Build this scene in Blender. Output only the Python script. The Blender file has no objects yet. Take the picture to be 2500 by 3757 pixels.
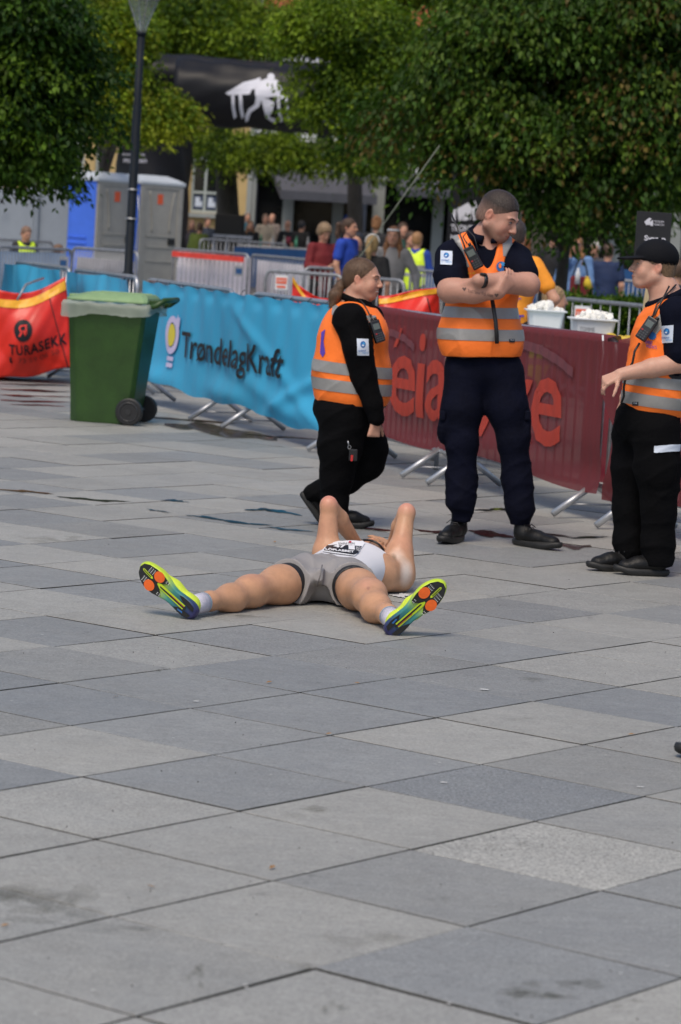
import bpy, bmesh, math, random
import numpy as np
from mathutils import Vector, Matrix
PI = math.pi
rnd = random.Random(7)
sc = bpy.context.scene
col = sc.collection
# ---------------------------------------------------------------- camera
F_PX, PITCH, ROLL, CAM_H, S = 10560.0, 0.0967, math.radians(3.55), 1.62, 2500 / 1568
_c, _s, _cr, _sr = math.cos(PITCH), math.sin(PITCH), math.cos(ROLL), math.sin(ROLL)
Rv, Fv, Uv = Vector((1, 0, 0)), Vector((0, _c, -_s)), Vector((0, _s, _c))
X_, Y_, Z_ = Rv * _cr + Uv * _sr, Uv * _cr - Rv * _sr, -Fv
cam_d = bpy.data.cameras.new('camera')
cam = bpy.data.objects.new('camera', cam_d); col.objects.link(cam)
cam.matrix_world = Matrix((( X_[0], Y_[0], Z_[0], 0), (X_[1], Y_[1], Z_[1], 0), (X_[2], Y_[2], Z_[2], CAM_H), (0, 0, 0, 1)))
cam_d.sensor_fit = 'VERTICAL'; cam_d.sensor_height = 36; cam_d.sensor_width = 24
cam_d.lens = F_PX / 3757 * 36
cam_d.clip_start = 0.1; cam_d.clip_end = 1500
cam_d.dof.use_dof = True; cam_d.dof.focus_distance = 12.0; cam_d.dof.aperture_fstop = 5.6; cam_d.dof.aperture_blades = 0
sc.camera = cam
# ---------------------------------------------------------------- light (bright overcast)
SUN_EL, SUN_ROT = math.radians(58), math.radians(200)
w = bpy.data.worlds.new('World'); sc.world = w; w.use_nodes = True
nt = w.node_tree; nt.nodes.clear()
sky = nt.nodes.new('ShaderNodeTexSky'); sky.sky_type = 'NISHITA'; sky.sun_disc = False
sky.sun_elevation = SUN_EL; sky.sun_rotation = SUN_ROT; sky.air_density = 1.0; sky.dust_density = 2.5; sky.ozone_density = 1.0
bg = nt.nodes.new('ShaderNodeBackground'); bg.inputs['Strength'].default_value = 0.105
wo = nt.nodes.new('ShaderNodeOutputWorld')
nt.links.new(sky.outputs[0], bg.inputs[0]); nt.links.new(bg.outputs[0], wo.inputs[0])
sun_d = bpy.data.lights.new('sun', 'SUN'); sun_d.energy = 1.45; sun_d.angle = math.radians(22); sun_d.color = (1.0, 0.88, 0.72)
sun = bpy.data.objects.new('sun', sun_d); col.objects.link(sun)
_sd = Vector((math.sin(SUN_ROT) * math.cos(SUN_EL), math.cos(SUN_ROT) * math.cos(SUN_EL), math.sin(SUN_EL)))
sun.rotation_euler = _sd.to_track_quat('Z', 'Y').to_euler(); sun.location = (0, 0, 30)
sc.view_settings.view_transform = 'Standard'; sc.view_settings.look = 'None'
sc.view_settings.exposure = 0.52; sc.view_settings.gamma = 1.0
try: sc.view_settings.use_curve_mapping = False
except Exception: pass
sc.render.engine = 'CYCLES'
sc.cycles.use_denoising = True
sc.cycles.max_bounces = 8; sc.cycles.transparent_max_bounces = 16
sc.cycles.sample_clamp_indirect = 6

# ---------------------------------------------------------------- helpers
def ray(px, py):
    u = px * S - 1250; v = 1878.5 - py * S
    a = u * _cr - v * _sr; b = u * _sr + v * _cr
    return Vector((a, F_PX * _c + b * _s, -F_PX * _s + b * _c))
def at(px, py, Y):                       # a point Y metres from the camera, straight ahead
    r = ray(px, py); return Vector((0, 0, CAM_H)) + r * (Y / r.y)
def gr(px, py, z=0.0):                   # the point at height z seen at a pixel
    r = ray(px, py); return Vector((0, 0, CAM_H)) + r * ((z - CAM_H) / r.z)
def gz(y):                               # the square rises gently behind the fences
    return max(0.0, (y - 32) * 0.0075)
def mesh(name, v, f, mat=None, parent=None, smooth=False, **kw):
    me = bpy.data.meshes.new(name)
    if isinstance(v, np.ndarray): v = v.tolist()
    if isinstance(f, np.ndarray): f = f.tolist()
    me.from_pydata(v, [], f); me.update()
    if smooth: me.shade_smooth()
    return link(name, me, mat, parent, **kw)
def link(name, me, mat=None, parent=None, **kw):
    o = bpy.data.objects.new(name, me); col.objects.link(o)
    if mat is not None and len(me.materials) == 0:
        me.materials.append(mat)
    if parent is not None: o.parent = parent
    for k, v_ in kw.items(): o[k] = v_
    return o
def tag(o, label=None, cat=None, group=None, kind=None):
    if label: o['label'] = label
    if cat: o['category'] = cat
    if group: o['group'] = group
    if kind: o['kind'] = kind
    return o
def thing(name, loc, label, cat, group=None, rz=0.0):
    o = bpy.data.objects.new(name, None); col.objects.link(o); o.empty_display_size = 0.1
    o.location = loc; o.rotation_euler = (0, 0, rz)
    return tag(o, label, cat, group)
def copy_tree(o, parent=None):
    c = o.copy(); col.objects.link(c)
    if parent is not None: c.parent = parent
    for ch in list(o.children): copy_tree(ch, c)
    return c
def bm_obj(name, bm, mat, parent=None, smooth=False, bevel=0, seg=2, **kw):
    if bevel:
        bmesh.ops.bevel(bm, geom=list(bm.edges), offset=bevel, segments=seg, affect='EDGES', profile=0.6, clamp_overlap=True)
    bmesh.ops.recalc_face_normals(bm, faces=bm.faces)
    me = bpy.data.meshes.new(name); bm.to_mesh(me); bm.free()
    if smooth: me.shade_smooth()
    return link(name, me, mat, parent, **kw)
def add_box(bm, c, d, R=None):
    m = Matrix.Translation(c) @ (R.to_4x4() if R is not None else Matrix.Identity(4)) @ Matrix.Diagonal((d[0], d[1], d[2], 1))
    return bmesh.ops.create_cube(bm, size=1, matrix=m)['verts']
def box(name, c, d, mat, parent=None, bevel=0.0, R=None, **kw):
    bm = bmesh.new(); add_box(bm, Vector(c), d, R)
    return bm_obj(name, bm, mat, parent, bevel=bevel, **kw)
def tube_data(pts, rad, n=8, closed=False, caps=True):
    pts = [Vector(p) for p in pts]; m = len(pts)
    if not hasattr(rad, '__len__'): rad = [rad] * m
    V, F = [], []; up = None
    for i, p in enumerate(pts):
        if closed: d = pts[(i + 1) % m] - pts[i - 1]
        else: d = pts[min(i + 1, m - 1)] - pts[max(i - 1, 0)]
        d.normalize()
        if up is None:
            up = Vector((0, 0, 1)) if abs(d.z) < 0.9 else Vector((1, 0, 0))
        a = d.cross(up)
        if a.length < 1e-6: a = d.cross(Vector((0, 1, 0)))
        a.normalize(); b = a.cross(d).normalized(); up = b
        for k in range(n):
            t = 2 * PI * k / n
            V.append(p + (a * math.cos(t) + b * math.sin(t)) * rad[i])
    for i in range(m if closed else m - 1):
        j = (i + 1) % m
        for k in range(n):
            F.append((i * n + k, i * n + (k + 1) % n, j * n + (k + 1) % n, j * n + k))
    if caps and not closed:
        F.append(tuple(range(n))[::-1]); F.append(tuple((m - 1) * n + k for k in range(n)))
    return V, F
class MB:
    def __init__(s): s.v = []; s.f = []
    def add(s, V, F):
        b = len(s.v); s.v += [tuple(x) for x in V]; s.f += [tuple(i + b for i in f) for f in F]; return s
    def tube(s, pts, rad, n=8, **k): return s.add(*tube_data(pts, rad, n, **k))
    def box(s, c, d, R=None):
        R = R or Matrix.Identity(3); c = Vector(c)
        V = [c + R @ Vector((x * d[0] / 2, y * d[1] / 2, z * d[2] / 2)) for x in (-1, 1) for y in (-1, 1) for z in (-1, 1)]
        return s.add(V, [(0, 1, 3, 2), (4, 6, 7, 5), (0, 4, 5, 1), (2, 3, 7, 6), (0, 2, 6, 4), (1, 5, 7, 3)])
    def obj(s, name, mat, parent=None, smooth=False, **kw): return mesh(name, s.v, s.f, mat, parent, smooth, **kw)
def tube(name, pts, rad, mat, parent=None, n=8, **k):
    return MB().tube(pts, rad, n, **k).obj(name, mat, parent, smooth=True)
def bez(p0, p1, p2, n=8):
    p0, p1, p2 = map(Vector, (p0, p1, p2))
    return [(1 - t) ** 2 * p0 + 2 * t * (1 - t) * p1 + t * t * p2 for t in [i / n for i in range(n + 1)]]

# ---------------------------------------------------------------- materials
def nodes(m): return m.node_tree.nodes, m.node_tree.links
def mat(name, c, rough=0.6, metal=0.0, spec=0.5, noise=0.0, nscale=20.0, bump=0.0, bscale=60.0, sheen=0.0, sss=0.0, vcol=False, coat=0.0, trans=0.0, emis=None, stretch=(1, 1, 1), sat=1.0):
    m = bpy.data.materials.new(name); m.use_nodes = True; N, L = nodes(m)
    b = N['Principled BSDF']
    b.inputs['Roughness'].default_value = rough; b.inputs['Metallic'].default_value = metal
    b.inputs['Specular IOR Level'].default_value = spec
    b.inputs['Sheen Weight'].default_value = sheen; b.inputs['Coat Weight'].default_value = coat
    b.inputs['Transmission Weight'].default_value = trans
    if sss:
        b.inputs['Subsurface Weight'].default_value = sss; b.inputs['Subsurface Radius'].default_value = (0.012, 0.005, 0.003); b.inputs['Subsurface Scale'].default_value = 1.0
    tc = N.new('ShaderNodeTexCoord'); mp = N.new('ShaderNodeMapping'); mp.inputs['Scale'].default_value = stretch
    L.new(tc.outputs['Object'], mp.inputs[0])
    src = None
    if vcol:
        a = N.new('ShaderNodeAttribute'); a.attribute_name = 'Col'; src = a.outputs['Color']
    if noise:
        n1 = N.new('ShaderNodeTexNoise'); n1.inputs['Scale'].default_value = nscale; n1.inputs['Detail'].default_value = 6; n1.inputs['Roughness'].default_value = 0.65
        L.new(mp.outputs[0], n1.inputs['Vector'])
        r = N.new('ShaderNodeMapRange'); r.inputs['From Min'].default_value = 0.3; r.inputs['From Max'].default_value = 0.7
        r.inputs['To Min'].default_value = 1 - noise; r.inputs['To Max'].default_value = 1 + noise
        L.new(n1.outputs['Fac'], r.inputs['Value'])
        mx = N.new('ShaderNodeVectorMath'); mx.operation = 'SCALE'
        if src: L.new(src, mx.inputs[0])
        else: mx.inputs[0].default_value = c[:3]
        L.new(r.outputs[0], mx.inputs['Scale']); src = mx.outputs[0]
    if src: L.new(src, b.inputs['Base Color'])
    else: b.inputs['Base Color'].default_value = (*c[:3], 1)
    if bump:
        n2 = N.new('ShaderNodeTexNoise'); n2.inputs['Scale'].default_value = bscale; n2.inputs['Detail'].default_value = 5
        L.new(mp.outputs[0], n2.inputs['Vector'])
        bp = N.new('ShaderNodeBump'); bp.inputs['Strength'].default_value = bump; bp.inputs['Distance'].default_value = 0.01
        L.new(n2.outputs['Fac'], bp.inputs['Height']); L.new(bp.outputs[0], b.inputs['Normal'])
    return m
def lin(r, g, b):                        # sRGB 0-255 to linear
    return tuple(((x / 255) / 12.92 if x <= 10 else ((x / 255 + 0.055) / 1.055) ** 2.4) for x in (r, g, b))
M = {}
M['galv'] = mat('galvanised_steel', (0.42, 0.43, 0.45), 0.42, 0.75, noise=0.25, nscale=14, bump=0.1)
M['galv_dull'] = mat('dull_galvanised_steel', (0.30, 0.31, 0.33), 0.5, 0.6, noise=0.3, nscale=10, bump=0.1)
M['dark_metal'] = mat('dark_painted_metal', (0.008, 0.012, 0.018), 0.6, 0.0, spec=.2, noise=0.25, nscale=8)
M['blue_vinyl'] = mat('blue_banner', (0.045, 0.27, 0.47), 0.5, noise=0.06, nscale=3, spec=0.35)
M['ink'] = mat('black_print', (0.008, 0.008, 0.011), 0.5, spec=0.3)
M['lilac'] = mat('lilac_print', (0.56, 0.50, 0.72), 0.5)
M['yellow'] = mat('yellow_print', (0.66, 0.55, 0.05), 0.5)
M['red_bag'] = mat('red_woven_plastic', (0.66, 0.022, 0.010), 0.4, noise=0.12, nscale=5, bump=0.15, bscale=25, spec=0.5)
M['amber'] = mat('amber_tape', (0.85, 0.40, 0.02), 0.45, noise=0.1, nscale=20)
M['tie'] = mat('black_cable_tie', (0.012, 0.012, 0.014), 0.5)
M['white'] = mat('white_plastic', (0.72, 0.74, 0.76), 0.4, noise=0.04, nscale=6)
M['rubber'] = mat('black_rubber', (0.010, 0.010, 0.011), 0.55, noise=0.2, nscale=30, bump=0.1)
M['glass_dark'] = mat('dark_window_glass', (0.010, 0.012, 0.014), 0.08, spec=0.6)

# ---------------------------------------------------------------- ground: stone slabs
YAW, T = -0.6462, 0.594
E1 = Vector((math.cos(YAW), math.sin(YAW), 0)); E2 = Vector((math.sin(YAW), -math.cos(YAW), 0)); O0 = Vector((-0.3465, 8.736, 0))
def stone_mat(name, far):
    m = bpy.data.materials.new(name); m.use_nodes = True; N, L = nodes(m); b = N['Principled BSDF']
    if far: a = N.new('ShaderNodeAttribute'); a.attribute_name = 'Col'; colr = a.outputs['Color']
    else: a = N.new('ShaderNodeObjectInfo'); colr = a.outputs['Color']
    sp = N.new('ShaderNodeSeparateColor'); L.new(colr, sp.inputs[0])
    geo = N.new('ShaderNodeNewGeometry'); pos = geo.outputs['Position']
    def noise(sc_, det=5, rough=0.6, vec=None, dist=0.0):
        n = N.new('ShaderNodeTexNoise'); n.inputs['Scale'].default_value = sc_; n.inputs['Detail'].default_value = det
        n.inputs['Roughness'].default_value = rough; n.inputs['Distortion'].default_value = dist
        L.new(vec or pos, n.inputs['Vector']); return n.outputs['Fac']
    def mr(v, a0, a1, b0, b1):
        r = N.new('ShaderNodeMapRange'); r.inputs['From Min'].default_value = a0; r.inputs['From Max'].default_value = a1
        r.inputs['To Min'].default_value = b0; r.inputs['To Max'].default_value = b1; L.new(v, r.inputs['Value']); return r.outputs[0]
    def mth(op, x, y):
        q = N.new('ShaderNodeMath'); q.operation = op
        for i, t in enumerate((x, y)):
            if isinstance(t, (int, float)): q.inputs[i].default_value = t
            else: L.new(t, q.inputs[i])
        return q.outputs[0]
    # base shade: r = lightness, g = blue share, b = speckle
    mx = N.new('ShaderNodeMix'); mx.data_type = 'RGBA'
    mx.inputs['A'].default_value = (0.292, 0.289, 0.266, 1); mx.inputs['B'].default_value = (0.220, 0.230, 0.232, 1)
    L.new(sp.outputs[1], mx.inputs['Factor'])
    rot = N.new('ShaderNodeMapping'); rot.inputs['Rotation'].default_value = (0, 0, 0.646); rot.inputs['Scale'].default_value = (3, 30, 1)
    L.new(pos, rot.inputs[0])
    f = mth('MULTIPLY', mr(sp.outputs[0], 0, 1, 0.81, 1.19), mr(noise(1.6, 4, 0.6), 0.3, 0.7, 0.93, 1.06))
    f = mth('MULTIPLY', f, mr(noise(9, 7, 0.85), 0.3, 0.7, 0.88, 1.12))
    f = mth('MULTIPLY', f, mr(noise(1.6, 6, 0.8, rot.outputs[0]), 0.3, 0.7, 0.90, 1.10))
    f = mth('MULTIPLY', f, mr(noise(42, 4, 0.8), 0.3, 0.7, 0.87, 1.13))
    scr = N.new('ShaderNodeMapping'); scr.inputs['Rotation'].default_value = (0, 0, 1.1); scr.inputs['Scale'].default_value = (1.2, 9, 1); L.new(pos, scr.inputs[0])
    f = mth('MULTIPLY', f, mr(noise(3.2, 6, 0.7, scr.outputs[0], 0.8), 0.66, 0.72, 1.0, 0.72))
    grain = noise(95, 5, 0.9)
    g = mr(grain, 0.3, 0.7, -1, 1)
    amp = mr(sp.outputs[2], 0, 1, 0.30, 0.95)
    f = mth('MULTIPLY', f, mth('ADD', 1.0, mth('MULTIPLY', g, amp)))
    # chips, spots and scuffs
    spots = mr(noise(34, 4, 0.7, None, 0.6), 0.68, 0.74, 0, 0.38)
    blot = mr(noise(4.5, 6, 0.75, None, 1.2), 0.62, 0.74, 0, 0.34)
    f = mth('MULTIPLY', f, mth('SUBTRACT', 1.0, spots)); f = mth('MULTIPLY', f, mth('SUBTRACT', 1.0, blot))
    sc_ = N.new('ShaderNodeVectorMath'); sc_.operation = 'SCALE'; L.new(mx.outputs['Result'], sc_.inputs[0]); L.new(f, sc_.inputs['Scale'])
    L.new(sc_.outputs[0], b.inputs['Base Color'])
    L.new(mr(noise(5, 4), 0.3, 0.7, 0.48, 0.66), b.inputs['Roughness'])
    b.inputs['Specular IOR Level'].default_value = 0.35
    bp = N.new('ShaderNodeBump'); bp.inputs['Strength'].default_value = 0.45; bp.inputs['Distance'].default_value = 0.004
    h = mth('ADD', mth('MULTIPLY', grain, 0.35), mth('MULTIPLY', noise(40, 6, 0.7), 0.5)); h = mth('SUBTRACT', h, mth('MULTIPLY', spots, 1.0))
    L.new(h, bp.inputs['Height']); L.new(bp.outputs[0], b.inputs['Normal'])
    return m
M['slab'] = stone_mat('cut_stone', False); M['slab_far'] = stone_mat('cut_stone_far', True)
M['bed'] = mat('joint_sand', (0.030, 0.027, 0.022), 0.9, noise=0.5, nscale=30)
pav = tag(thing('plaza_pavement', (0, 0, 0), None, None), kind='structure')
del_ = None
def slab_mesh(k):
    q = random.Random(100 + k); h = T / 2 - (0.0035, 0.005, 0.0042, 0.0062, 0.0048, 0.0055)[k]; bm = bmesh.new()
    n = 6; ring = []
    for side in range(4):
        for i in range(n):
            t = -h + 2 * h * i / n; j = q.uniform(-0.0016, 0.0012) if i else 0
            ring.append([(t, -h + abs(j)), (h - abs(j), t), (-t, h - abs(j)), (-h + abs(j), -t)][side])
    def loop(ins, z): return [bm.verts.new((x * (1 - ins), y * (1 - ins), z)) for x, y in ring]
    l0, l1, l2 = loop(0, -0.03), loop(0, -0.0015), loop(0.004, 0.0)
    for a, b in ((l0, l1), (l1, l2)):
        for i in range(len(ring)): bm.faces.new((a[i], a[(i + 1) % len(ring)], b[(i + 1) % len(ring)], b[i])).material_index = 1 if a is l0 else 0
    bm.faces.new(l2)
    me = bpy.data.meshes.new('slab'); bm.to_mesh(me); bm.free(); me.materials.append(M['slab']); me.materials.append(M['bed']); return me
SM = [slab_mesh(k) for k in range(6)]
special = {(2, 0): (1.0, 0.0, 1.0), (1, -1): (0.30, 1.0, 1.0), (0, -1): (.62, .8, .2), (0, 0): (.42, .8, .3), (1, 0): (.66, .05, .15), (0, 1): (.78, .1, .5), (1, 1): (.64, .15, .1), (2, 1): (.40, .45, .2), (1, 2): (.66, .1, .15),
           (2, 2): (.66, .08, .15), (3, 1): (.50, .7, .2), (3, 2): (.52, .8, .3), (2, 3): (.50, .25, .2), (3, 3): (.62, .2, .2), (1, -2): (.30, .35, .2), (-1, -1): (.60, .7, .15), (-1, 0): (.70, .05, .2), (-2, -1): (.38, 1.0, .2), (2, -1): (.60, .3, .2), (3, 0): (.48, .6, .2), (1, 3): (.60, .3, .4)}
def shade(i, j):
    q = random.Random(i * 7919 + j * 104729 + 5)
    if (i, j) in special: return special[(i, j)]
    u = q.random()
    if u < 0.42: return (q.uniform(0.50, 0.70), q.uniform(0, 0.25), q.uniform(0.05, 0.35))
    if u < 0.62: return (q.uniform(0.68, 0.82), q.uniform(0, 0.15), q.uniform(0.1, 0.45))
    if u < 0.90: return (q.uniform(0.30, 0.55), q.uniform(0.65, 1.0), q.uniform(0.05, 0.4))
    return (q.uniform(0.16, 0.34), q.uniform(0.4, 1.0), q.uniform(0.2, 0.8))
cells = []
for i in range(-120, 60):
    for j in range(-130, 60):
        c = O0 + E1 * ((i + 0.5) * T) + E2 * ((j + 0.5) * T)
        if 4 < c.y < 75 and abs(c.x) < 0.122 * c.y + (1.2 if c.y < 45 else 4): cells.append((c.y, i, j, c))
cells.sort(key=lambda t: t[0])
def in_frame(c):
    d = c - Vector((0, 0, CAM_H)); F_ = d.dot(Fv); x = F_PX * (d.dot(Rv) * _cr + d.dot(Uv) * _sr) / F_; y = F_PX * (-d.dot(Rv) * _sr + d.dot(Uv) * _cr) / F_
    m_ = F_PX * 0.42 / c.y
    return abs(x) < 1250 + m_ and -1878 - m_ < y
nslab = 0; FV, FF, FC = [], [], []
for yy, i, j, c in cells:
    q = random.Random(i * 31 + j * 17)
    if in_frame(c) and nslab < 300:
        o = link('slab', SM[q.randrange(6)], None, pav); nslab += 1
        o.location = c + Vector((0, 0, q.uniform(-0.0022, 0.0012)))
        o.rotation_euler = (q.uniform(-1, 1) * 0.0022, q.uniform(-1, 1) * 0.0022, YAW + q.uniform(-1, 1) * 0.002)
        s3 = shade(i, j); o.color = (*s3, 1)
    else:
        h = T / 2 - 0.005; b0 = len(FV); z = gz(c.y) + q.uniform(-0.002, 0.001)
        for sx, sy in ((-1, -1), (1, -1), (1, 1), (-1, 1)):
            p = c + E1 * h * sx + E2 * h * sy; FV.append((p.x, p.y, z)); FC.append(shade(i, j))
        for sx, sy in ((-1, -1), (1, -1), (1, 1), (-1, 1)):
            p = c + E1 * h * sx + E2 * h * sy; FV.append((p.x, p.y, z - 0.03)); FC.append(shade(i, j))
        a_ = (b0 + 3, b0 + 2, b0 + 1, b0)
        FF.append(a_)
        for k in range(4): FF.append((b0 + k, b0 + (k + 1) % 4, b0 + 4 + (k + 1) % 4, b0 + 4 + k))
def set_col(me, C):
    ca = me.color_attributes.new('Col', 'FLOAT_COLOR', 'POINT')
    C = np.asarray(C, dtype=np.float32); C = np.c_[C, np.ones(len(C), np.float32)].astype(np.float32)
    ca.data.foreach_set('color', C.ravel())
fs = mesh('far_slabs', FV, FF, M['slab_far'], pav, kind='stuff'); set_col(fs.data, FC); fs.data.materials.append(M['bed'])
fs.data.polygons.foreach_set('material_index', [0 if i_ % 5 == 0 else 1 for i_ in range(len(FF))])
bmf = bmesh.new(); bmesh.ops.recalc_face_normals
gy = [-30, 4, 32, 60, 80, 120, 400]
GV = [(x, y, gz(y) - 0.012 - (0.0 if y < 75 else 0)) for y in gy for x in (-300, -20, 20, 300)]
GF = [(r * 4 + k, r * 4 + k + 1, r * 4 + k + 5, r * 4 + k + 4) for r in range(len(gy) - 1) for k in range(3)]
mesh('ground', GV, GF, M['bed'], None, kind='structure')
# ---------------------------------------------------------------- lettering
def text_mesh(body, offset=0.0, spacing=1.0):
    cu = bpy.data.curves.new('lettering', 'FONT'); cu.body = body; cu.size = 1; cu.offset = offset; cu.resolution_u = 3; cu.space_character = spacing
    o = bpy.data.objects.new('lettering', cu); col.objects.link(o)
    bpy.context.view_layer.update()
    me = bpy.data.meshes.new_from_object(o)
    bpy.data.objects.remove(o); bpy.data.curves.remove(cu)
    bm = bmesh.new(); bm.from_mesh(me); bpy.data.meshes.remove(me)
    bmesh.ops.triangulate(bm, faces=bm.faces)
    xs = [v.co.x for v in bm.verts]; ys = [v.co.y for v in bm.verts]
    return bm, (min(xs), max(xs), min(ys), max(ys))
def text_on(name, body, fn, x0, x1, y0, y1, m, parent, offset=0.0, cut=0.03, spacing=1.0):
    """flat lettering stretched over x0..x1, y0..y1 of a surface fn(x, y)"""
    bm, (a0, a1, b0, b1) = text_mesh(body, offset, spacing)
    for v in bm.verts:
        v.co = Vector((x0 + (v.co.x - a0) / (a1 - a0) * (x1 - x0), y0 + (v.co.y - b0) / (b1 - b0) * (y1 - y0), 0))
    for _ in range(6):
        long = [e for e in bm.edges if e.calc_length() > cut]
        if not long: break
        bmesh.ops.subdivide_edges(bm, edges=long, cuts=1, use_grid_fill=False); bmesh.ops.triangulate(bm, faces=bm.faces)
    for v in bm.verts: v.co = Vector(fn(v.co.x, v.co.y))
    me = bpy.data.meshes.new(name); bm.to_mesh(me); bm.free()
    return link(name, me, m, parent)
def shape_on(name, poly, fn, m, parent, cut=0.04):
    bm = bmesh.new(); vs = [bm.verts.new((x, y, 0)) for x, y in poly]; bm.faces.new(vs); bmesh.ops.triangulate(bm, faces=bm.faces)
    for _ in range(6):
        long = [e for e in bm.edges if e.calc_length() > cut]
        if not long: break
        bmesh.ops.subdivide_edges(bm, edges=long, cuts=1); bmesh.ops.triangulate(bm, faces=bm.faces)
    for v in bm.verts: v.co = Vector(fn(v.co.x, v.co.y))
    me = bpy.data.meshes.new(name); bm.to_mesh(me); bm.free()
    return link(name, me, m, parent)
def ring_on(name, c, ro, ri, fn, m, parent, n=28):
    V, F = [], []
    for k in range(n):
        t = 2 * PI * k / n
        V += [fn(c[0] + ro[0] * math.cos(t), c[1] + ro[1] * math.sin(t)), fn(c[0] + ri[0] * math.cos(t), c[1] + ri[1] * math.sin(t))]
        j = (k + 1) % n; F.append((2 * k, 2 * j, 2 * j + 1, 2 * k + 1))
    return mesh(name, V, F, m, parent)
def ell(cx, cy, rx, ry, n=20): return [(cx + rx * math.cos(2 * PI * k / n), cy + ry * math.sin(2 * PI * k / n)) for k in range(n)]

# ---------------------------------------------------------------- crowd barriers
def barrier_kit(L):
    H = 1.09; r = 0.021; z0 = 0.20; R = 0.11
    pts = [(-L / 2, 0, z0)] + [(-L / 2, 0, H - R)] + bez((-L / 2, 0, H - R), (-L / 2, 0, H), (-L / 2 + R, 0, H), 6)[1:] + bez((L / 2 - R, 0, H), (L / 2, 0, H), (L / 2, 0, H - R), 6) + [(L / 2, 0, z0), (-L / 2, 0, z0)]
    V, F = tube_data(pts, r, 8); fr = bpy.data.meshes.new('frame'); fr.from_pydata([tuple(v) for v in V], [], F); fr.shade_smooth()
    V, F = tube_data([(0, 0, z0), (0, 0, H)], 0.0085, 6); ba = bpy.data.meshes.new('bar'); ba.from_pydata([tuple(v) for v in V], [], F); ba.shade_smooth()
    mb = MB(); ap = (0, 0, z0 + 0.01)
    for s in (-1, 1): mb.tube([ap, (0, s * 0.27, 0.022)], 0.02, 10)
    mb.tube([(0, -0.17, 0.085), (0, 0.17, 0.085)], 0.006, 6)
    fo = bpy.data.meshes.new('foot'); fo.from_pydata(mb.v, [], mb.f); fo.shade_smooth()
    return fr, ba, fo
def barrier(a, b, label, group, m=None, nb=17, feet=True):
    a, b = Vector(a), Vector(b); d = b - a; L = d.length; m = m or M['galv']
    t = thing('crowd_barrier', (a + b) / 2, label, 'barrier', group, math.atan2(d.y, d.x))
    kit = KITS.setdefault((round(L, 2), m.name), None)
    if kit is None:
        kit = barrier_kit(L); [k.materials.append(m) for k in kit]; KITS[(round(L, 2), m.name)] = kit
    link('frame', kit[0], None, t)
    for i in range(nb):
        o = link('bar', kit[1], None, t); o.location.x = -L / 2 + L * (i + 1) / (nb + 1)
    if feet:
        for s in (-1, 1):
            o = link('foot', kit[2], None, t); o.location.x = s * (L / 2 - 0.16)
    return t
KITS = {}
GB = 'crowd barriers fencing off the square'
barrier((-1.86, 26.0, 0), (-0.98, 23.55, 0), 'barrier carrying the left half of the long blue banner, just right of the green bin', GB)
barrier((-0.80, 23.1, 0), (0.04, 21.05, 0), 'barrier carrying the right half of the long blue banner, left of the walking woman', GB)
barrier((0.07, 20.95, 0), (0.70, 19.2, 0), 'crowd barrier under the dark red banner, between the woman and the man with crossed arms', GB)
barrier((0.74, 19.08, 0), (1.58, 17.12, 0), 'crowd barrier under the dark red banner, behind and right of the man with crossed arms', GB)
barrier((1.66, 16.88, 0), (2.62, 14.85, 0), 'barrier under the dark red banner at the right edge, behind the man in a cap', GB)
barrier((-2.0, 26.6, 0), (-2.78, 28.7, 0), 'crowd barrier with a blue banner whose right end shows above the green bin', GB)
barrier((-2.86, 28.95, 0), (-3.65, 31.1, 0), 'crowd barrier with a blue banner behind the red bag, at the left edge', GB)
# grey ones further back
def bar_px(p0, y0, p1, y1, label, **k):
    a = at(*p0, y0); b = at(*p1, y1); a.z = gz(y0); b.z = gz(y1); return barrier(a, b, label, GB, m=M['galv_dull'], **k)
bar_px((-8, 600), 38.6, (165, 600), 40.2, 'grey barrier over a pale blue sheet at the left edge, before the yellow vest', nb=24)
bar_px((-40, 600), 44.3, (120, 600), 45.6, 'rear grey barrier at the left edge, behind the person in the yellow vest', nb=18)
bar_px((166, 600), 42.0, (318, 600), 41.0, 'bare grey barrier in front of the blue and grey toilet cabins', nb=22)
bar_px((399, 600), 46.5, (572, 600), 44.5, 'barrier hung with a white sheet and red tape right of the toilet cabins', nb=15)
bar_px((579, 600), 45.5, (712, 600), 43.2, 'barrier with a white sheet between the taped barrier and the grey one with a notice', nb=17)
bar_px((612, 640), 34.8, (790, 640), 34.3, 'grey barrier with a small orange and white notice, behind the blue banner', nb=10)
bar_px((795, 640), 34.2, (932, 640), 33.6, 'grey barrier behind the woman with the phone and the blonde ponytail', nb=8)
bar_px((1298, 690), 29.5, (1545, 690), 27.6, 'grey barrier with an orange and white notice in front of the hedge at right', nb=10)
bar_px((700, 640), 38.0, (880, 640), 38.5, 'grey barrier in front of the woman in the red jacket', nb=14)
bar_px((945, 640), 41.0, (1110, 640), 40.0, 'grey barrier at the elbow of the woman in the grey sweater', nb=22)
bar_px((1160, 640), 43.0, (1330, 640), 42.5, 'far barrier with a pale sheet behind the slim tree at right', nb=14)
bar_px((1325, 640), 43.0, (1480, 640), 42.5, 'far barrier with a pale sheet behind the navy T-shirt man', nb=14)
bar_px((460, 570), 60.0, (660, 575), 61.0, 'distant low barrier in front of the black loudspeaker', nb=20)

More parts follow.
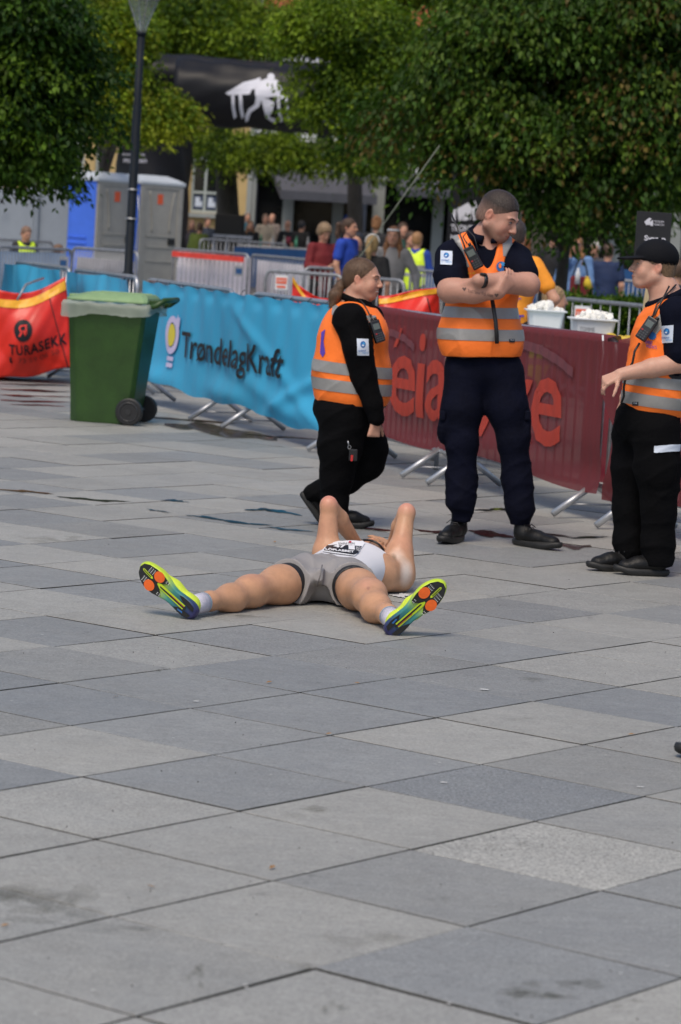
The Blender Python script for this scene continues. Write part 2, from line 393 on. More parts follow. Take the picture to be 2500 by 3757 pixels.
# ---------------------------------------------------------------- banners on the barriers
class Surf:
    """an upright hung sheet from a to b; fn(u, z) gives a point, u metres along, z above ground"""
    def __init__(s, a, b, wave, off=0.055, side=-1):
        s.a = Vector(a); s.b = Vector(b); d = s.b - s.a; s.L = d.length; s.d = d.normalized()
        s.n = Vector((s.d.y, -s.d.x, 0)).normalized()
        if s.n.y > 0: s.n = -s.n
        s.wave = wave; s.off = off
    def __call__(s, u, z, e=0.0):
        return s.a + s.d * u + s.n * (s.off + s.wave(u, z) + e) + Vector((0, 0, z))
    def up(s, e): return lambda u, z: s(u, z, e)
    def sheet(s, name, m, parent, zb, zt, du=0.03, nz=36, over=True, u0=0, u1=None, **k):
        u1 = s.L if u1 is None else u1
        nu = max(4, int((u1 - u0) / du)); V, F = [], []
        rows = nz + 1 + (3 if over else 0)
        for i in range(nu + 1):
            u = u0 + (u1 - u0) * i / nu; b_, t_ = zb(u), zt(u)
            for j in range(nz + 1): V.append(s(u, b_ + (t_ - b_) * j / nz))
            if over:
                p = s.a + s.d * u + Vector((0, 0, t_))
                V.append(p + s.n * 0.012 + Vector((0, 0, 0.016))); V.append(p - s.n * 0.014 + Vector((0, 0, 0.016))); V.append(p - s.n * 0.032 + Vector((0, 0, -0.10)))
        for i in range(nu):
            for j in range(rows - 1): F.append((i * rows + j, (i + 1) * rows + j, (i + 1) * rows + j + 1, i * rows + j + 1))
        return mesh(name, V, F, m, parent, smooth=True, **k)
def cloth_mat(name, c, trans=0.3, see=0.0, rough=0.5):
    m = bpy.data.materials.new(name); m.use_nodes = True; N, L = nodes(m); b = N['Principled BSDF']; out = N['Material Output']
    b.inputs['Base Color'].default_value = (*c, 1); b.inputs['Roughness'].default_value = rough; b.inputs['Specular IOR Level'].default_value = 0.3
    tr = N.new('ShaderNodeBsdfTranslucent'); tr.inputs[0].default_value = (*c, 1)
    mx = N.new('ShaderNodeMixShader'); mx.inputs[0].default_value = trans
    L.new(b.outputs[0], mx.inputs[1]); L.new(tr.outputs[0], mx.inputs[2]); last = mx.outputs[0]
    if see:
        tp = N.new('ShaderNodeBsdfTransparent'); m2 = N.new('ShaderNodeMixShader'); m2.inputs[0].default_value = see
        L.new(last, m2.inputs[1]); L.new(tp.outputs[0], m2.inputs[2]); last = m2.outputs[0]
    L.new(last, out.inputs[0]); return m
M['blue_cloth'] = cloth_mat('blue_banner_vinyl', (0.055, 0.40, 0.66), 0.12)
M['maroon'] = cloth_mat('dark_red_mesh_banner', (0.185, 0.033, 0.038), 0.22, 0.07, 0.6)
M['red_print'] = cloth_mat('red_mesh_print', (0.56, 0.07, 0.045), 0.25, 0.08, 0.6)
M['mauve_print'] = cloth_mat('mauve_mesh_print', (0.22, 0.075, 0.09), 0.25, 0.1, 0.6)
M['pink_cloth'] = cloth_mat('pink_banner_cloth', (0.62, 0.06, 0.085), 0.35, 0.05)
def sstep(x, a, b):
    t = max(0.0, min(1.0, (x - a) / (b - a))); return t * t * (3 - 2 * t)
def bwave(u, z):
    g = 0.012 * math.sin(1.9 * u + 2.2 * z) + 0.005 * math.sin(5.3 * u - 3.5 * z + 1) + 0.004 * math.sin(11 * u + 7 * z) + 0.003 * math.sin(23 * u - 4 * z + .6)
    r1 = math.exp(-((z - 0.52 + 0.16 * (u - 2.3)) / 0.075) ** 2) * sstep(u, 1.6, 3.4); r2 = math.exp(-((z - 0.95 + 0.34 * (u - 2.6)) / 0.06) ** 2) * sstep(u, 2.2, 3.0)
    r3 = math.exp(-((z - 0.22 - 0.30 * (u - 3.7)) / 0.06) ** 2) * sstep(u, 3.3, 4.2)
    top = -0.018 * math.exp(-((z - 1.03) / 0.05) ** 2) * abs(math.sin(PI * u / 0.43)) ** 3
    return 0.03 + g + 0.022 * r1 + 0.02 * r2 + 0.04 * r3 + top + 0.05 * math.exp(-((z - 0.25) / 0.1) ** 2) * (0.5 + 0.5 * math.sin(3.1 * u))
SB = Surf((-1.80, 25.82, 0), (-0.06, 21.2, 0), bwave)
bn = tag(SB.sheet('banner', M['blue_cloth'], None, lambda u: 0.205 - 0.06 * sstep(u, 0, 5) + 0.018 * math.sin(2.6 * u) + 0.012 * math.sin(7 * u), lambda u: 1.075 + 0.008 * math.cos(2 * PI * u / 0.43), over=False, nz=44),
         'long sky-blue banner lettered in black beside a lilac and yellow bulb', 'banner', 'banners hung on the barriers')
def px_on(surf, px, py):                 # where a sight line meets the hung sheet
    r = ray(px, py); o = Vector((0, 0, CAM_H)); p0 = surf.a + surf.n * (surf.off + 0.03)
    t = (p0 - o).dot(surf.n) / r.dot(surf.n); q = o + r * t
    return (q - surf.a).dot(surf.d), q.z
e1 = SB.up(0.017)
u0, za = px_on(SB, 421, 762); u1, zb_ = px_on(SB, 663, 812)
text_on('lettering', 'TrøndelagKraft', e1, u0, u1, px_on(SB, 556, 871)[1], px_on(SB, 425, 762)[1], M['ink'], bn, offset=0.010, cut=0.028, spacing=0.98)
uc, zc = px_on(SB, 399, 768); ue = abs(px_on(SB, 412, 768)[0] - px_on(SB, 386, 768)[0]) / 2; zh = (px_on(SB, 399, 726)[1] - px_on(SB, 399, 815)[1]) / 2; zc = px_on(SB, 399, 771)[1]
ring_on('bulb_ring', (uc, zc), (ue, zh), (ue * 0.56, zh * 0.66), e1, M['lilac'], bn)
shape_on('bulb_light', ell(uc, zc, ue * 0.52, zh * 0.60), SB.up(0.019), M['yellow'], bn)
shape_on('bulb_tip', [(uc + ue * .45, zc + zh * .7), (uc + ue * .95, zc + zh * .45), (uc + ue * 1.05, zc + zh * .98), (uc + ue * .8, zc + zh * .92), (uc + ue * .7, zc + zh * 1.12)], e1, M['lilac'], bn)
for k in (0, 1):
    zz = zc - zh * (1.12 + 0.34 * k); shape_on('bulb_socket', [(uc - ue * .45, zz - zh * .22), (uc + ue * .5, zz - zh * .22), (uc + ue * .5, zz), (uc - ue * .45, zz)], e1, M['lilac'], bn)
for k in range(12):
    u = 0.2 + 0.4 * k; p = SB.a + SB.d * u + Vector((0, 0, 1.085))
    tube('cable_tie', [p + Vector((0, 0, 0.024)), p + SB.n * 0.028, p + SB.n * 0.04 - Vector((0, 0, 0.05))], 0.004, M['tie'], bn, n=5)
def simple_banner(a, b, zb, zt, m, label, wv, **k):
    s_ = Surf(a, b, wv); return s_, tag(s_.sheet('banner', m, None, zb, zt, **k), label, 'banner', 'banners hung on the barriers')
wl = lambda u, z: 0.03 + 0.03 * math.sin(3.3 * u + 5 * z) + 0.015 * math.sin(9 * u - 6 * z) + 0.008 * math.sin(17 * u + 4 * z)
simple_banner((-2.82, 28.8, 0), (-1.98, 26.55, 0), lambda u: 0.2, lambda u: 1.08 - 0.02 * abs(math.sin(2.2 * u)), M['blue_cloth'], 'rumpled blue banner above the lid of the green bin', wl, over=False)
simple_banner((-3.75, 31.3, 0), (-2.86, 28.9, 0), lambda u: 0.2, lambda u: 1.08 - 0.02 * abs(math.sin(2.0 * u + 1)), M['blue_cloth'], 'rumpled blue banner behind the red bag at the left edge', wl, over=False)
def mwave(u, z):
    return 0.026 + 0.007 * math.sin(2.1 * u + 1.5 * z) + 0.003 * math.sin(6.1 * u - 2 * z) + 0.0035 * math.cos(2 * PI * u / 0.116) * (0.4 + 0.6 * z) + 0.03 * math.exp(-((z - 0.3) / 0.12) ** 2) * math.sin(2.4 * u + 1)
SM1 = Surf((0.0, 21.1, 0), (1.585, 17.10, 0), mwave)
def mzb(u): return 0.21 + 0.02 * math.sin(3 * u) - 0.05 * sstep(u, 3.2, 4.3)
mb1 = tag(SM1.sheet('banner', M['maroon'], None, mzb, lambda u: 1.095, nz=30),
          'dark red mesh banner with red letters, behind the woman and the man with crossed arms', 'banner', 'banners hung on the barriers')
em = SM1.up(0.011)
def mtext(ch, xa, xb, ya, yb, off=0.012):
    xm = (xa + xb) / 2; ua = px_on(SM1, xa, (ya + yb) / 2)[0]; ub = px_on(SM1, xb, (ya + yb) / 2)[0]
    text_on('lettering', ch, em, ua, ub, px_on(SM1, xm, yb)[1], px_on(SM1, xm, ya)[1], M['red_print'], mb1, offset=off, cut=0.05)
mtext('e', 897, 957, 817, 958); mtext('ı', 959, 976, 836, 962); mtext('a', 980, 1030, 828, 972)
shape_on('letter_dot', ell((px_on(SM1, 974, 788))[0], px_on(SM1, 974, 788)[1], 0.05, 0.06), em, M['red_print'], mb1)
mtext('k', 1176, 1236, 800, 1016); mtext('e', 1228, 1296, 868, 1028); mtext('v', 1085, 1150, 880, 1005)
mtext('/', 908, 926, 754, 800)
arc = [px_on(SM1, x, y) for x, y in ((1205, 792), (1250, 806), (1290, 830), (1320, 858))]
shape_on('print_swoosh', [(u, z + 0.03) for u, z in arc] + [(u, z - 0.03) for u, z in arc[::-1]], em, M['mauve_print'], mb1)
arc = [px_on(SM1, x, y) for x, y in ((880, 765), (905, 766), (930, 778), (955, 800))]
shape_on('print_swoosh', [(u, z + 0.025) for u, z in arc] + [(u, z - 0.025) for u, z in arc[::-1]], em, M['mauve_print'], mb1)
SM2 = Surf((1.645, 16.93, 0), (2.7, 14.7, 0), mwave)
def m2wave(u, z): return mwave(u, z)
mb2 = tag(SM2.sheet('banner', M['maroon'], None, lambda u: 0.2, lambda u: 1.095, nz=30, u0=0.0),
          'dark red mesh banner at the right edge, behind the man in the black cap', 'banner', 'banners hung on the barriers')
# slack edge of that banner, bulging across the gap
V, F = [], []
for i in range(9):
    for j in range(25):
        z = 0.15 + 0.93 * j / 24; t = i / 8
        edge = -0.02 - 0.13 * math.exp(-((z - 0.95) / 0.35) ** 2) + 0.16 * math.exp(-((z - 0.48) / 0.2) ** 2)
        u = edge * (1 - t) + 0.25 * t; V.append(SM2(u, z, 0.035 * (1 - t)))
for i in range(8):
    for j in range(24): F.append((i * 25 + j, (i + 1) * 25 + j, (i + 1) * 25 + j + 1, i * 25 + j + 1))
mesh('loose_edge', V, F, M['maroon'], mb2, smooth=True)
SP = Surf((1.50, 17.7, 0), (2.1, 17.2, 0), lambda u, z: 0.02 * math.sin(6 * u + 3 * z))
tag(SP.sheet('banner', M['pink_cloth'], None, lambda u: 0.2, lambda u: 0.8, over=False), 'pink cloth showing through the gap between the two dark red banners', 'banner')
tube('cord', [SM1(SM1.L - .03, 1.11, .02), SM1(SM1.L, 1.0, .02), SM1(SM1.L - .02, 0.86, .02)], 0.006, M['white'], mb1, n=5)

# sheets behind the farther barriers
M['white_sheet'] = cloth_mat('white_sheet', (0.70, 0.66, 0.72), 0.2)
M['paleblue_sheet'] = cloth_mat('pale_blue_sheet', (0.42, 0.55, 0.72), 0.2)
M['navy_sheet'] = cloth_mat('navy_banner', (0.022, 0.085, 0.23), 0.15)
def sheet_px(p0, y0, p1, y1, zb, zt, m, label, name='banner', extra=0.0, over=False):
    a = at(*p0, y0); b = at(*p1, y1); a.z = gz(y0); b.z = gz(y1)
    return tag(Surf(a, b, lambda u, z: 0.02 * math.sin(4 * u + 3 * z) + 0.012 * math.sin(11 * u + z), off=-0.09 + extra).sheet(name, m, None, lambda u: zb, lambda u: zt, over=over), label, 'banner', 'banners hung on the barriers')
sheet_px((-8, 600), 38.75, (162, 600), 40.3, 0.25, 1.03, M['paleblue_sheet'], 'pale blue sheet behind the bars of the barrier at the left edge')
sheet_px((168, 600), 42.2, (300, 600), 41.2, 0.3, 0.95, mat('grey_sheet', (0.30, 0.29, 0.32), 0.7, noise=0.2, nscale=4), 'grey sheet behind the bare barrier in front of the toilet cabins')
sheet_px((399, 600), 46.7, (566, 600), 44.7, 0.1, 1.05, M['white_sheet'], 'white sheet under red tape right of the toilet cabins')
sheet_px((583, 600), 45.6, (705, 600), 43.4, 0.1, 1.0, M['white_sheet'], 'white sheet left of the grey barrier with the notice')
sheet_px((545, 600), 58.0, (728, 600), 60.0, 0.2, 1.0, M['navy_sheet'], 'navy blue banner in front of the man in the beige sweater')
sheet_px((940, 600), 46.0, (1010, 600), 46.0, 0.2, 1.05, M['navy_sheet'], 'short blue banner left of the man with crossed arms')
sheet_px((1160, 640), 43.3, (1530, 640), 42.8, 0.55, 1.25, M['navy_sheet'], 'long blue banner behind the woman in sunglasses')
a_, b_ = at(398, 583, 46.5), at(560, 598, 44.5)
tag(MB().box((a_ + b_) / 2, ((b_ - a_).length, 0.03, 0.085), Matrix.Rotation(math.atan2(b_.y - a_.y, b_.x - a_.x), 3, 'Z')).obj('barrier_tape', mat('red_tape', (0.72, 0.05, 0.03), 0.5, noise=0.2, nscale=6), None), 'red tape along the top of the white sheet', 'tape')

# notices on the barriers
M['orange_sign'] = mat('orange_sign_print', (0.75, 0.11, 0.035), 0.5)
def notice(px, py, Y, w_, h_, label, faded=False):
    p = at(px, py, Y); t = thing('notice', p, label, 'sign', 'notices on the barriers')
    box('plate', (0, 0, 0), (w_, 0.006, h_), M['galv_dull'] if faded else M['white'], t)
    if faded: box('print_block', (0, -.006, 0), (w_ * .7, .004, h_ * .5), M['navy_sheet'], t); return
    box('print_block', (0, -0.006, h_ * 0.12), (w_ * 0.84, 0.004, h_ * 0.42), M['orange_sign'], t)
    text_on('lettering', 'INFO', lambda x, y: (x, -0.010, y), -w_ * 0.34, w_ * 0.34, h_ * 0.04, h_ * 0.2, M['white'], t); box('print_block', (0, -0.006, -h_ * 0.3), (w_ * 0.7, 0.004, h_ * 0.16), M['orange_sign'], t)
notice(648, 650, 34.4, 0.15, 0.17, 'small orange and white notice on the grey barrier behind the blue banner')
notice(1339, 726, 28.7, 0.15, 0.19, 'orange and white notice on the barrier in front of the hedge')
notice(550, 624, 44.5, 0.13, 0.16, 'faded notice on the barrier with the white sheet', True); notice(146, 607, 39.7, 0.12, 0.2, 'faded notice on the barrier with the pale blue sheet', True)

# ---------------------------------------------------------------- puddles
def wet(name, c, tint):
    m = bpy.data.materials.new(name); m.use_nodes = True; N, L = nodes(m); N.remove(N['Principled BSDF']); out = N['Material Output']
    g = N.new('ShaderNodeBsdfGlossy'); g.inputs['Roughness'].default_value = 0.10; g.inputs[0].default_value = (.5, .5, .52, 1)
    t = N.new('ShaderNodeBsdfTransparent'); t.inputs[0].default_value = (*tint, 1)
    fr = N.new('ShaderNodeFresnel'); fr.inputs[0].default_value = 1.33
    n = N.new('ShaderNodeTexNoise'); n.inputs['Scale'].default_value = 2.5; bp = N.new('ShaderNodeBump'); bp.inputs['Strength'].default_value = 0.05; bp.inputs['Distance'].default_value = 0.02
    L.new(n.outputs['Fac'], bp.inputs['Height']); L.new(bp.outputs[0], g.inputs['Normal'])
    mx = N.new('ShaderNodeMixShader'); L.new(fr.outputs[0], mx.inputs[0]); L.new(t.outputs[0], mx.inputs[1]); L.new(g.outputs[0], mx.inputs[2]); L.new(mx.outputs[0], out.inputs[0])
    return m
M['wet'] = wet('standing_water', None, (0.16, 0.16, 0.16)); M['damp'] = wet('damp_shade_film', None, (0.55, 0.55, 0.56))
def puddle(pts, label, m=None, jit=0.05, z=0.0035, n=90, seed=1):
    q = random.Random(seed); P = [gr(x, y) for x, y in pts]; L_ = len(P); V = []
    for k in range(n):
        t = k / n * L_; i = int(t); f = t - i; p = P[i].lerp(P[(i + 1) % L_], f)
        c = sum(P, Vector()) / L_; d = (p - c); w_ = jit * (math.sin(k * .47 + seed) + math.sin(k * 0.21 + 2) + .5 * math.sin(k * 1.1)) / 3
        p = p + (d.normalized() if d.length else d) * w_; V.append((p.x, p.y, z))
    o = mesh('puddle', V, [tuple(range(n))], m or M['wet'], None); o.data.validate()
    bm = bmesh.new(); bm.from_mesh(o.data); bmesh.ops.triangulate(bm, faces=bm.faces)
    for f in bm.faces:
        if f.normal.z < 0: f.normal_flip()
    bm.to_mesh(o.data); bm.free()
    return tag(o, label, 'puddle', 'puddles on the slabs', 'structure')
def streak(pts, w_, label, m=None, seed=1, **k):
    P = [(pts[int(t)][0] * (1 - t % 1) + pts[min(int(t) + 1, len(pts) - 1)][0] * (t % 1), pts[int(t)][1] * (1 - t % 1) + pts[min(int(t) + 1, len(pts) - 1)][1] * (t % 1)) for t in [k_ / 3 for k_ in range(3 * len(pts) - 2)]]
    n_ = len(P) - 1; wf = lambda i, a: w_ * (0.25 + 0.75 * abs(math.sin(i * .83 + a))) * min(1, .25 + 2.2 * i / n_, .25 + 2.2 * (n_ - i) / n_)
    up = [(x, y - wf(i, seed)) for i, (x, y) in enumerate(P)]; dn = [(x, y + wf(i, seed * 1.7)) for i, (x, y) in enumerate(P)][::-1]
    return puddle(up + dn, label, m, jit=0.025, seed=seed, n=36 * len(pts), **k)
streak([(-10, 1127), (40, 1130), (80, 1133), (122, 1138)], 2.4, 'narrow dark puddle along the joint at the left edge', seed=1)
streak([(128, 1143), (180, 1148), (240, 1153), (300, 1155)], 2.4, 'long dark puddle along the joint left of the centre', seed=2)
streak([(372, 1152), (400, 1152), (432, 1156)], 2.6, 'small blue-reflecting puddle right of the long dark one', seed=3)
streak([(338, 1172), (362, 1176), (392, 1180)], 1.3, 'thin puddle below the small blue one', seed=4)
streak([(432, 1187), (470, 1190), (520, 1199), (570, 1206), (622, 1209)], 2.8, 'long blue puddle left of the raised arm', seed=5)
streak([(565, 1174), (610, 1173), (650, 1178), (695, 1187)], 3.8, 'blue puddle behind the feet of the walking woman', seed=6)
streak([(615, 1213), (660, 1219), (722, 1224)], 1.8, 'thin puddle beside the raised arm', seed=7)
streak([(955, 1220), (1010, 1226), (1040, 1228)], 4.0, 'red-reflecting puddle left of the boots of the man with crossed arms', seed=8, m=M['wet'])
streak([(1080, 1222), (1130, 1230), (1180, 1236)], 8.0, 'wide red-reflecting puddle between the boots of the man with crossed arms', seed=9)
streak([(1250, 1228), (1320, 1238), (1400, 1236)], 3.0, 'dark puddle right of the boots of the man with crossed arms', seed=10)
streak([(1090, 1175), (1140, 1173), (1180, 1174)], 3.5, 'small puddle behind the legs of the man with crossed arms', seed=11)
streak([(1270, 1248), (1320, 1262), (1360, 1256)], 6, 'damp patch left of the black shoes', m=M['damp'], seed=12)
streak([(820, 1215), (900, 1222), (952, 1216)], 2.5, 'thin red-reflecting puddle between the two raised elbows', seed=13)
for k, (pts, w_) in enumerate([([(0, 884), (80, 886), (165, 888)], 2.0), ([(0, 896), (70, 899), (160, 902)], 3.0), ([(0, 909), (60, 912), (165, 914)], 2.5), ([(0, 921), (50, 924), (160, 926)], 2.2), ([(20, 931), (90, 933), (150, 936)], 1.6)]):
    streak(pts, w_, ['first', 'second', 'third', 'fourth', 'lowest'][k] + ' red-reflecting streak of water below the red bag, counted from the bag', seed=20 + k)
streak([(380, 978), (450, 984), (560, 1000), (640, 1012)], 14, 'broad patch of damp and painted shade under the blue banner', m=M['damp'], seed=30)  # dark film stands for damp stone and for the shade below the banner
streak([(640, 962), (690, 970), (735, 972)], 5, 'red-reflecting puddle under the right end of the blue banner', seed=31)
streak([(330, 960), (420, 966), (540, 975)], 3, 'dark puddle behind the wheels of the green bin', seed=32)
streak([(560, 1000), (640, 1006), (740, 1012)], 2.0, 'thin puddle in front of the feet of the blue banner', seed=33)

def matte(name, tint):
    m = bpy.data.materials.new(name); m.use_nodes = True; N, L = nodes(m); N.remove(N['Principled BSDF']); t = N.new('ShaderNodeBsdfTransparent'); t.inputs[0].default_value = (*tint, 1); L.new(t.outputs[0], N['Material Output'].inputs[0]); return m
M['stain'] = matte('dark_smudge', (.88, .88, .87)); M['stain_soft'] = matte('soft_smudge', (.92, .92, .915)); M['fleck'] = mat('pale_fleck', (.6, .6, .58), .8)
STN = []
def smudge(cx, cy, w_, h_, n, m, seed):
    q = random.Random(seed)
    for k in range(n):
        x, y = cx + q.uniform(-.5, .5) * w_, cy + q.uniform(-.5, .5) * h_; a, c_ = w_ * q.uniform(.10, .28), h_ * q.uniform(.12, .3); ph = q.uniform(0, 6)
        P = [gr(x + a * math.cos(t) * (1 + .35 * math.sin(3 * t + ph) + .2 * math.sin(7 * t)), y + c_ * math.sin(t) * (1 + .35 * math.sin(2 * t + ph)) + .15 * a * math.cos(t) * (.3), .0022 + .00035 * (k % 5) + .0019 * (seed % 2)) for t in [2 * PI * i / 26 for i in range(26)]]
        STN.append((P, m))
for i_, s_ in enumerate([(1275, 2275, 180, 34, 9, 'stain'), (772, 2314, 60, 26, 5, 'stain'), (452, 2248, 60, 46, 4, 'stain'), (384, 2264, 34, 8, 2, 'stain'), (90, 2090, 220, 80, 12, 'stain_soft'), (1100, 1657, 20, 8, 2, 'stain'), (1190, 1653, 60, 10, 3, 'stain_soft'),
                          (118, 1240, 110, 10, 7, 'stain'), (375, 1540, 26, 10, 3, 'stain'), (328, 1875, 24, 8, 2, 'stain'), (1240, 1950, 16, 14, 2, 'stain'), (700, 2215, 90, 26, 4, 'stain_soft'), (1430, 2310, 70, 16, 4, 'stain'), (300, 2130, 180, 16, 4, 'stain_soft'), (1000, 2070, 60, 14, 3, 'stain_soft'),
                          (1180, 1940, 110, 12, 3, 'stain_soft'), (650, 1860, 160, 30, 4, 'stain_soft'), (850, 2150, 200, 30, 4, 'stain_soft'), (560, 1420, 120, 10, 4, 'stain_soft'), (1320, 1290, 90, 8, 4, 'stain_soft'), (1250, 1560, 120, 12, 3, 'stain_soft')]): smudge(*s_[:5], s_[5], 40 + i_)
for key in ('stain', 'stain_soft'):
    mb = MB()
    for P, m in STN:
        if m == key: mb.add(P, [tuple(range(26))])
    tag(mb.obj('stains', M[key], None), 'dark scuffs and smudges on the slabs' if key == 'stain' else 'faint worn marks on the slabs', 'stain', kind='stuff')
mb = MB(); q = random.Random(6)
for x, y, r in [(1115, 1586, .012), (1474, 1810, .008), (452, 1613, .007), (1022, 1800, .008)] + [(q.uniform(0, 1568), q.uniform(1250, 2340), q.uniform(.0015, .004)) for _ in range(70)]:
    c_ = gr(x, y, .003); mb.add([c_ + Vector((r * 1.6 * math.cos(t), r * math.sin(t), 0)) for t in (0, 1, 2, 3.1, 4.2, 5.3)], [tuple(range(6))])
tag(mb.obj('flecks', M['fleck'], None), 'tiny pale flecks on the slabs', 'litter', kind='stuff')
# ---------------------------------------------------------------- wheelie bin
bin_ = thing('wheelie_bin', gr(257, 971), 'green wheeled bin lined with a white bag, left of the blue banner', 'bin', rz=math.radians(-9))
M['bin'] = mat('green_plastic', (0.021, 0.060, 0.008), 0.45, noise=0.22, nscale=7, bump=0.12, bscale=60, spec=0.45)
M['bin_light'] = mat('pale_green_lid', (0.22, 0.34, 0.16), 0.4, noise=0.12, nscale=9)
def ring8(x0, x1, hy, c, z, n=1):
    P = [(x0 + c, -hy), (x1 - c * .5, -hy), (x1, -hy + c * .5), (x1, hy - c * .5), (x1 - c * .5, hy), (x0 + c, hy), (x0, hy - c), (x0, -hy + c)]
    return [(x, y, z) for x, y in P]
def loft(name, rings, m, parent, bevel=0.006, cap=True, smooth=False, seg=2):
    bm = bmesh.new(); R = [[bm.verts.new(p) for p in r] for r in rings]; n = len(rings[0])
    for a, b in zip(R, R[1:]):
        for i in range(n): bm.faces.new((a[i], a[(i + 1) % n], b[(i + 1) % n], b[i]))
    if cap: bm.faces.new(R[0][::-1]); bm.faces.new(R[-1])
    return bm_obj(name, bm, m, parent, bevel=bevel, smooth=smooth, seg=seg)
loft('body', [ring8(-0.305, 0.19, 0.21, 0.07, 0.0), ring8(-0.312, 0.22, 0.22, 0.07, 0.20), ring8(-0.345, 0.29, 0.265, 0.06, 0.86), ring8(-0.35, 0.295, 0.27, 0.06, 0.93)], M['bin'], bin_, bevel=0.008)
# fluttering liner bag over the rim
q = random.Random(4); V, F = [], []; n = 96
def rim(t, g):
    x0, x1, hy = -0.35 - g, 0.30 + g, 0.275 + g; P = 2 * ((x1 - x0) + 2 * hy); d = t * P
    if d < x1 - x0: return (x0 + d, -hy)
    d -= x1 - x0
    if d < 2 * hy: return (x1, -hy + d)
    d -= 2 * hy
    if d < x1 - x0: return (x1 - d, hy)
    return (x0, hy - (d - (x1 - x0)))
for k in range(n):
    t = k / n; sag = 0.02 * math.sin(2 * PI * t * 3 + 1) + q.uniform(-.004, .004); low = 0.07 * math.exp(-((t - 0.03) / 0.06) ** 2) + 0.05 * math.exp(-((t - .98) / .05) ** 2)
    for g, z in ((-0.02, 0.955), (0.022, 0.955 + 0.008 * math.sin(k)), (0.036 + q.uniform(-.004, .006), 0.925 + sag * .4), (0.030 + q.uniform(-.004, .008), 0.90 + sag), (0.036 + q.uniform(-.006, .01), 0.875 + sag - low)):
        x, y = rim(t, g); V.append((x, y, z))
for k in range(n):
    for j in range(4): F.append((k * 5 + j, ((k + 1) % n) * 5 + j, ((k + 1) % n) * 5 + j + 1, k * 5 + j + 1))
mesh('liner_bag', V, F, cloth_mat('thin_white_plastic', (0.50, 0.56, 0.48), 0.4, 0.35, 0.3), bin_, smooth=True)
loft('lid', [ring8(-0.36, 0.30, 0.285, 0.05, 0.962), ring8(-0.36, 0.30, 0.285, 0.05, 0.978), ring8(-0.30, 0.29, 0.25, 0.07, 1.005), ring8(-0.22, 0.27, 0.20, 0.08, 1.03)], M['bin_light'], bin_, bevel=0.006)
box('lid_grip', (-0.335, -0.05, 0.992), (0.07, 0.16, 0.03), M['bin_light'], bin_, bevel=0.008)
for y in (-0.16, -0.05, 0.06, 0.16): box('lid_rib', (0.03, y, 1.03), (0.42, 0.02, 0.014), M['bin_light'], bin_, bevel=0.004)
tube('handle', [(0.28, -0.24, 0.93), (0.37, -0.24, 0.955), (0.43, -0.235, 1.0), (0.43, 0.235, 1.0), (0.37, 0.24, 0.955), (0.28, 0.24, 0.93)], 0.022, M['bin'], bin_, n=10)
for y in (-0.17, 0.0, 0.17): box('hinge', (0.33, y, 0.975), (0.10, 0.035, 0.045), M['bin'], bin_, bevel=0.008)
for x in (-0.06, 0.10): box('rim_rib', (x, -0.272, 0.885), (0.012, 0.012, 0.06), M['bin'], bin_)
for s in (-1, 1):
    wc = Vector((0.20, s * 0.255, 0.108))
    mb = MB().tube([wc - Vector((0, .028, 0)), wc - Vector((0, .022, 0)), wc + Vector((0, .022, 0)), wc + Vector((0, .028, 0))], [0.098, 0.108, 0.108, 0.098], 32)
    wh = mb.obj('wheel', M['rubber'], bin_, smooth=False)
    MB().tube([wc - Vector((0, .034, 0)), wc + Vector((0, .034, 0))], [0.022, 0.022], 12).obj('hub', mat('wheel_hub', (0.02, 0.02, 0.022), 0.4), wh)
    tube('wheel_rim', [wc + Vector((0.073 * math.cos(a), s * 0.03, 0.073 * math.sin(a))) for a in [2 * PI * k / 28 for k in range(28)]], 0.006, mat('wheel_ring', (0.03, 0.03, 0.032), 0.35), wh, n=6, closed=True)
tube('axle', [(0.20, -0.26, 0.108), (0.20, 0.26, 0.108)], 0.011, M['galv'], bin_)
box('bin_label', (-0.30, -0.178, 0.75), (0.06, 0.006, 0.26), mat('faded_red_label', (0.16, 0.06, 0.025), 0.6), bin_, R=Matrix.Rotation(math.radians(-46), 3, 'Z'))
text_on('lettering', 'STENA', lambda x, y: (-0.325 + x * .7, -0.190 - x * .72, y), -0.03, 0.06, 0.79, 0.81, M['white'], bin_)

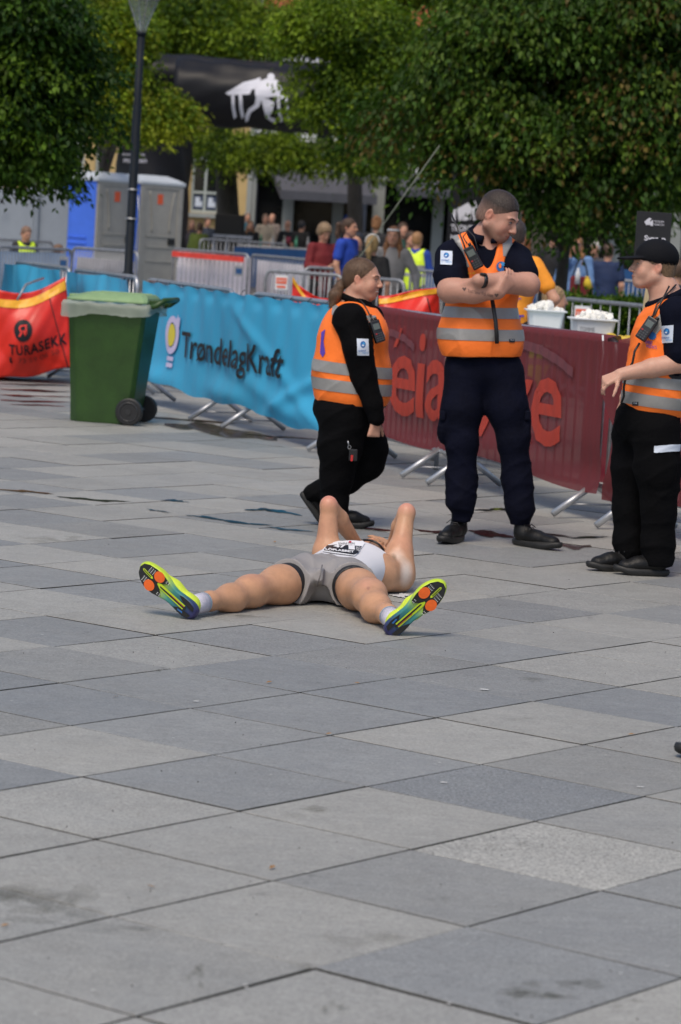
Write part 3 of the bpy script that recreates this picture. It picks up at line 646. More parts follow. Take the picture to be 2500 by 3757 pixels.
# ---------------------------------------------------------------- red woven bags
def red_bag(corners_px, Y, depth, label, tape, logo, seed):
    """a sagging sack: front face traced in its own plane, real depth behind it"""
    q = random.Random(seed); TL, TR, BR, BL = [at(x, y, Y + dy) for x, y, dy in corners_px]
    t = thing('woven_bag', (BL + BR) / 2, label, 'bag', 'large red woven bags'); o = t.location.copy()
    def fn(u, v, e=0.0):                 # u 0..1 across, v 0..1 up
        p = BL.lerp(BR, u).lerp(TL.lerp(TR, u), v)
        bul = 0.16 * math.sin(PI * u) * math.sin(PI * min(1, v * 1.1)) + 0.035 * math.sin(5 * u + 4 * v + seed) + 0.016 * math.sin(9 * u - 7 * v) + 0.010 * abs(math.sin(8 * u + 6 * v + 2 + math.sin(5 * v))) + 0.003 * math.sin(31 * u - 24 * v)
        sag = 0.03 * math.sin(5 * u + seed) * v - 0.05 * math.sin(PI * u) * v + 0.03 * math.sin(9 * u) * (1 - v) * 0.7
        return p + Vector((0, -bul - e, sag)) - o
    V, F = [], []; n1, n2 = 48, 40
    for i in range(n1 + 1):
        for j in range(n2 + 1): V.append(fn(i / n1, j / n2))
    for i in range(n1):
        for j in range(n2): F.append((i * (n2 + 1) + j, (i + 1) * (n2 + 1) + j, (i + 1) * (n2 + 1) + j + 1, i * (n2 + 1) + j + 1))
    W = n2 + 1
    b0 = len(V)                          # back and sides
    loop = [(i, 0) for i in range(n1 + 1)] + [(n1, j) for j in range(1, W)] + [(i, n2) for i in range(n1 - 1, -1, -1)] + [(0, j) for j in range(n2 - 1, 0, -1)]
    for i, j in loop:
        p = Vector(V[i * W + j]); V.append(p + Vector((0.12 * (0.5 - i / n1), depth, -0.10 * (j / n2))))
    for k in range(len(loop)):
        a = loop[k][0] * W + loop[k][1]; kk = (k + 1) % len(loop); b = loop[kk][0] * W + loop[kk][1]
        F.append((a, b0 + k, b0 + kk, b))
    F.append(tuple(b0 + k for k in range(len(loop))))
    mesh('sack', V, F, M['red_bag'], t, smooth=True)
    up = lambda e: (lambda u, v: fn(u, v, e))
    lo, hi = tape
    shape_on('tape', [(k / 20, lo(k / 20)) for k in range(21)] + [(1 - k / 20, hi(1 - k / 20)) for k in range(21)], up(0.008), M['amber'], t, cut=0.06)
    if logo:
        (cx, cy), R_ = logo
        shape_on('emblem', ell(cx, cy, R_ * 0.95, R_ * 1.05) + [], up(0.010), M['ink'], t, cut=0.05)
        k = R_
        text_on('emblem_letter', 'Я', up(0.016), cx - .48 * k, cx + .42 * k, cy - .55 * k, cy + .55 * k, M['red_bag'], t, offset=.01, cut=.04)
        text_on('lettering', 'TURASEKK', up(0.010), cx - .19, min(.97, cx + 0.50), cy - 2.35 * k, cy - 1.35 * k, M['ink'], t, offset=0.02, cut=0.04, spacing=1.1)
        text_on('lettering', '73 59 06 50', up(0.010), cx - .08, cx + 0.40, cy - 3.1 * k, cy - 2.65 * k, mat('faded_print', (0.22, 0.02, 0.015), 0.6), t, cut=0.04)
        tube('phone_mark', [fn(cx - .16 + .02 * math.cos(a), cy - 2.85 * k + .035 * math.sin(a), .012) for a in (2.2, 3.0, 3.8, 4.6)], 0.01, M['ink'], t, n=5)
    # stitched seam
    tube('seam', [fn(0.80 + 0.16 * (1 - v), v * 0.84, 0.004) for v in [k / 20 for k in range(21)]], 0.006, mat('dark_seam', (0.10, 0.012, 0.012), 0.7), t, n=5)
    return t
red_bag([(-28, 668, 0), (150, 642, 0.2), (166, 848, 0.1), (-30, 878, 0)], 27.6, 0.75, 'crumpled red woven bag with amber tape and black roundel at the left edge', (lambda u: 0.80 + 0.06 * u, lambda u: 0.885 + 0.08 * u), ((0.47, 0.56), 0.125), 2)
red_bag([(872, 672, 0), (1010, 656, 0), (1016, 800, 0), (880, 815, 0)], 22.9, 0.7, 'red woven bag with amber tape showing above the dark red banner', (lambda u: 0.86 + .04 * u, lambda u: 0.95 + 0.04 * u), ((0.62, 0.46), 0.17), 5)
red_bag([(673, 655, 0), (800, 672, 0), (800, 790, 0), (668, 780, 0)], 24.6, 0.7, 'red woven bag with sloping amber tape behind the blue banner, left of the ponytail', (lambda u: 0.98 - 0.85 * u, lambda u: 1.08 - 0.85 * u), None, 8)
tube('rope', [at(40, 690, 27.2), at(60, 655, 27.3), at(85, 645, 27.6), at(100, 640, 27.8)], 0.012, M['galv_dull'], None, n=6); tag(bpy.data.objects['rope'], 'grey lifting loop rising from the red bag at the left edge', 'rope')

# ---------------------------------------------------------------- street lamp
base = at(297, 600, 37); base.z = gz(37)
lamp = thing('street_lamp', base, 'tall dark street lamp with a clear conical lantern, in front of the toilet cabins', 'street lamp')
top = at(325.5, 79, 37).z - base.z
tube('post', [(0, 0, 0), (0, 0, 0.9), (0, 0, 0.92), (0, 0, top - 0.9), (0, 0, top - .88), (0, 0, top)], [0.074, 0.074, 0.057, 0.057, 0.049, 0.049], M['dark_metal'], lamp, n=24)
tube('collar', [(0, 0, top - 0.01), (0, 0, top + 0.03)], [0.062, 0.05], M['dark_metal'], lamp, n=24)
tube('cable_band', [(0, 0, 1.95), (0, 0, 1.97)], 0.072, M['galv'], lamp, n=16); tube('cable_band', [(0, 0, 1.58), (0, 0, 1.60)], 0.075, M['galv'], lamp, n=16)
tube('cable', [(0.075, -.02, 1.9), (0.10, -.03, 1.6), (0.08, -.03, 1.2), (0.10, -.02, 0.6)], 0.008, M['galv'], lamp, n=5)
M['lamp_glass'] = cloth_mat('clear_lamp_glass', (0.55, 0.58, 0.55), 0.5, 0.72, 0.1)
prof = [(0.047, 0.03), (0.06, 0.09), (0.10, 0.20), (0.155, 0.34), (0.195, 0.44), (0.215, 0.53)]
V = []; F = []; n = 32
for r, z in prof:
    for k in range(n): V.append((r * math.cos(2 * PI * k / n), r * math.sin(2 * PI * k / n), top + z))
for i in range(len(prof) - 1):
    for k in range(n): F.append((i * n + k, i * n + (k + 1) % n, (i + 1) * n + (k + 1) % n, (i + 1) * n + k))
mesh('lantern_glass', V, F, M['lamp_glass'], lamp, smooth=True)
for k in range(4):
    a = 2 * PI * k / 4 + .35; tube('lantern_rib', [((r + .004) * math.cos(a), (r + .004) * math.sin(a), top + z) for r, z in prof], 0.008, M['galv'], lamp, n=6)
tube('lantern_rim', [(0.205 * math.cos(2 * PI * k / 32), 0.205 * math.sin(2 * PI * k / 32), top + 0.46) for k in range(32)], 0.014, M['galv'], lamp, closed=True)
tube('lantern_cap', [(0, 0, top + .52), (0, 0, top + .57), (0, 0, top + .68), (0, 0, top + .71)], [0.25, 0.25, 0.11, 0.02], M['dark_metal'], lamp, n=32)

# ---------------------------------------------------------------- toilet cabins and urinal
M['cab_blue'] = mat('blue_plastic', (0.06, 0.17, 0.75), 0.42, noise=0.08, nscale=3)
M['cab_grey'] = mat('grey_plastic', (0.34, 0.33, 0.30), 0.5, noise=0.1, nscale=4)
M['cab_roof'] = mat('pale_roof_plastic', (0.50, 0.54, 0.58), 0.45, noise=0.06, nscale=4)
def cabin(px, Y, label):
    p = at(px, 500, Y); p.z = gz(Y)
    t = thing('toilet_cabin', p, label, 'portable toilet', 'toilet cabins', rz=math.radians(47)); W, D, H = 1.13, 0.98, 2.06
    wl_ = box('side_wall', (-0.0, D / 2, H / 2 + .08), (0.05, D, H), M['cab_blue'], t, bevel=0.01)
    for z in (0.9, 1.02, 1.75, 1.84, 1.93, 2.01): box('wall_rib', (-0.035, D / 2, z), (0.03, D * 0.55, 0.03), M['cab_blue'], wl_, bevel=0.008)
    box('side_wall', (W, D / 2, H / 2 + .08), (0.05, D, H), M['cab_blue'], t, bevel=0.01); box('back_wall', (W / 2, D, H / 2 + .08), (W, 0.05, H), M['cab_blue'], t, bevel=0.01)
    box('floor_tray', (W / 2, D / 2, 0.06), (W + .04, D + .04, 0.12), M['cab_grey'], t, bevel=0.01)
    for x in (0.055, W - 0.055): box('door_post', (x, -0.01, H / 2 + .08), (0.13, 0.07, H), M['cab_grey'], t, bevel=0.012)
    box('door_head', (W / 2, -0.01, H + 0.05), (W - .2, 0.07, 0.10), M['cab_grey'], t, bevel=0.01)
    d = box('door', (W / 2, -0.012, H / 2 + .06), (W - .25, 0.035, H - .1), M['cab_grey'], t, bevel=0.01)
    for s in (-1, 1): tube('door_moulding', bez((W / 2 + s * .34, -.04, H - .05), (W / 2 + s * .22, -.04, H * .75), (W / 2 + s * .24, -.04, 1.2), 10), 0.014, M['cab_grey'], d, n=6)
    box('door_moulding', (W / 2, -.036, 1.12), (W - .36, .02, .04), M['cab_grey'], d, bevel=.006); box('door_moulding', (W / 2, -.036, 0.90), (W - .36, .02, .03), M['cab_grey'], d, bevel=.006)
    box('door_moulding', (W / 2 - .02, -.036, 0.62), (W - .42, .02, .03), M['cab_grey'], d, bevel=.006)
    box('latch', (W / 2 + .30, -.045, 1.02), (0.17, .04, .12), mat('black_latch', (0.01, 0.01, 0.01), 0.5), d, bevel=.006)
    box('sticker', (W / 2 - .05, -.034, 1.86), (0.14, .006, .2), M['orange_sign'], d)
    loft('roof', [ring8(-0.06, W + .06, D / 2 + .06, .03, H + .08), ring8(-0.06, W + .06, D / 2 + .06, .03, H + .14), ring8(0.04, W - .04, D / 2 - .03, .06, H + .20), ring8(0.2, W - .2, D / 2 - .2, .1, H + .27)], M['cab_roof'], t, bevel=0.01).location.y = D / 2
cabin(221, 57.0, 'left toilet cabin with its blue side wall showing'); cabin(321, 57.6, 'right toilet cabin, behind and right of the street lamp')
p = at(78, 500, 48.5); p.z = gz(48.5)
ur = thing('urinal', p, 'pale grey plastic urinal stand left of the toilet cabins', 'urinal', rz=math.radians(-8)); M['urinal'] = mat('grey_urinal_plastic', (0.24, 0.27, 0.31), 0.4, noise=0.08, nscale=3)
def fin(cx, w_, h_, R_, rot, y, name='panel'):
    P = [(-w_ / 2, 0), (w_ / 2, 0), (w_ / 2, h_ - R_)] + [(w_ / 2 - R_ + R_ * math.cos(a), h_ - R_ + R_ * math.sin(a)) for a in [PI / 2 * k / 8 for k in range(1, 9)]] + [(-w_ / 2 + R_ * .3, h_)] + [(-w_ / 2, h_ - R_ * .3)]
    bm = bmesh.new(); f = bm.faces.new([bm.verts.new((x, 0, z)) for x, z in P]); r_ = bmesh.ops.extrude_face_region(bm, geom=[f]); bmesh.ops.translate(bm, vec=(0, 0.07, 0), verts=[v for v in r_['geom'] if isinstance(v, bmesh.types.BMVert)])
    o = bm_obj(name, bm, M['urinal'], ur, bevel=0.015); o.location = (cx, y, 0); o.rotation_euler = (0, 0, rot); return o
fin(0.30, 0.62, 1.98, 0.30, 0.25, -0.1); fin(-0.05, 0.55, 1.86, 0.08, -1.1, 0.0, 'panel'); fin(-0.28, 0.66, 1.90, 0.15, -0.15, -0.15)
loft('bowl', [ring8(-.3, .1, .12, .06, .5), ring8(-.4, .15, .2, .06, .75), ring8(-.4, .15, .2, .06, .8)], M['urinal'], ur, bevel=0.01)
box('latch', (0.02, -.2, 1.70), (.07, .03, .09), M['ink'], ur, bevel=.005); box('latch', (-0.48, -.3, 1.66), (.05, .03, .07), M['ink'], ur, bevel=.005)
# ---------------------------------------------------------------- smooth bodies: blended tapered limbs -> one surface
class Blob:
    def __init__(s, lo, hi, res):
        s.lo = np.array(lo, float); s.res = res; s.n = np.maximum(4, np.ceil((np.array(hi, float) - s.lo) / res).astype(int) + 1)
        s.D = np.full(s.n, 1.0, np.float32)
    def _blk(s, lo, hi):
        a = np.clip(np.floor((np.array(lo) - s.lo) / s.res).astype(int), 0, s.n); b = np.clip(np.ceil((np.array(hi) - s.lo) / s.res).astype(int) + 1, 0, s.n)
        if np.any(b <= a): return None
        ax = [s.lo[i] + s.res * np.arange(a[i], b[i]) for i in range(3)]
        X = ax[0][:, None, None].astype(np.float32); Y = ax[1][None, :, None].astype(np.float32); Z = ax[2][None, None, :].astype(np.float32)
        return (slice(a[0], b[0]), slice(a[1], b[1]), slice(a[2], b[2])), X, Y, Z
    def _mix(s, sl, d, k, sub):
        A = s.D[sl]
        if sub:
            d = -d
            if k > 0: h = np.clip(k - np.abs(A - d), 0, None) / k; s.D[sl] = np.maximum(A, d) + h * h * k * 0.25
            else: s.D[sl] = np.maximum(A, d)
        elif k > 0:
            h = np.clip(k - np.abs(A - d), 0, None) / k; s.D[sl] = np.minimum(A, d) - h * h * k * 0.25
        else: s.D[sl] = np.minimum(A, d)
    def cone(s, a, b, ra, rb=None, k=0.02, flat=None, sub=False):
        """tapered limb a->b; flat=(axis, factor) squeezes the section along that axis"""
        rb = ra if rb is None else rb; a = np.array(a, float); b = np.array(b, float); R = max(ra, rb) * (max(1, flat[1]) if flat else 1) + k + 2.5 * s.res
        q = s._blk(np.minimum(a, b) - R, np.maximum(a, b) + R)
        if q is None: return s
        sl, X, Y, Z = q; ab = b - a; L2 = max(1e-9, float(ab @ ab))
        px, py, pz = X - a[0], Y - a[1], Z - a[2]
        t = np.clip((px * ab[0] + py * ab[1] + pz * ab[2]) / L2, 0, 1)
        dx, dy, dz = px - t * ab[0], py - t * ab[1], pz - t * ab[2]
        if flat:
            n = np.array(flat[0], float); n /= np.linalg.norm(n); f = 1 / flat[1] - 1
            w_ = (dx * n[0] + dy * n[1] + dz * n[2]) * f; dx = dx + w_ * n[0]; dy = dy + w_ * n[1]; dz = dz + w_ * n[2]
        d = np.sqrt(dx * dx + dy * dy + dz * dz) - (ra + (rb - ra) * t)
        s._mix(sl, d, k, sub); return s
    def ell(s, c, r, k=0.02, R=None, sub=False):
        c = np.array(c, float); r = np.array(r, float); m = r.max() + k + 2.5 * s.res
        q = s._blk(c - m, c + m)
        if q is None: return s
        sl, X, Y, Z = q; x, y, z = X - c[0], Y - c[1], Z - c[2]
        if R is not None:
            R = np.array(R); x, y, z = (x * R[0, i] + y * R[1, i] + z * R[2, i] for i in range(3))
        k0 = np.sqrt((x / r[0]) ** 2 + (y / r[1]) ** 2 + (z / r[2]) ** 2); k1 = np.sqrt((x / r[0] ** 2) ** 2 + (y / r[1] ** 2) ** 2 + (z / r[2] ** 2) ** 2) + 1e-6
        s._mix(sl, k0 * (k0 - 1) / k1, k, sub); return s
    def chain(s, P, R, k=0.02, flat=None):
        for i in range(len(P) - 1): s.cone(P[i], P[i + 1], R[i], R[i + 1], k, flat)
        return s
    def plane(s, p, n, k=0.004):          # keep the side n points away from
        n = np.array(n, float); n /= np.linalg.norm(n); p = np.array(p, float)
        _, X, Y, Z = s._blk(s.lo, s.lo + s.res * s.n); d = (X - p[0]) * n[0] + (Y - p[1]) * n[1] + (Z - p[2]) * n[2]
        s.D = np.maximum(s.D, d.astype(np.float32)); return s
    def cutp(s, p, n, x0, side):          # plane cut limited to one side of x0
        n = np.array(n, float); n /= np.linalg.norm(n); _, X, Y, Z = s._blk(s.lo, s.lo + s.res * s.n); d = (X - p[0]) * n[0] + (Y - p[1]) * n[1] + (Z - p[2]) * n[2]
        s.D = np.where((X - x0) * side > 0, np.maximum(s.D, d), s.D).astype(np.float32); return s
    def get(s):
        D = s.D; D[0], D[-1], D[:, 0], D[:, -1], D[:, :, 0], D[:, :, -1] = 1, 1, 1, 1, 1, 1
        n0, n1, n2 = D.shape; I = D < 0
        c = np.zeros((n0 - 1, n1 - 1, n2 - 1), np.int8)
        for i in (0, 1):
            for j in (0, 1):
                for k in (0, 1): c += I[i:n0 - 1 + i, j:n1 - 1 + j, k:n2 - 1 + k]
        act = np.argwhere((c > 0) & (c < 8)); idx = np.full(c.shape, -1, np.int32); idx[tuple(act.T)] = np.arange(len(act))
        acc = np.zeros((len(act), 3)); cnt = np.zeros(len(act)); C = {}
        for i in (0, 1):
            for j in (0, 1):
                for k in (0, 1): C[i, j, k] = D[act[:, 0] + i, act[:, 1] + j, act[:, 2] + k]
        ks = list(C)
        for a in ks:
            for ax in range(3):
                if a[ax] == 0:
                    b = list(a); b[ax] = 1; b = tuple(b); va, vb = C[a], C[b]; m = (va < 0) != (vb < 0)
                    t = np.where(m, va / np.where(m, va - vb, 1), 0); P = np.array(a, float)[None] + t[:, None] * (np.array(b) - np.array(a))[None]
                    acc[m] += P[m]; cnt[m] += 1
        V = s.lo + s.res * (act + acc / cnt[:, None]); F = []
        for ax in range(3):
            sl0 = [slice(None)] * 3; sl1 = [slice(None)] * 3; sl0[ax] = slice(0, -1); sl1[ax] = slice(1, None)
            e = np.argwhere(I[tuple(sl0)] != I[tuple(sl1)]); u, v = [(1, 2), (2, 0), (0, 1)][ax]
            e = e[(e[:, u] > 0) & (e[:, v] > 0)]
            def nb(du, dv): q = e.copy(); q[:, u] -= du; q[:, v] -= dv; return idx[tuple(q.T)]
            Q = np.stack([nb(1, 1), nb(0, 1), nb(0, 0), nb(1, 0)], 1); fl = ~I[tuple(e.T)]; Q[fl] = Q[fl][:, ::-1]
            F.append(Q[(Q >= 0).all(1)])
        return V, np.concatenate(F)
def relax(V, F, it=1, f=0.5):
    e = np.concatenate([F[:, [0, 1]], F[:, [1, 2]], F[:, [2, 3]], F[:, [3, 0]]]); e = np.concatenate([e, e[:, ::-1]])
    n = len(V); cnt = np.bincount(e[:, 0], minlength=n)[:, None].clip(1)
    for _ in range(it):
        S_ = np.stack([np.bincount(e[:, 0], V[e[:, 1], i], minlength=n) for i in range(3)], 1) / cnt
        V = V + (S_ - V) * f
    return V
def normals(V, F):
    n = np.cross(V[F[:, 2]] - V[F[:, 0]], V[F[:, 3]] - V[F[:, 1]]); N = np.zeros_like(V)
    for i in range(4):
        for a in range(3): N[:, a] += np.bincount(F[:, i], n[:, a], minlength=len(V))
    return N / (np.linalg.norm(N, axis=1, keepdims=True) + 1e-9)
def fast_mesh(name, V, F, mt, parent=None, smooth=True, Col=None, loc=None, **kw):
    me = bpy.data.meshes.new(name); V = np.asarray(V, np.float32); F = np.asarray(F, np.int32); k = F.shape[1]
    me.vertices.add(len(V)); me.vertices.foreach_set('co', V.ravel()); me.loops.add(F.size); me.loops.foreach_set('vertex_index', F.ravel())
    me.polygons.add(len(F)); me.polygons.foreach_set('loop_start', np.arange(0, F.size, k, dtype=np.int32)); me.polygons.foreach_set('loop_total', np.full(len(F), k, np.int32))
    if smooth: me.polygons.foreach_set('use_smooth', np.ones(len(F), bool))
    me.update(); me.validate()
    if Col is not None: set_col(me, Col)
    o = link(name, me, mt, parent, **kw)
    return o
def folds(V, N, amp, seed=0, dirs=((3, 2, 22), (9, -5, 30), (-14, 6, 17)), where=None):
    q = np.random.default_rng(seed); D = np.zeros(len(V))
    for d in dirs:
        d = np.array(d, float); ph = q.uniform(0, 6.28); wob = 1.3 * np.sin(V @ np.array([5.1, 7.3, 3.7]) + q.uniform(0, 6)) + 0.8 * np.sin(V @ np.array([-11, 4, 9.]) + q.uniform(0, 6))
        D += (1 - np.abs(np.sin(V @ d / 2 + ph + wob))) ** 2 * (0.5 + 0.5 * np.sin(V @ q.normal(0, 6, 3) + q.uniform(0, 6)))
    D = D / len(dirs) - 0.25
    if where is not None: D = D * where(V)
    return V + N * (D * amp)[:, None]
def skin_col(base, V, spots=()):
    C = np.tile(np.array(base, float), (len(V), 1)); q = 0.06 * np.sin(V @ np.array([31., 17, 23])) + 0.05 * np.sin(V @ np.array([-19., 43, 29])); C *= (1 + 0.5 * q)[:, None]
    for c, r, colr, a in spots:
        r = np.array(r if hasattr(r, '__len__') else (r, r, r), float); d = np.sqrt((((V - np.array(c)) / r) ** 2).sum(1)); w_ = np.clip(1.5 - d, 0, 1)[:, None] * a
        C = C * (1 - w_) + np.array(colr) * w_
    return C
M['skin'] = mat('skin', (0.5, 0.3, 0.2), 0.5, sss=0.12, vcol=True, spec=0.35, noise=0.06, nscale=60, bump=0.12, bscale=250)
SKIN = (0.52, 0.275, 0.185); LIP = (0.42, 0.13, 0.11); RED = (0.60, 0.22, 0.15)

def rotz(a): return np.array([[math.cos(a), -math.sin(a), 0], [math.sin(a), math.cos(a), 0], [0, 0, 1]])
def rotx(a): return np.array([[1, 0, 0], [0, math.cos(a), -math.sin(a)], [0, math.sin(a), math.cos(a)]])
def roty(a): return np.array([[math.cos(a), 0, math.sin(a)], [0, 1, 0], [-math.sin(a), 0, math.cos(a)]])
def face_frame(yaw, pitch=0.0, roll=0.0):
    """columns: right-ear side, face direction, up; yaw 0 looks at the camera (-y), + turns to image right"""
    return rotz(yaw) @ rotx(pitch) @ roty(roll) @ np.array([[1, 0, 0], [0, -1, 0], [0, 0, 1]]).T
def head(b, c, R, s=1.0, jaw=1.0, fat=0.0, smile=0.0, beard=0.0, brow=None, skin=SKIN, detail=True):
    """adds a head to blob b. c: centre between the ears; R: columns x(side) y(face) z(up). Height about 0.235 s"""
    P = lambda x, y, z: np.array(c) + R @ (np.array([x, y, z]) * s)
    b.ell(P(0, -0.012, 0.038), np.array([0.073, 0.092, 0.083]) * s, 0.02, R)          # skull
    b.ell(P(0, 0.030, -0.010), np.array([0.063, 0.066, 0.085]) * s, 0.025, R)         # face
    b.ell(P(0, 0.057, -0.082), np.array([(0.031 + fat * .4) * jaw, 0.033, 0.026]) * s, 0.025, R)  # chin
    for x in (-1, 1):
        b.cone(P(x * .052 * jaw, 0.0, -0.045), P(x * 0.025 * jaw, 0.052, -0.080), (0.022 + fat) * s, 0.020 * s, 0.025 * s)      # jaw line
        b.ell(P(x * 0.034, 0.058 + fat * .3, -0.032), np.array([0.022 + fat, 0.021 + fat * .5, 0.024 + fat]) * s, 0.02 * s, R)   # cheek
        if detail:
            b.ell(P(x * 0.030, 0.0915, 0.010), np.array([0.015, 0.012, 0.011]) * s, 0.008 * s, R, sub=True)             # eye socket
            b.ell(P(x * 0.030, 0.0785, 0.008), np.array([0.0125, 0.0125, 0.0105]) * s, 0.003 * s, R)                                      # eyeball, lids
            b.cone(P(x * 0.014, 0.091, 0.027), P(x * 0.045, 0.080, 0.026), 0.0075 * s, 0.006 * s, 0.012 * s)                # brow
            E = R @ rotz(x * 0.35)
            b.ell(P(x * 0.077, -0.008, 0.000), np.array([0.0085, 0.0175, 0.028]) * s, 0.006 * s, E)                         # ear
            b.ell(P(x * 0.084, -0.004, 0.004), np.array([0.006, 0.0095, 0.016]) * s, 0.004 * s, E, sub=True)
    b.cone(P(0, 0.090, 0.016), P(0, 0.113, -0.024), 0.0080 * s, 0.0105 * s, 0.011 * s)    # nose
    if detail:
        for x in (-1, 1): b.ell(P(x * 0.0125, 0.103, -0.028), np.array([0.009, 0.010, 0.0075]) * s, 0.006 * s, R)
        w_ = 0.021 + 0.008 * smile
        b.ell(P(0, 0.079, -0.056), np.array([0.027, 0.018, 0.022]) * s, 0.012 * s, R)      # mouth mound
        b.cone(P(-w_, 0.080 - smile * .004, -0.053 + smile * .006), P(0, 0.0945, -0.051), 0.0045 * s, 0.0058 * s, 0.005 * s); b.cone(P(w_, 0.080 - smile * .004, -0.053 + smile * .006), P(0, 0.0945, -0.051), 0.0045 * s, 0.0058 * s, 0.005 * s)
        b.cone(P(-w_ * .7, 0.084, -0.0635), P(w_ * .7, 0.084, -0.0635), 0.0058 * s, 0.0058 * s, 0.006 * s)
        b.cone(P(-w_, 0.091, -0.0575 + smile * .004), P(w_, 0.091, -0.0575 + smile * .004), 0.0022 * s, 0.0022 * s, 0.002 * s, sub=True)
    bc = brow or (0.12, 0.07, 0.045); sp = []
    for x in (-1, 1):
        sp += [(P(x * 0.030, 0.094, 0.030), (0.013 * s, 0.013 * s, 0.0042 * s), bc, 0.75), (P(x * 0.030, 0.092, 0.0085), (0.0085 * s, 0.010 * s, 0.0032 * s), (0.03, 0.022, 0.02), 0.85),
               (P(x * 0.042, 0.080, -0.025), 0.022 * s, RED, 0.30), (P(x * 0.080, 0, 0), 0.024 * s, RED, 0.55)]
    sp += [(P(0, 0.113, -0.026), 0.012 * s, RED, 0.35), (P(0, 0.100, -0.0515), (0.020 * s, 0.014 * s, 0.0045 * s), LIP, 0.7), (P(0, 0.095, -0.063), (0.016 * s, 0.012 * s, 0.005 * s), LIP, 0.7)]
    if smile > .5: sp += [(P(0, 0.097, -0.0575), (0.017 * s, 0.015 * s, 0.003 * s), (0.75, 0.72, 0.66), 0.9)]
    if beard:
        bb = (0.16, 0.095, 0.065)
        sp = [(P(x, y, z), r, bb, beard) for x, y, z, r in ((0, 0.075, -0.095, 0.030 * s), (-.035, 0.055, -0.085, .028 * s), (.035, 0.055, -0.085, .028 * s), (-.056, 0.02, -0.062, .028 * s), (.056, 0.02, -0.062, .028 * s), (0, 0.106, -0.042, .011 * s), (-.058, 0.0, -0.03, .018 * s), (.058, 0.0, -0.03, .018 * s))] + sp
    return P, sp
def hand(b, wrist, tip_dir, palm_n, s=1.0, curl=0.3, spread=0.10, thumb=1, k=0.006, thumb_in=0.0):
    """five fingers; tip_dir from the wrist along the hand, palm_n out of the palm; thumb on side +1/-1 of (palm_n x tip_dir)"""
    w_ = np.array(wrist, float); d = np.array(tip_dir, float); d /= np.linalg.norm(d); n = np.array(palm_n, float); n -= d * (n @ d); n /= np.linalg.norm(n); x = np.cross(n, d) * thumb
    r = 0.0085 * s
    for i, off in enumerate((0.030, 0.010, -0.010, -0.029)):        # palm, one ray per finger
        b.cone(w_ + x * off * .55 * s, w_ + d * 0.088 * s + x * off * s - n * 0.002, 0.0155 * s, 0.0125 * s, 0.012, None)
    for off, L, a in ((0.030, 0.070, 1.0), (0.010, 0.079, 1.0), (-0.010, 0.073, 1.05), (-0.029, 0.057, 1.1)):
        p = w_ + d * 0.088 * s + x * off * s; dd = d + x * off / 0.03 * spread; dd /= np.linalg.norm(dd); ang = 0.0; seg = (0.46, 0.30, 0.24)
        for t, f in enumerate(seg):
            ang += curl * (0.9, 1.25, 0.9)[t] * a; v = dd * math.cos(ang) + n * math.sin(ang); q = p + v * L * f * s
            b.cone(p, q, r * (1.05 - .12 * t), r * (0.93 - .12 * t), k); p = q
    p = w_ + d * 0.022 * s + x * 0.024 * s; v = d * 0.62 + x * (0.72 - thumb_in) + n * (0.25 + thumb_in * .6)
    for L, f in ((0.042, 1.35), (0.034, 1.1), (0.027, 0.95)):
        v /= np.linalg.norm(v); q = p + v * L * s; b.cone(p, q, r * f, r * f * .88, 0.008); p = q; v = v + d * 0.25 + n * 0.15 * (1 + curl)
def cut_band(name, V, F, p, n, w_, off, m, parent, clip=None):
    """a strip of a garment between two parallel planes, lifted off the cloth by off"""
    bm = bmesh.new(); vs = [bm.verts.new(v) for v in V.tolist()]
    n = Vector(n).normalized(); p = Vector(p); d = (V - np.array(p)) @ np.array(n); keep = (np.abs(d[F]) < w_ / 2 + 0.02).any(1)
    for f in F[keep].tolist():
        try: bm.faces.new([vs[i] for i in f])
        except ValueError: pass
    bmesh.ops.delete(bm, geom=[v for v in bm.verts if not v.link_faces], context='VERTS')
    for s_, q_ in ((1, p + n * w_ / 2), (-1, p - n * w_ / 2)): bmesh.ops.bisect_plane(bm, geom=bm.verts[:] + bm.edges[:] + bm.faces[:], plane_co=q_, plane_no=n * s_, clear_outer=True)
    for cp, cn in (clip or []): bmesh.ops.bisect_plane(bm, geom=bm.verts[:] + bm.edges[:] + bm.faces[:], plane_co=Vector(cp), plane_no=Vector(cn), clear_outer=True)
    bm.normal_update()
    nn = [v.normal.copy() for v in bm.verts]
    for v, q_ in zip(bm.verts, nn): v.co += q_ * off
    me = bpy.data.meshes.new(name); bm.to_mesh(me); bm.free(); me.shade_smooth(); return link(name, me, m, parent)
def hit(o, x, z, y0=-3):                  # first surface of o seen from the front (-y), in its own space
    r, loc, nn, _ = o.ray_cast(Vector((x, y0, z)), Vector((0, 1, 0))); return (loc, nn) if r else (None, None)

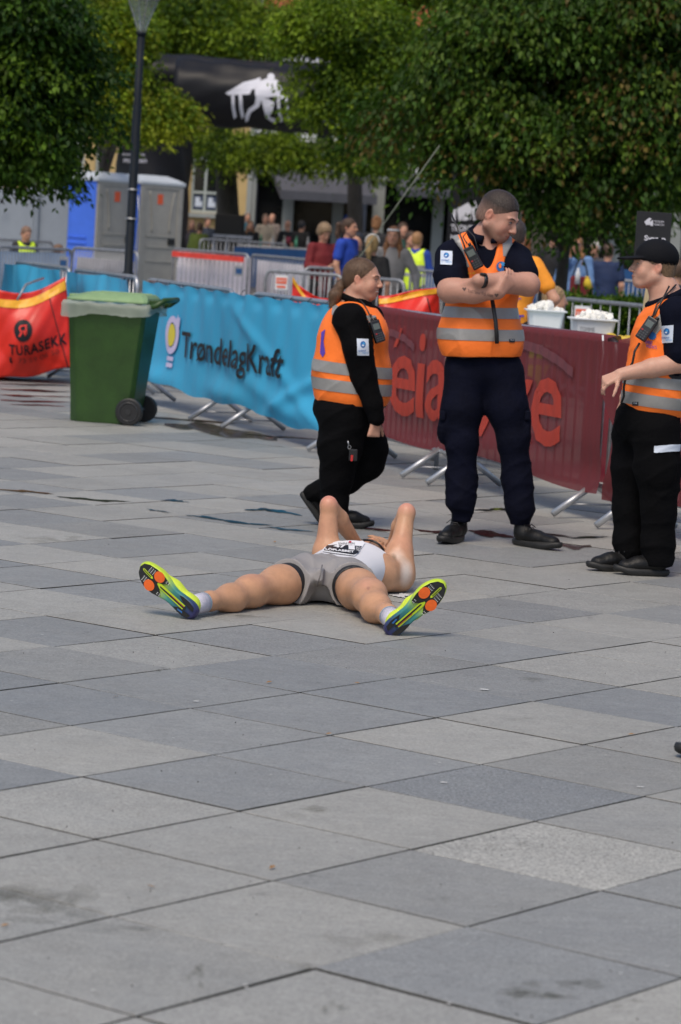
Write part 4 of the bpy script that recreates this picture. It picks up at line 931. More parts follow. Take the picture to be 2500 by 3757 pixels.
def features(body, P, R, s, brow, smile=0.0, lids=1.0, teeth=True, parent=None):
    """brows, lashes, eyes and the line of the mouth, laid on the face"""
    dr = Vector(-R[:, 1]); parent = parent or body
    def on(x, z, e=.0006):
        ok, loc, nn, _ = body.ray_cast(Vector(P(x, .25, z)), dr); return (loc + nn * e) if ok else Vector(P(x, .09, z))
    BR, EY, WH, LI = mat('eyebrow', brow, .7), M['eye_dark'], M['eye_white'], M['mouth']
    for x in (-1, 1):
        tube('eyebrow', [on(x * a, z, .0) for a, z in ((.013, .025), (.024, .030), (.036, .031), (.047, .026))], [.0022 * s, .0034 * s, .0030 * s, .0012 * s], BR, parent, n=6)
        tube('eye_white', [on(x * a, .0085, -.0010) for a in (.020, .026, .034, .039)], [.0010 * s, .0030 * s, .0030 * s, .0010 * s], WH, parent, n=6)
        tube('iris', [on(x * .029, .0085, -.0012), on(x * .029, .0085, .0010)], .0031 * s, EY, parent, n=8)
        tube('lashes', [on(x * a, z, .0004) for a, z in ((.017, .008), (.024, .0125), (.033, .0130), (.042, .0085))], [.0010 * s, .0018 * s * lids, .0020 * s * lids, .0010 * s], EY, parent, n=5)
    w_ = .021 + .008 * smile
    if smile > .5:
        tube('teeth', [on(w_ * t, -.0570 + smile * .004 * t * t, -.0004) for t in (-.75, -.4, 0, .4, .75)], [.0012, .0032 * s, .0038 * s, .0032 * s, .0012], WH, parent, n=6)
    tube('mouth', [on(w_ * t, (-.0545 if smile > .5 else -.0575) + smile * .006 * t * t, .0) for t in (-1, -.6, -.2, .2, .6, 1)], [.0006, .0012, .0013, .0013, .0012, .0006], LI, parent, n=5)
    for x in (-1, 1): tube('nostril', [on(x * .0085, -.0335, -.0008), on(x * .0105, -.0335, .0003)], .0022 * s, LI, parent, n=6)
M['eye_dark'] = mat('dark_iris', (.014, .010, .009), .3); M['eye_white'] = mat('eye_white', (.50, .46, .43), .3); M['mouth'] = mat('mouth_line', (.14, .035, .03), .5)

def rim(V, F, a, b, ra, rb, parent, lo=-.004, hi=.009, off=.0022):
    """dark edging where a limb opening was cut"""
    a, b = np.array(a, float), np.array(b, float); ab = b - a; t = np.clip(((V - a) @ ab) / (ab @ ab), 0, 1); dd = np.linalg.norm(V - a - t[:, None] * ab, axis=1) - (ra + (rb - ra) * t)
    m = (dd > lo) & (dd < hi); f = F[m[F].all(1)]
    if len(f) < 3: return
    u, inv = np.unique(f, return_inverse=True); N_ = normals(V, F)
    fast_mesh('edging', V[u] + N_[u] * off, inv.reshape(f.shape), M['tie'], parent)
# ---------------------------------------------------------------- shared clothing, boots, radios
M['navy'] = mat('navy_cotton', (0.0040, 0.0052, 0.013), 0.9, noise=0.25, nscale=9, bump=0.25, bscale=90, spec=0.1)
M['navy_trouser'] = mat('navy_workwear', (0.0026, 0.0034, 0.011), 0.85, noise=0.3, nscale=7, bump=0.3, bscale=60, spec=0.12)
M['black_cloth'] = mat('black_workwear', (0.0024, 0.0024, 0.0030), 0.9, noise=0.3, nscale=8, bump=0.3, bscale=60, spec=0.1)
M['orange'] = mat('high_visibility_orange', (1.0, 0.205, 0.028), 0.6, noise=0.06, nscale=7, bump=0.25, bscale=40, spec=0.3)
M['reflect'] = mat('reflective_tape', (0.29, 0.285, 0.275), 0.42, 0.12, noise=0.08, nscale=12, bump=0.15, bscale=40)
M['boot'] = mat('black_leather', (0.006, 0.006, 0.0065), 0.5, spec=.3, noise=0.25, nscale=25, bump=0.25, bscale=80)
M['boot_sole'] = mat('dark_rubber_sole', (0.012, 0.012, 0.012), 0.6, noise=0.2, nscale=20)
M['plastic_black'] = mat('black_plastic', (0.010, 0.010, 0.012), 0.35)
M['screen'] = mat('grey_screen', (0.10, 0.12, 0.11), 0.2); M['badge_white'] = mat('white_patch', (0.58, 0.64, 0.74), 0.6)
M['badge_blue'] = mat('blue_patch_print', (0.02, 0.13, 0.38), 0.6); M['badge_lblue'] = mat('light_blue_print', (0.05, 0.30, 0.62), 0.6)
M['purple_print'] = mat('purple_print', (0.10, 0.05, 0.42), 0.6)
def blob_obj(b, name, m, parent, it=1, fold=0.0, seed=0, dirs=None, col_fn=None, where=None):
    V, F = b.get(); V = relax(V, F, it)
    if fold: V = folds(V, normals(V, F), fold, seed, **({'dirs': dirs} if dirs else {}), where=where)
    o = fast_mesh(name, V, F, m, parent, Col=col_fn(V) if col_fn else None); return o, V, F
def boot(parent, heel, ang, L=0.305, high=0.13, m=None, tilt=0.0, name='shoe'):
    m = m or M['boot']; b = Blob((-0.07, -0.08, -0.01), (L + .03, 0.08, high + .05), 0.0065)
    b.cone((0.055, 0, 0.060), (0.15, 0, 0.055), 0.044, 0.042, 0.03, ((0, 0, 1), 0.95)); b.cone((0.15, 0, 0.055), (L - 0.055, 0.004, 0.042), 0.043, 0.042, 0.03, ((0, 0, 1), 0.75))
    b.cone((0.05, 0, 0.07), (0.042, 0, high), 0.043, 0.046, 0.03); b.plane((0, 0, 0.012), (0, 0, -1)); b.plane((0, 0, high + .01), (0, 0, 1))
    V, F = b.get(); V = relax(V, F, 1); N_ = normals(V, F); V = folds(V, N_, 0.005, 3, ((30, 6, 50), (60, -9, 20)))
    up = fast_mesh(name, V, F, m, parent)
    n = 40; ol = []
    for k in range(n):
        t = 2 * PI * k / n; c, s_ = math.cos(t), math.sin(t); u = L / 2 + c * (L / 2 + .012) * (abs(c) ** -0.12 if abs(c) > .1 else 1.0)
        u = L / 2 + c * (L / 2 + 0.008); wdt = (0.042 + 0.010 * sstep(u, 0.08, 0.22)) * abs(s_) ** 0.75 * (1 if s_ > 0 else -1); ol.append((u, wdt))
    R_ = []
    for z, g in ((0.0, 0.93), (0.006, 1.0), (0.020, 1.03), (0.032, 1.0)):
        R_.append([(L / 2 + (u - L / 2) * g, v * g, z + 0.014 * sstep(u, L * .72, L) * (1)) for u, v in ol])
    so = loft('sole', R_, M['boot_sole'], up, bevel=0, smooth=True)
    mb = MB()
    for k in range(5):
        x = 0.115 + 0.022 * k; z = 0.103 - 0.0075 * k
        mb.tube([(x, -0.030, z - .018), (x + .004, -0.012, z), (x - .002, 0.012, z), (x, 0.030, z - .018)], 0.0028, 5); 
    mb.tube([(0.10, 0, .108), (0.085, 0.03, .118), (0.10, 0.05, .10)], 0.0025, 5).tube([(0.10, 0, .108), (0.085, -0.03, .118), (0.105, -0.052, .095)], 0.0025, 5)
    mb.obj('laces', M['tie'], up, smooth=True)
    up.location = heel; up.rotation_euler = (0, tilt, ang); return up
def radio(parent, c, R, s=1.0, ant=None):
    """handset with screen and keys; R columns: width, out of the face, up"""
    R = Matrix(R); t = box('radio', (0, 0, 0), (0.056 * s, 0.034 * s, 0.125 * s), M['plastic_black'], parent, bevel=0.006 * s)
    t.matrix_local = Matrix.Translation(Vector(c)) @ R.to_4x4()
    box('radio_screen', (0, 0.018 * s, 0.026 * s), (0.038 * s, 0.004 * s, 0.034 * s), M['screen'], t, bevel=0.001)
    mk = MB(); mr = MB()
    for i in range(3):
        for j in range(4): mk.box((( i - 1) * 0.0145 * s, 0.018 * s, (-0.014 - j * 0.0125) * s), (0.010 * s, 0.005 * s, 0.007 * s))
    mk.obj('keypad', mat('grey_keys', (0.05, 0.05, 0.055), 0.4), t)
    mr.box((0.0145 * s, 0.0195 * s, -0.014 * s), (0.010 * s, 0.005 * s, 0.007 * s)).obj('red_key', mat('red_key', (0.4, 0.02, 0.02), 0.4), t)
    if ant: tube('antenna', [(0.016 * s, 0, 0.06 * s)] + [Vector(a) for a in ant], 0.0045 * s, M['plastic_black'], t, n=6)
    tube('radio_knob', [(-0.014 * s, 0, 0.06 * s), (-0.014 * s, 0, 0.078 * s)], 0.009 * s, M['plastic_black'], t, n=10)
    return t
def decal_fn(o, off=0.003, y0=-3.0, origin=None, to=None):
    """returns fn(px,py) -> point on o's surface in o's parent space, found along the sight line"""
    def fn(px, py):
        r = ray(px, py).normalized(); org = Vector((0, 0, CAM_H)) - origin
        ok, loc, nn, _ = o.ray_cast(org, r)
        if not ok: return None
        return loc + (nn if nn.dot(r) < 0 else -nn) * off
    return fn
def decal(o, name, poly, m, parent, origin, off=0.004, cut=4):
    fn = decal_fn(o, off, origin=origin); bm = bmesh.new(); bm.faces.new([bm.verts.new((x, y, 0)) for x, y in poly]); bmesh.ops.triangulate(bm, faces=bm.faces)
    for _ in range(5):
        long = [e for e in bm.edges if e.calc_length() > cut]
        if not long: break
        bmesh.ops.subdivide_edges(bm, edges=long, cuts=1); bmesh.ops.triangulate(bm, faces=bm.faces)
    bad = []
    for v in bm.verts:
        p = fn(v.co.x, v.co.y)
        if p is None: bad.append(v)
        else: v.co = p
    if bad: bmesh.ops.delete(bm, geom=bad, context='VERTS')
    if not bm.faces: bm.free(); return None
    me = bpy.data.meshes.new(name); bm.to_mesh(me); bm.free(); return link(name, me, m, parent)
def decal_text(o, body, x0, x1, y0, y1, m, parent, origin, shear=0.0, off=0.005, offset=0.0, name='lettering'):
    fn = decal_fn(o, off, origin=origin); bm, (a0, a1, b0, b1) = text_mesh(body, offset)
    pts = [(x0 + (v.co.x - a0) / (a1 - a0) * (x1 - x0), y1 + (b1 - v.co.y) / (b1 - b0) * 0 - 0 + (v.co.y - b0) / (b1 - b0) * (y0 - y1) + shear * (v.co.x - a0) / (a1 - a0)) for v in bm.verts]; bad = []
    for v, (px, py) in zip(bm.verts, pts):
        p = fn(px, py)
        if p is None: bad.append(v)
        else: v.co = p
    if bad: bmesh.ops.delete(bm, geom=bad, context='VERTS')
    me = bpy.data.meshes.new(name); bm.to_mesh(me); bm.free(); return link(name, me, m, parent)
def quad(cx, cy, w_, h_, sk=0.0, skx=0.0): return [(cx - w_ / 2 - skx, cy - h_ / 2 - sk), (cx + w_ / 2 - skx, cy - h_ / 2 + sk), (cx + w_ / 2 + skx, cy + h_ / 2 + sk), (cx - w_ / 2 + skx, cy + h_ / 2 - sk)]
def event_badge(o, cx, cy, w_, h_, parent, origin, sk=0.0, skx=0.0):
    decal(o, 'sleeve_patch', quad(cx, cy, w_, h_, sk, skx), M['badge_white'], parent, origin, 0.004)
    decal(o, 'patch_ball', ell(cx + skx * -.2, cy - h_ * .16, w_ * .23, h_ * .19, 16), M['badge_blue'], parent, origin, 0.006)
    decal(o, 'patch_ball', ell(cx + w_ * .05, cy - h_ * .20, w_ * .09, h_ * .07, 12), M['badge_lblue'], parent, origin, 0.0075)
    decal(o, 'patch_ball', ell(cx - w_ * .02, cy - h_ * .10, w_ * .10, h_ * .05, 12), M['badge_white'], parent, origin, 0.0075)
    decal_text(o, 'EVENT', cx - w_ * .38, cx + w_ * .25, cy + h_ * .16, cy + h_ * .26, M['badge_blue'], parent, origin, 0, 0.007, 0.02)
    decal_text(o, 'MEDICS', cx - w_ * .05, cx + w_ * .42, cy + h_ * .29, cy + h_ * .38, M['badge_lblue'], parent, origin, 0, 0.007)
def loc_fn(org):
    return lambda px, py, dy=0.0: np.array(at(px, py, org.y + dy) - org)

# ================================================================ man with crossed arms
o3 = gr(1128, 1250); o3.z = 0; G3 = thing('person', o3, 'man in an orange vest and navy trousers standing with crossed tattooed arms, head turned', 'person')
L = loc_fn(o3)
ls, rs = L(1034, 590, .02), L(1192, 596, .02); le, re_ = L(1036, 668, -.15), L(1216, 655, -.13); lw, rw = L(1145, 672, -.245), L(1103, 645, -.275)
hc = L(1146, 499, -.02); HR = face_frame(math.radians(58), math.radians(24), math.radians(4))
b = Blob((-0.42, -0.42, 0.86), (0.40, 0.26, 1.96), 0.0052)
b.ell(L(1112, 640, 0.03), (0.19, 0.11, 0.26), 0.05); b.ell(L(1112, 780, 0.03), (0.18, 0.12, 0.2), 0.05); b.cone(ls, rs, 0.058, 0.058, 0.05)
b.cone(L(1112, 588, .03), L(1124, 540, .02), 0.074, 0.066, 0.04); b.cone(L(1124, 548, .02), hc + np.array([-.018, .025, -.04]), 0.066, 0.062, 0.03)
b.cone(L(1080, 574, .03), L(1120, 535, .03), .03, .045, .05); b.cone(L(1160, 576, .03), L(1130, 535, .03), .03, .045, .05)
P3h, spots = head(b, hc, HR, 1.15, 1.08, 0.005, beard=0.8, brow=(0.10, 0.06, 0.04))
b.chain([ls + (.01, 0, -.02), le], [0.060, 0.060], 0.03); b.chain([rs + (-.01, 0, -.02), re_], [0.060, 0.056], 0.03)
b.cone(le, (le + lw) / 2, 0.066, 0.064, 0.03); b.cone((le + lw) / 2, lw, 0.060, 0.040, 0.03); b.cone(re_, (re_ + rw) / 2, 0.060, 0.058, 0.03); b.cone((re_ + rw) / 2, rw, 0.054, 0.035, 0.02)
hand(b, lw + np.array([0.01, -.02, .0]), L(1186, 615, -.20) - lw, (-.1, .7, 0.5), 1.0, 0.35, 0.08, 1)
hand(b, rw, L(1046, 690, -.17) - rw, (0, 1, 0), 1.0, 0.25, 0.06, -1)
spots += [(P3h(0, .03, .10), (.09, .09, .03), (0.33, 0.19, 0.14), .3)]
body3, _, _ = blob_obj(b, 'body', M['skin'], G3, 1, col_fn=lambda V: skin_col((0.49, 0.26, 0.19), V, spots))
features(body3, P3h, HR, 1.15, (.07, .042, .028), 0, 1.6)
def short_hair(parent, c, R, s, colr, skin_c, cutf=0.040, name='hair', res=0.0045, thick=0.0, low=-0.055, fade=.005):
    b = Blob(np.array(c) - .16 * s, np.array(c) + .17 * s, res); P = lambda x, y, z: np.array(c) + R @ (np.array([x, y, z]) * s); t = thick
    b.ell(P(0, -0.012, 0.040 + t * .3), np.array([0.0765 + t, 0.096 + t, 0.084 + t]) * s, 0.01, R); b.ell(P(0, -0.035, -0.012), np.array([0.069 + t, 0.072 + t, 0.070]) * s, 0.02, R)
    b.ell(P(0, 0.100, -0.022), np.array([0.10, 0.068, cutf + .058]) * s, 0.008, R, sub=True); b.plane(P(0, -.06, low), R @ np.array([0, 0.25, -1]))
    for x in (-1, 1): b.ell(P(x * .082, .004, -.022), np.array([.022, .030, .040]) * s, 0.004, R, sub=True)
    def cf(V):
        z = ((V - P(0, 0, 0)) @ R[:, 2]) / s; w_ = np.clip((z - fade) / .055, 0, 1)[:, None] * .88 + .12; st = (0.8 + 0.4 * np.sin(V @ np.array([310., 170, 230])) * np.sin(V @ np.array([-190., 330, 90])))[:, None]
        return (np.array(colr) * st) * w_ + np.array(skin_c) * (1 - w_)
    o, V, F = blob_obj(b, name, M['hair'], parent, 1, col_fn=cf); return o
def fuzz(o, n, ln, flow, w=.0011, seed=1, lift=.35):
    """loose strands standing off a hair surface"""
    g = np.random.default_rng(seed); me = o.data; nv = len(me.vertices); V = np.empty(nv * 3); me.vertices.foreach_get('co', V); V = V.reshape(-1, 3); N_ = np.empty(nv * 3); me.vertices.foreach_get('normal', N_); N_ = N_.reshape(-1, 3)
    C = np.empty(nv * 4, np.float32); me.color_attributes['Col'].data.foreach_get('color', C); C = C.reshape(-1, 4)[:, :3]; k = g.integers(0, nv, n); f = np.array(flow, float)
    d = f - N_[k] * (N_[k] @ f)[:, None]; d /= np.linalg.norm(d, axis=1, keepdims=True) + 1e-6; d = d + N_[k] * lift + g.normal(0, .25, (n, 3)); d /= np.linalg.norm(d, axis=1, keepdims=True)
    s_ = np.cross(d, N_[k]); s_ /= np.linalg.norm(s_, axis=1, keepdims=True) + 1e-6; L_ = (ln * g.uniform(.5, 1.2, n))[:, None]; A_ = V[k] + g.normal(0, .0015, (n, 3))
    P = np.stack([A_ - s_ * w, A_ + s_ * w, A_ + d * L_ - N_[k] * L_ * lift * .4], 1).reshape(-1, 3)
    return fast_mesh('strands', P, np.arange(3 * n).reshape(n, 3), M['hair'], o.parent, smooth=False, Col=np.repeat(C[k] * g.uniform(.6, 1.5, (n, 1)), 3, 0), kind='stuff')
M['hair'] = mat('hair', (0.1, 0.06, 0.03), 0.5, vcol=True, spec=0.4, noise=0.35, nscale=120, bump=0.5, bscale=200, stretch=(1, 1, .25))
h3 = short_hair(G3, hc, HR, 1.15, (0.045, 0.030, 0.023), (0.24, 0.145, 0.11), cutf=0.034, low=-.05); fuzz(h3, 5000, .008, (.6, .1, .4), .0008, 1, .9)
# trousers
b = Blob((-0.34, -0.24, 0.10), (0.40, 0.26, 1.12), 0.0075)
b.ell(L(1112, 840, .03), (0.205, 0.14, 0.16), 0.05)
b.chain([L(1073, 868, .02), L(1064, 940, 0), L(1064, 1015, -.01), L(1063, 1100, .01), L(1062, 1150, 0.0)], [0.120, 0.111, 0.085, 0.084, 0.088], 0.035, ((0, 1, 0), 1.0))
b.chain([L(1157, 868, .02), L(1168, 940, 0), L(1181, 1012, -.01), L(1190, 1100, .01), L(1197, 1166, 0.0)], [0.120, 0.111, 0.084, 0.083, 0.087], 0.035)
b.ell(L(1019, 985, .0), (.03, .07, .085), 0.03); b.ell(L(1213, 985, .0), (.022, .07, .085), 0.03)
b.cone(L(1064, 1168, 0), L(1062, 1200, 0.01), .062, .052, .02); b.cone(L(1198, 1188, 0), L(1197, 1215, 0.01), .066, .052, .02)
blob_obj(b, 'trousers', M['navy_trouser'], G3, 1, 0.022, 11, ((6, 2, 38), (14, -5, 46), (-24, 6, 30), (26, 3, -40)), where=lambda V: 0.45 + 0.75 * np.clip((0.75 - V[:, 2]) / .5, 0, 1))
for (px, py, w_) in ((1019, 985, 22), (1213, 985, 16)): box('cargo_flap', L(px, py - 30, -.02), (0.03, 0.12, 0.05), M['navy_trouser'], G3, bevel=0.008)
# polo shirt and sleeves
b = Blob((-0.44, -0.30, 0.98), (0.42, 0.30, 1.70), 0.0065)
b.ell(L(1112, 655, 0.03), (0.197, 0.13, 0.27), 0.05); b.ell(L(1110, 770, 0.02), (0.200, 0.15, 0.2), 0.05)
b.cone(ls + (0.02, 0.01, 0), rs + (-.02, .01, 0), 0.078, 0.078, 0.05); b.cone(L(1062, 572, .03), L(1112, 543, .03), .058, .066, .05); b.cone(L(1165, 574, .03), L(1132, 545, .03), .058, .066, .05)
lm_ = ls + (le - ls) * .68; rm_ = rs + (re_ - rs) * .60
b.cone(ls, lm_, 0.080, 0.088, 0.03); b.cone(rs, rm_, 0.080, 0.082, 0.03)
b.cone(L(1124, 520, .01), L(1118, 560, .02), .073, .070, .01, sub=True)
blob_obj(b, 'polo_shirt', M['navy'], G3, 1, 0.016, 5)
cpts = [L(1120, 543, .02) + np.array([0.092 * math.cos(a), 0.095 * math.sin(a), 0.035 * math.sin(a) + 0.01]) for a in [math.radians(q_) for q_ in range(-75, 256, 15)]]
tube('collar', [Vector(p) for p in cpts], [0.016 + 0.010 * abs(math.sin(i * .2)) for i in range(len(cpts))], M['navy'], G3, n=10)
# vest
b = Blob((-0.42, -0.34, 0.92), (0.42, 0.32, 1.70), 0.0058)
b.ell(L(1110, 660, 0.03), (0.205, 0.148, 0.27), 0.05); b.ell(L(1106, 765, 0.02), (0.232, 0.180, 0.19), 0.06); b.ell(L(1108, 800, 0.02), (0.224, 0.172, 0.15), 0.05)
b.cone(L(1055, 582, .03), L(1165, 588, .03), 0.083, 0.083, 0.05); b.cone(L(1062, 572, .03), L(1098, 556, .03), .068, .070, .05); b.cone(L(1168, 576, .03), L(1142, 560, .03), .066, .070, .05)
b.plane(L(1108, 821, 0), (0.05, 0, -1)); b.cone(L(1124, 530, .01), L(1116, 560, .01), .088, .080, .01, sub=True)
b.cone(L(1120, 552, -.085), L(1125, 634, -.13), .080, .016, .008, sub=True); b.cone(L(1134, 640, -.19), L(1146, 790, -.19), .022, .020, .006, sub=True); b.cone(L(1142, 785, -.17), L(1147, 830, -.17), .020, .045, .006, sub=True)
b.cone(ls, lm_ + (lm_ - ls) * .5, .093, .100, .02, sub=True); b.cone(rs, rm_ + (rm_ - rs) * .5, .093, .096, .02, sub=True)
vest3, VV, VF = blob_obj(b, 'vest', M['orange'], G3, 1, 0.018, 21, ((5, 3, 24), (12, -5, 16), (-18, 4, 28)))
rim(VV, VF, ls, lm_ + (lm_ - ls) * .5, .093, .100, vest3); rim(VV, VF, rs, rm_ + (rm_ - rs) * .5, .093, .096, vest3)
zz = lambda py: L(1105, py)[2]
cut_band('reflective_band', VV, VF, (0, 0, zz(717)), (-.035, 0, 1), 0.058, 0.0030, M['reflect'], vest3); cut_band('reflective_band', VV, VF, (0, 0, zz(767)), (-.035, 0, 1), 0.060, 0.0030, M['reflect'], vest3)
cut_band('shoulder_band', VV, VF, L(1063, 600), (1, 0, 0.42), 0.052, 0.0030, M['reflect'], vest3, clip=[(L(1060, 588 + 25), (0, 0, -1))])
cut_band('shoulder_band', VV, VF, L(1168, 600), (1, 0, 0.10), 0.052, 0.0030, M['reflect'], vest3, clip=[(L(1168, 590), (0, 0, -1))])
cut_band('hem', VV, VF, (0, 0, zz(819)), (-.05, 0, 1), 0.010, 0.002, M['tie'], vest3)
fn3 = decal_fn(vest3, 0.004, origin=o3)
tube('zip', [Vector(L(x, y, -.20 + dz)) for x, y, dz in ((1133, 690, .045), (1137, 715, .025), (1141, 740, .012), (1143, 765, .01), (1144, 790, .02))], 0.012, M['tie'], vest3, n=6)
decal(vest3, 'vest_badge', ell(1153, 614, 11, 12), M['badge_blue'], vest3, o3, .004); decal(vest3, 'vest_badge', ell(1157, 608, 4.5, 4.5), M['badge_lblue'], vest3, o3, .006); decal(vest3, 'vest_badge', ell(1150, 612, 3, 6), M['orange'], vest3, o3, .0065)
decal(vest3, 'care_tag', quad(1177.5, 784, 13, 8), M['tie'], vest3, o3, .004); decal_text(vest3, 'TRUE', 1173, 1182, 781, 784, M['badge_white'], vest3, o3, 0, .006)
decal_text(vest3, 'amb', 1073, 1095, 626, 631, mat('yellow_stitch', (0.9, 0.55, 0.02), .6), vest3, o3, 0, .004)
polo3 = bpy.data.objects['polo_shirt']; event_badge(polo3, 1028, 594, 26, 32, G3, o3, 0.8, -.5)
rad = Matrix(((0.80, -.25, -.52), (-.2, -.97, .2), (-.55, 0.02, .83))).to_3x3()
def frame_from(up, out):
    up = Vector(up).normalized(); out = Vector(out); out = (out - up * out.dot(up)).normalized(); s_ = out.cross(up); return Matrix((s_, out, up)).transposed()
radio(G3, L(1090, 593, -.165), frame_from((-.52, .06, .85), (-.1, -1, .1)), 1.02, ant=[(0.01, -.02, 0.10), (-.005, -.03, .26)])
tube('radio_cord', [Vector(L(*p)) for p in ((1075, 560, -.15), (1066, 545, -.1), (1078, 530, -.08), (1092, 545, -.10), (1100, 575, -.14))], 0.0035, M['tie'], G3, n=5)
wd = Vector(rw - re_).normalized(); wc = Vector(re_ + (rw - re_) * .93)
tube('watch_strap', [wc - wd * .011, wc - wd * .010, wc + wd * .010, wc + wd * .011], [0.030, 0.0415, 0.0410, 0.030], M['plastic_black'], G3, n=20)
box('watch_face', wc + Vector((0, -.022, .034)), (0.036, 0.034, 0.012), M['plastic_black'], G3, bevel=.004)
TAT = mat('tattoo_ink', (0.13, 0.075, 0.06), 0.6)
decal_text(body3, "You'll Never Walk Alone", 1077, 1135, 664, 673, TAT, body3, o3, 11, .0012, name='tattoo')
for hx, hy in ((1069, 665), (1143, 679)): decal(body3, 'tattoo_heart', [(hx, hy + 5), (hx - 5, hy - 1), (hx - 3, hy - 4), (hx, hy - 2), (hx + 3, hy - 4), (hx + 5, hy - 1)], TAT, body3, o3, .0012)
boot(G3, L(1061, 1240, .07) * (1, 1, 0), math.radians(-112), 0.31, .15); boot(G3, L(1184, 1247, .03) * (1, 1, 0), math.radians(-42), 0.31, .15)

# ================================================================ woman walking to the right
o2 = gr(768, 1212); o2.z = 0; G2 = thing('person', o2, 'woman with a brown ponytail, orange vest and black clothes walking to the right', 'person')
L = loc_fn(o2)
hc2 = L(835, 644, -.01); HR2 = face_frame(math.radians(72), math.radians(2), 0)
shN, shF = L(805, 735, -.17), L(850, 735, .17); elN = L(838, 865, -.20); wrN = L(866, 968, -.21)
b = Blob((-0.20, -0.32, 0.52), (0.42, 0.30, 1.60), 0.0052)
b.ell(L(812, 800, 0), (0.17, 0.17, 0.26), .05); b.cone(L(812, 730, 0), L(818, 695, 0), .075, .068, .05); b.cone(L(818, 700, 0), hc2 + np.array([-.02, 0, -.04]), .066, .062, .04)
P2h, sp2 = head(b, hc2, HR2, 0.98, 1.0, 0.010, smile=1.0, brow=(0.20, 0.12, 0.07))
b.chain([shN, elN, wrN], [.06, .05, .030], .02); hand(b, wrN, L(860, 1000, -.21) - wrN + np.array([-.0, 0, 0]), (-.5, .85, 0), 0.92, 0.28, 0.10, -1)
body2, _, _ = blob_obj(b, 'body', M['skin'], G2, 1, col_fn=lambda V: skin_col((0.53, 0.285, 0.20), V, sp2))
features(body2, P2h, HR2, .98, (.16, .095, .055), 1.0)
# hair pulled back and ponytail
def P_(x, y, z): return P2h(x, y, z)
b = Blob(L(750, 720, -.2), L(900, 570, .2), 0.0042); s = 0.98
b.ell(P_(0, -0.018, 0.038), np.array([0.079, 0.099, 0.086]) * s, 0.01, HR2); b.ell(P_(0, -0.05, 0.0), np.array([0.068, 0.064, 0.072]) * s, 0.02, HR2)
b.ell(P_(0, 0.105, -0.02), np.array([0.11, 0.070, 0.085]) * s, 0.008, HR2, sub=True); b.plane(P_(0, -.05, -.060), HR2 @ np.array([0, .5, -1]))
for x in (-1, 1): b.ell(P_(x * .082, .010, -.026), np.array([.026, .034, .036]) * s, .004, HR2, sub=True)
b.cone(P_(0, -.095, -.02), P_(0, -.125, -.04), .030, .022, .012); b.chain([P_(0, -.125, -.04), L(772, 680, -.02), L(766, 704, -.03)], [.026, .036, .020], .015)
HB = (0.105, 0.060, 0.034)
def strand(V, base=HB): st = 0.72 + 0.55 * np.abs(np.sin(V @ np.array([40., 210, 300]) + 2 * np.sin(V @ np.array([30., 9, 12])))); return np.array(base) * st[:, None]
h2 = blob_obj(b, 'hair', M['hair'], G2, 1, col_fn=strand)[0]; fuzz(h2, 2600, .035, (-.85, 0, -.5), .0007, 2, .12)
tube('hair_tie', [Vector(P_(0.024 * math.cos(a), -.122, -.040 + .024 * math.sin(a))) for a in [2 * PI * k / 12 for k in range(12)]], .007, M['tie'], G2, n=6, closed=True)
# jumper
b = Blob((-0.25, -0.34, 0.55), (0.42, 0.34, 1.45), 0.0062)
b.ell(L(812, 800, 0), (0.185, 0.19, 0.27), .05); b.ell(L(812, 870, 0), (.205, .2, .22), .05); b.cone(L(815, 735, 0), L(822, 695, .0), .086, .078, .03); b.cone(shN, shF, .085, .085, .05)
b.chain([shN, L(822, 800, -.215), elN, L(858, 930, -.215), L(866, 962, -.21)], [.088, .080, .072, .056, .048], .02)
b.cone(L(824, 690, 0), L(828, 672, 0), .062, .066, .005, sub=True)
blob_obj(b, 'jumper', M['black_cloth'], G2, 1, .018, 31)
cp = [L(824, 702, 0) + np.array([.080 * math.cos(a) , .080 * math.sin(a), .030 * math.cos(a) * -1 + .012]) for a in [math.radians(q_) for q_ in range(0, 360, 15)]]
tube('collar', [Vector(p) for p in cp], .021, M['black_cloth'], G2, n=10, closed=True)
# vest
b = Blob((-0.30, -0.34, 0.62), (0.46, 0.34, 1.42), 0.0058)
b.ell(L(810, 790, 0), (0.198, 0.205, 0.25), .05); b.ell(L(812, 860, 0), (.222, .21, .22), .06); b.ell(L(810, 905, 0), (.212, .205, .16), .05); b.cone(L(812, 735, -.13), L(812, 735, .13), .094, .094, .05)
b.ell(L(853, 770, -.06), (.10, .12, .12), .05)
b.plane(L(812, 934, 0), (-.02, 0, -1)); b.cone(L(824, 700, 0), L(822, 725, 0), .100, .092, .008, sub=True)
b.cone(L(812, 740, -.21), L(842, 850, -.26), .080, .105, .012, sub=True); b.cone(L(818, 742, .21), L(842, 850, .26), .080, .105, .012, sub=True)
b.cone(L(880, 745, .0), L(908, 830, .02), .045, .03, .006, sub=True); b.cone(L(910, 830, .02), L(905, 940, .02), .028, .03, .006, sub=True)
vest2, VV, VF = blob_obj(b, 'vest', M['orange'], G2, 1, .022, 41, ((5, 3, 24), (12, -5, 16), (-18, 4, 28)))
rim(VV, VF, L(812, 740, -.21), L(842, 850, -.26), .080, .105, vest2); z2 = lambda py: L(812, py)[2]
cut_band('reflective_band', VV, VF, (0, 0, z2(847)), (0.06, 0, 1), .062, .003, M['reflect'], vest2); cut_band('reflective_band', VV, VF, (0, 0, z2(887)), (.05, 0, 1), .064, .003, M['reflect'], vest2)
cut_band('hem', VV, VF, L(812, 932), (-.02, 0, 1), .009, .002, M['tie'], vest2)
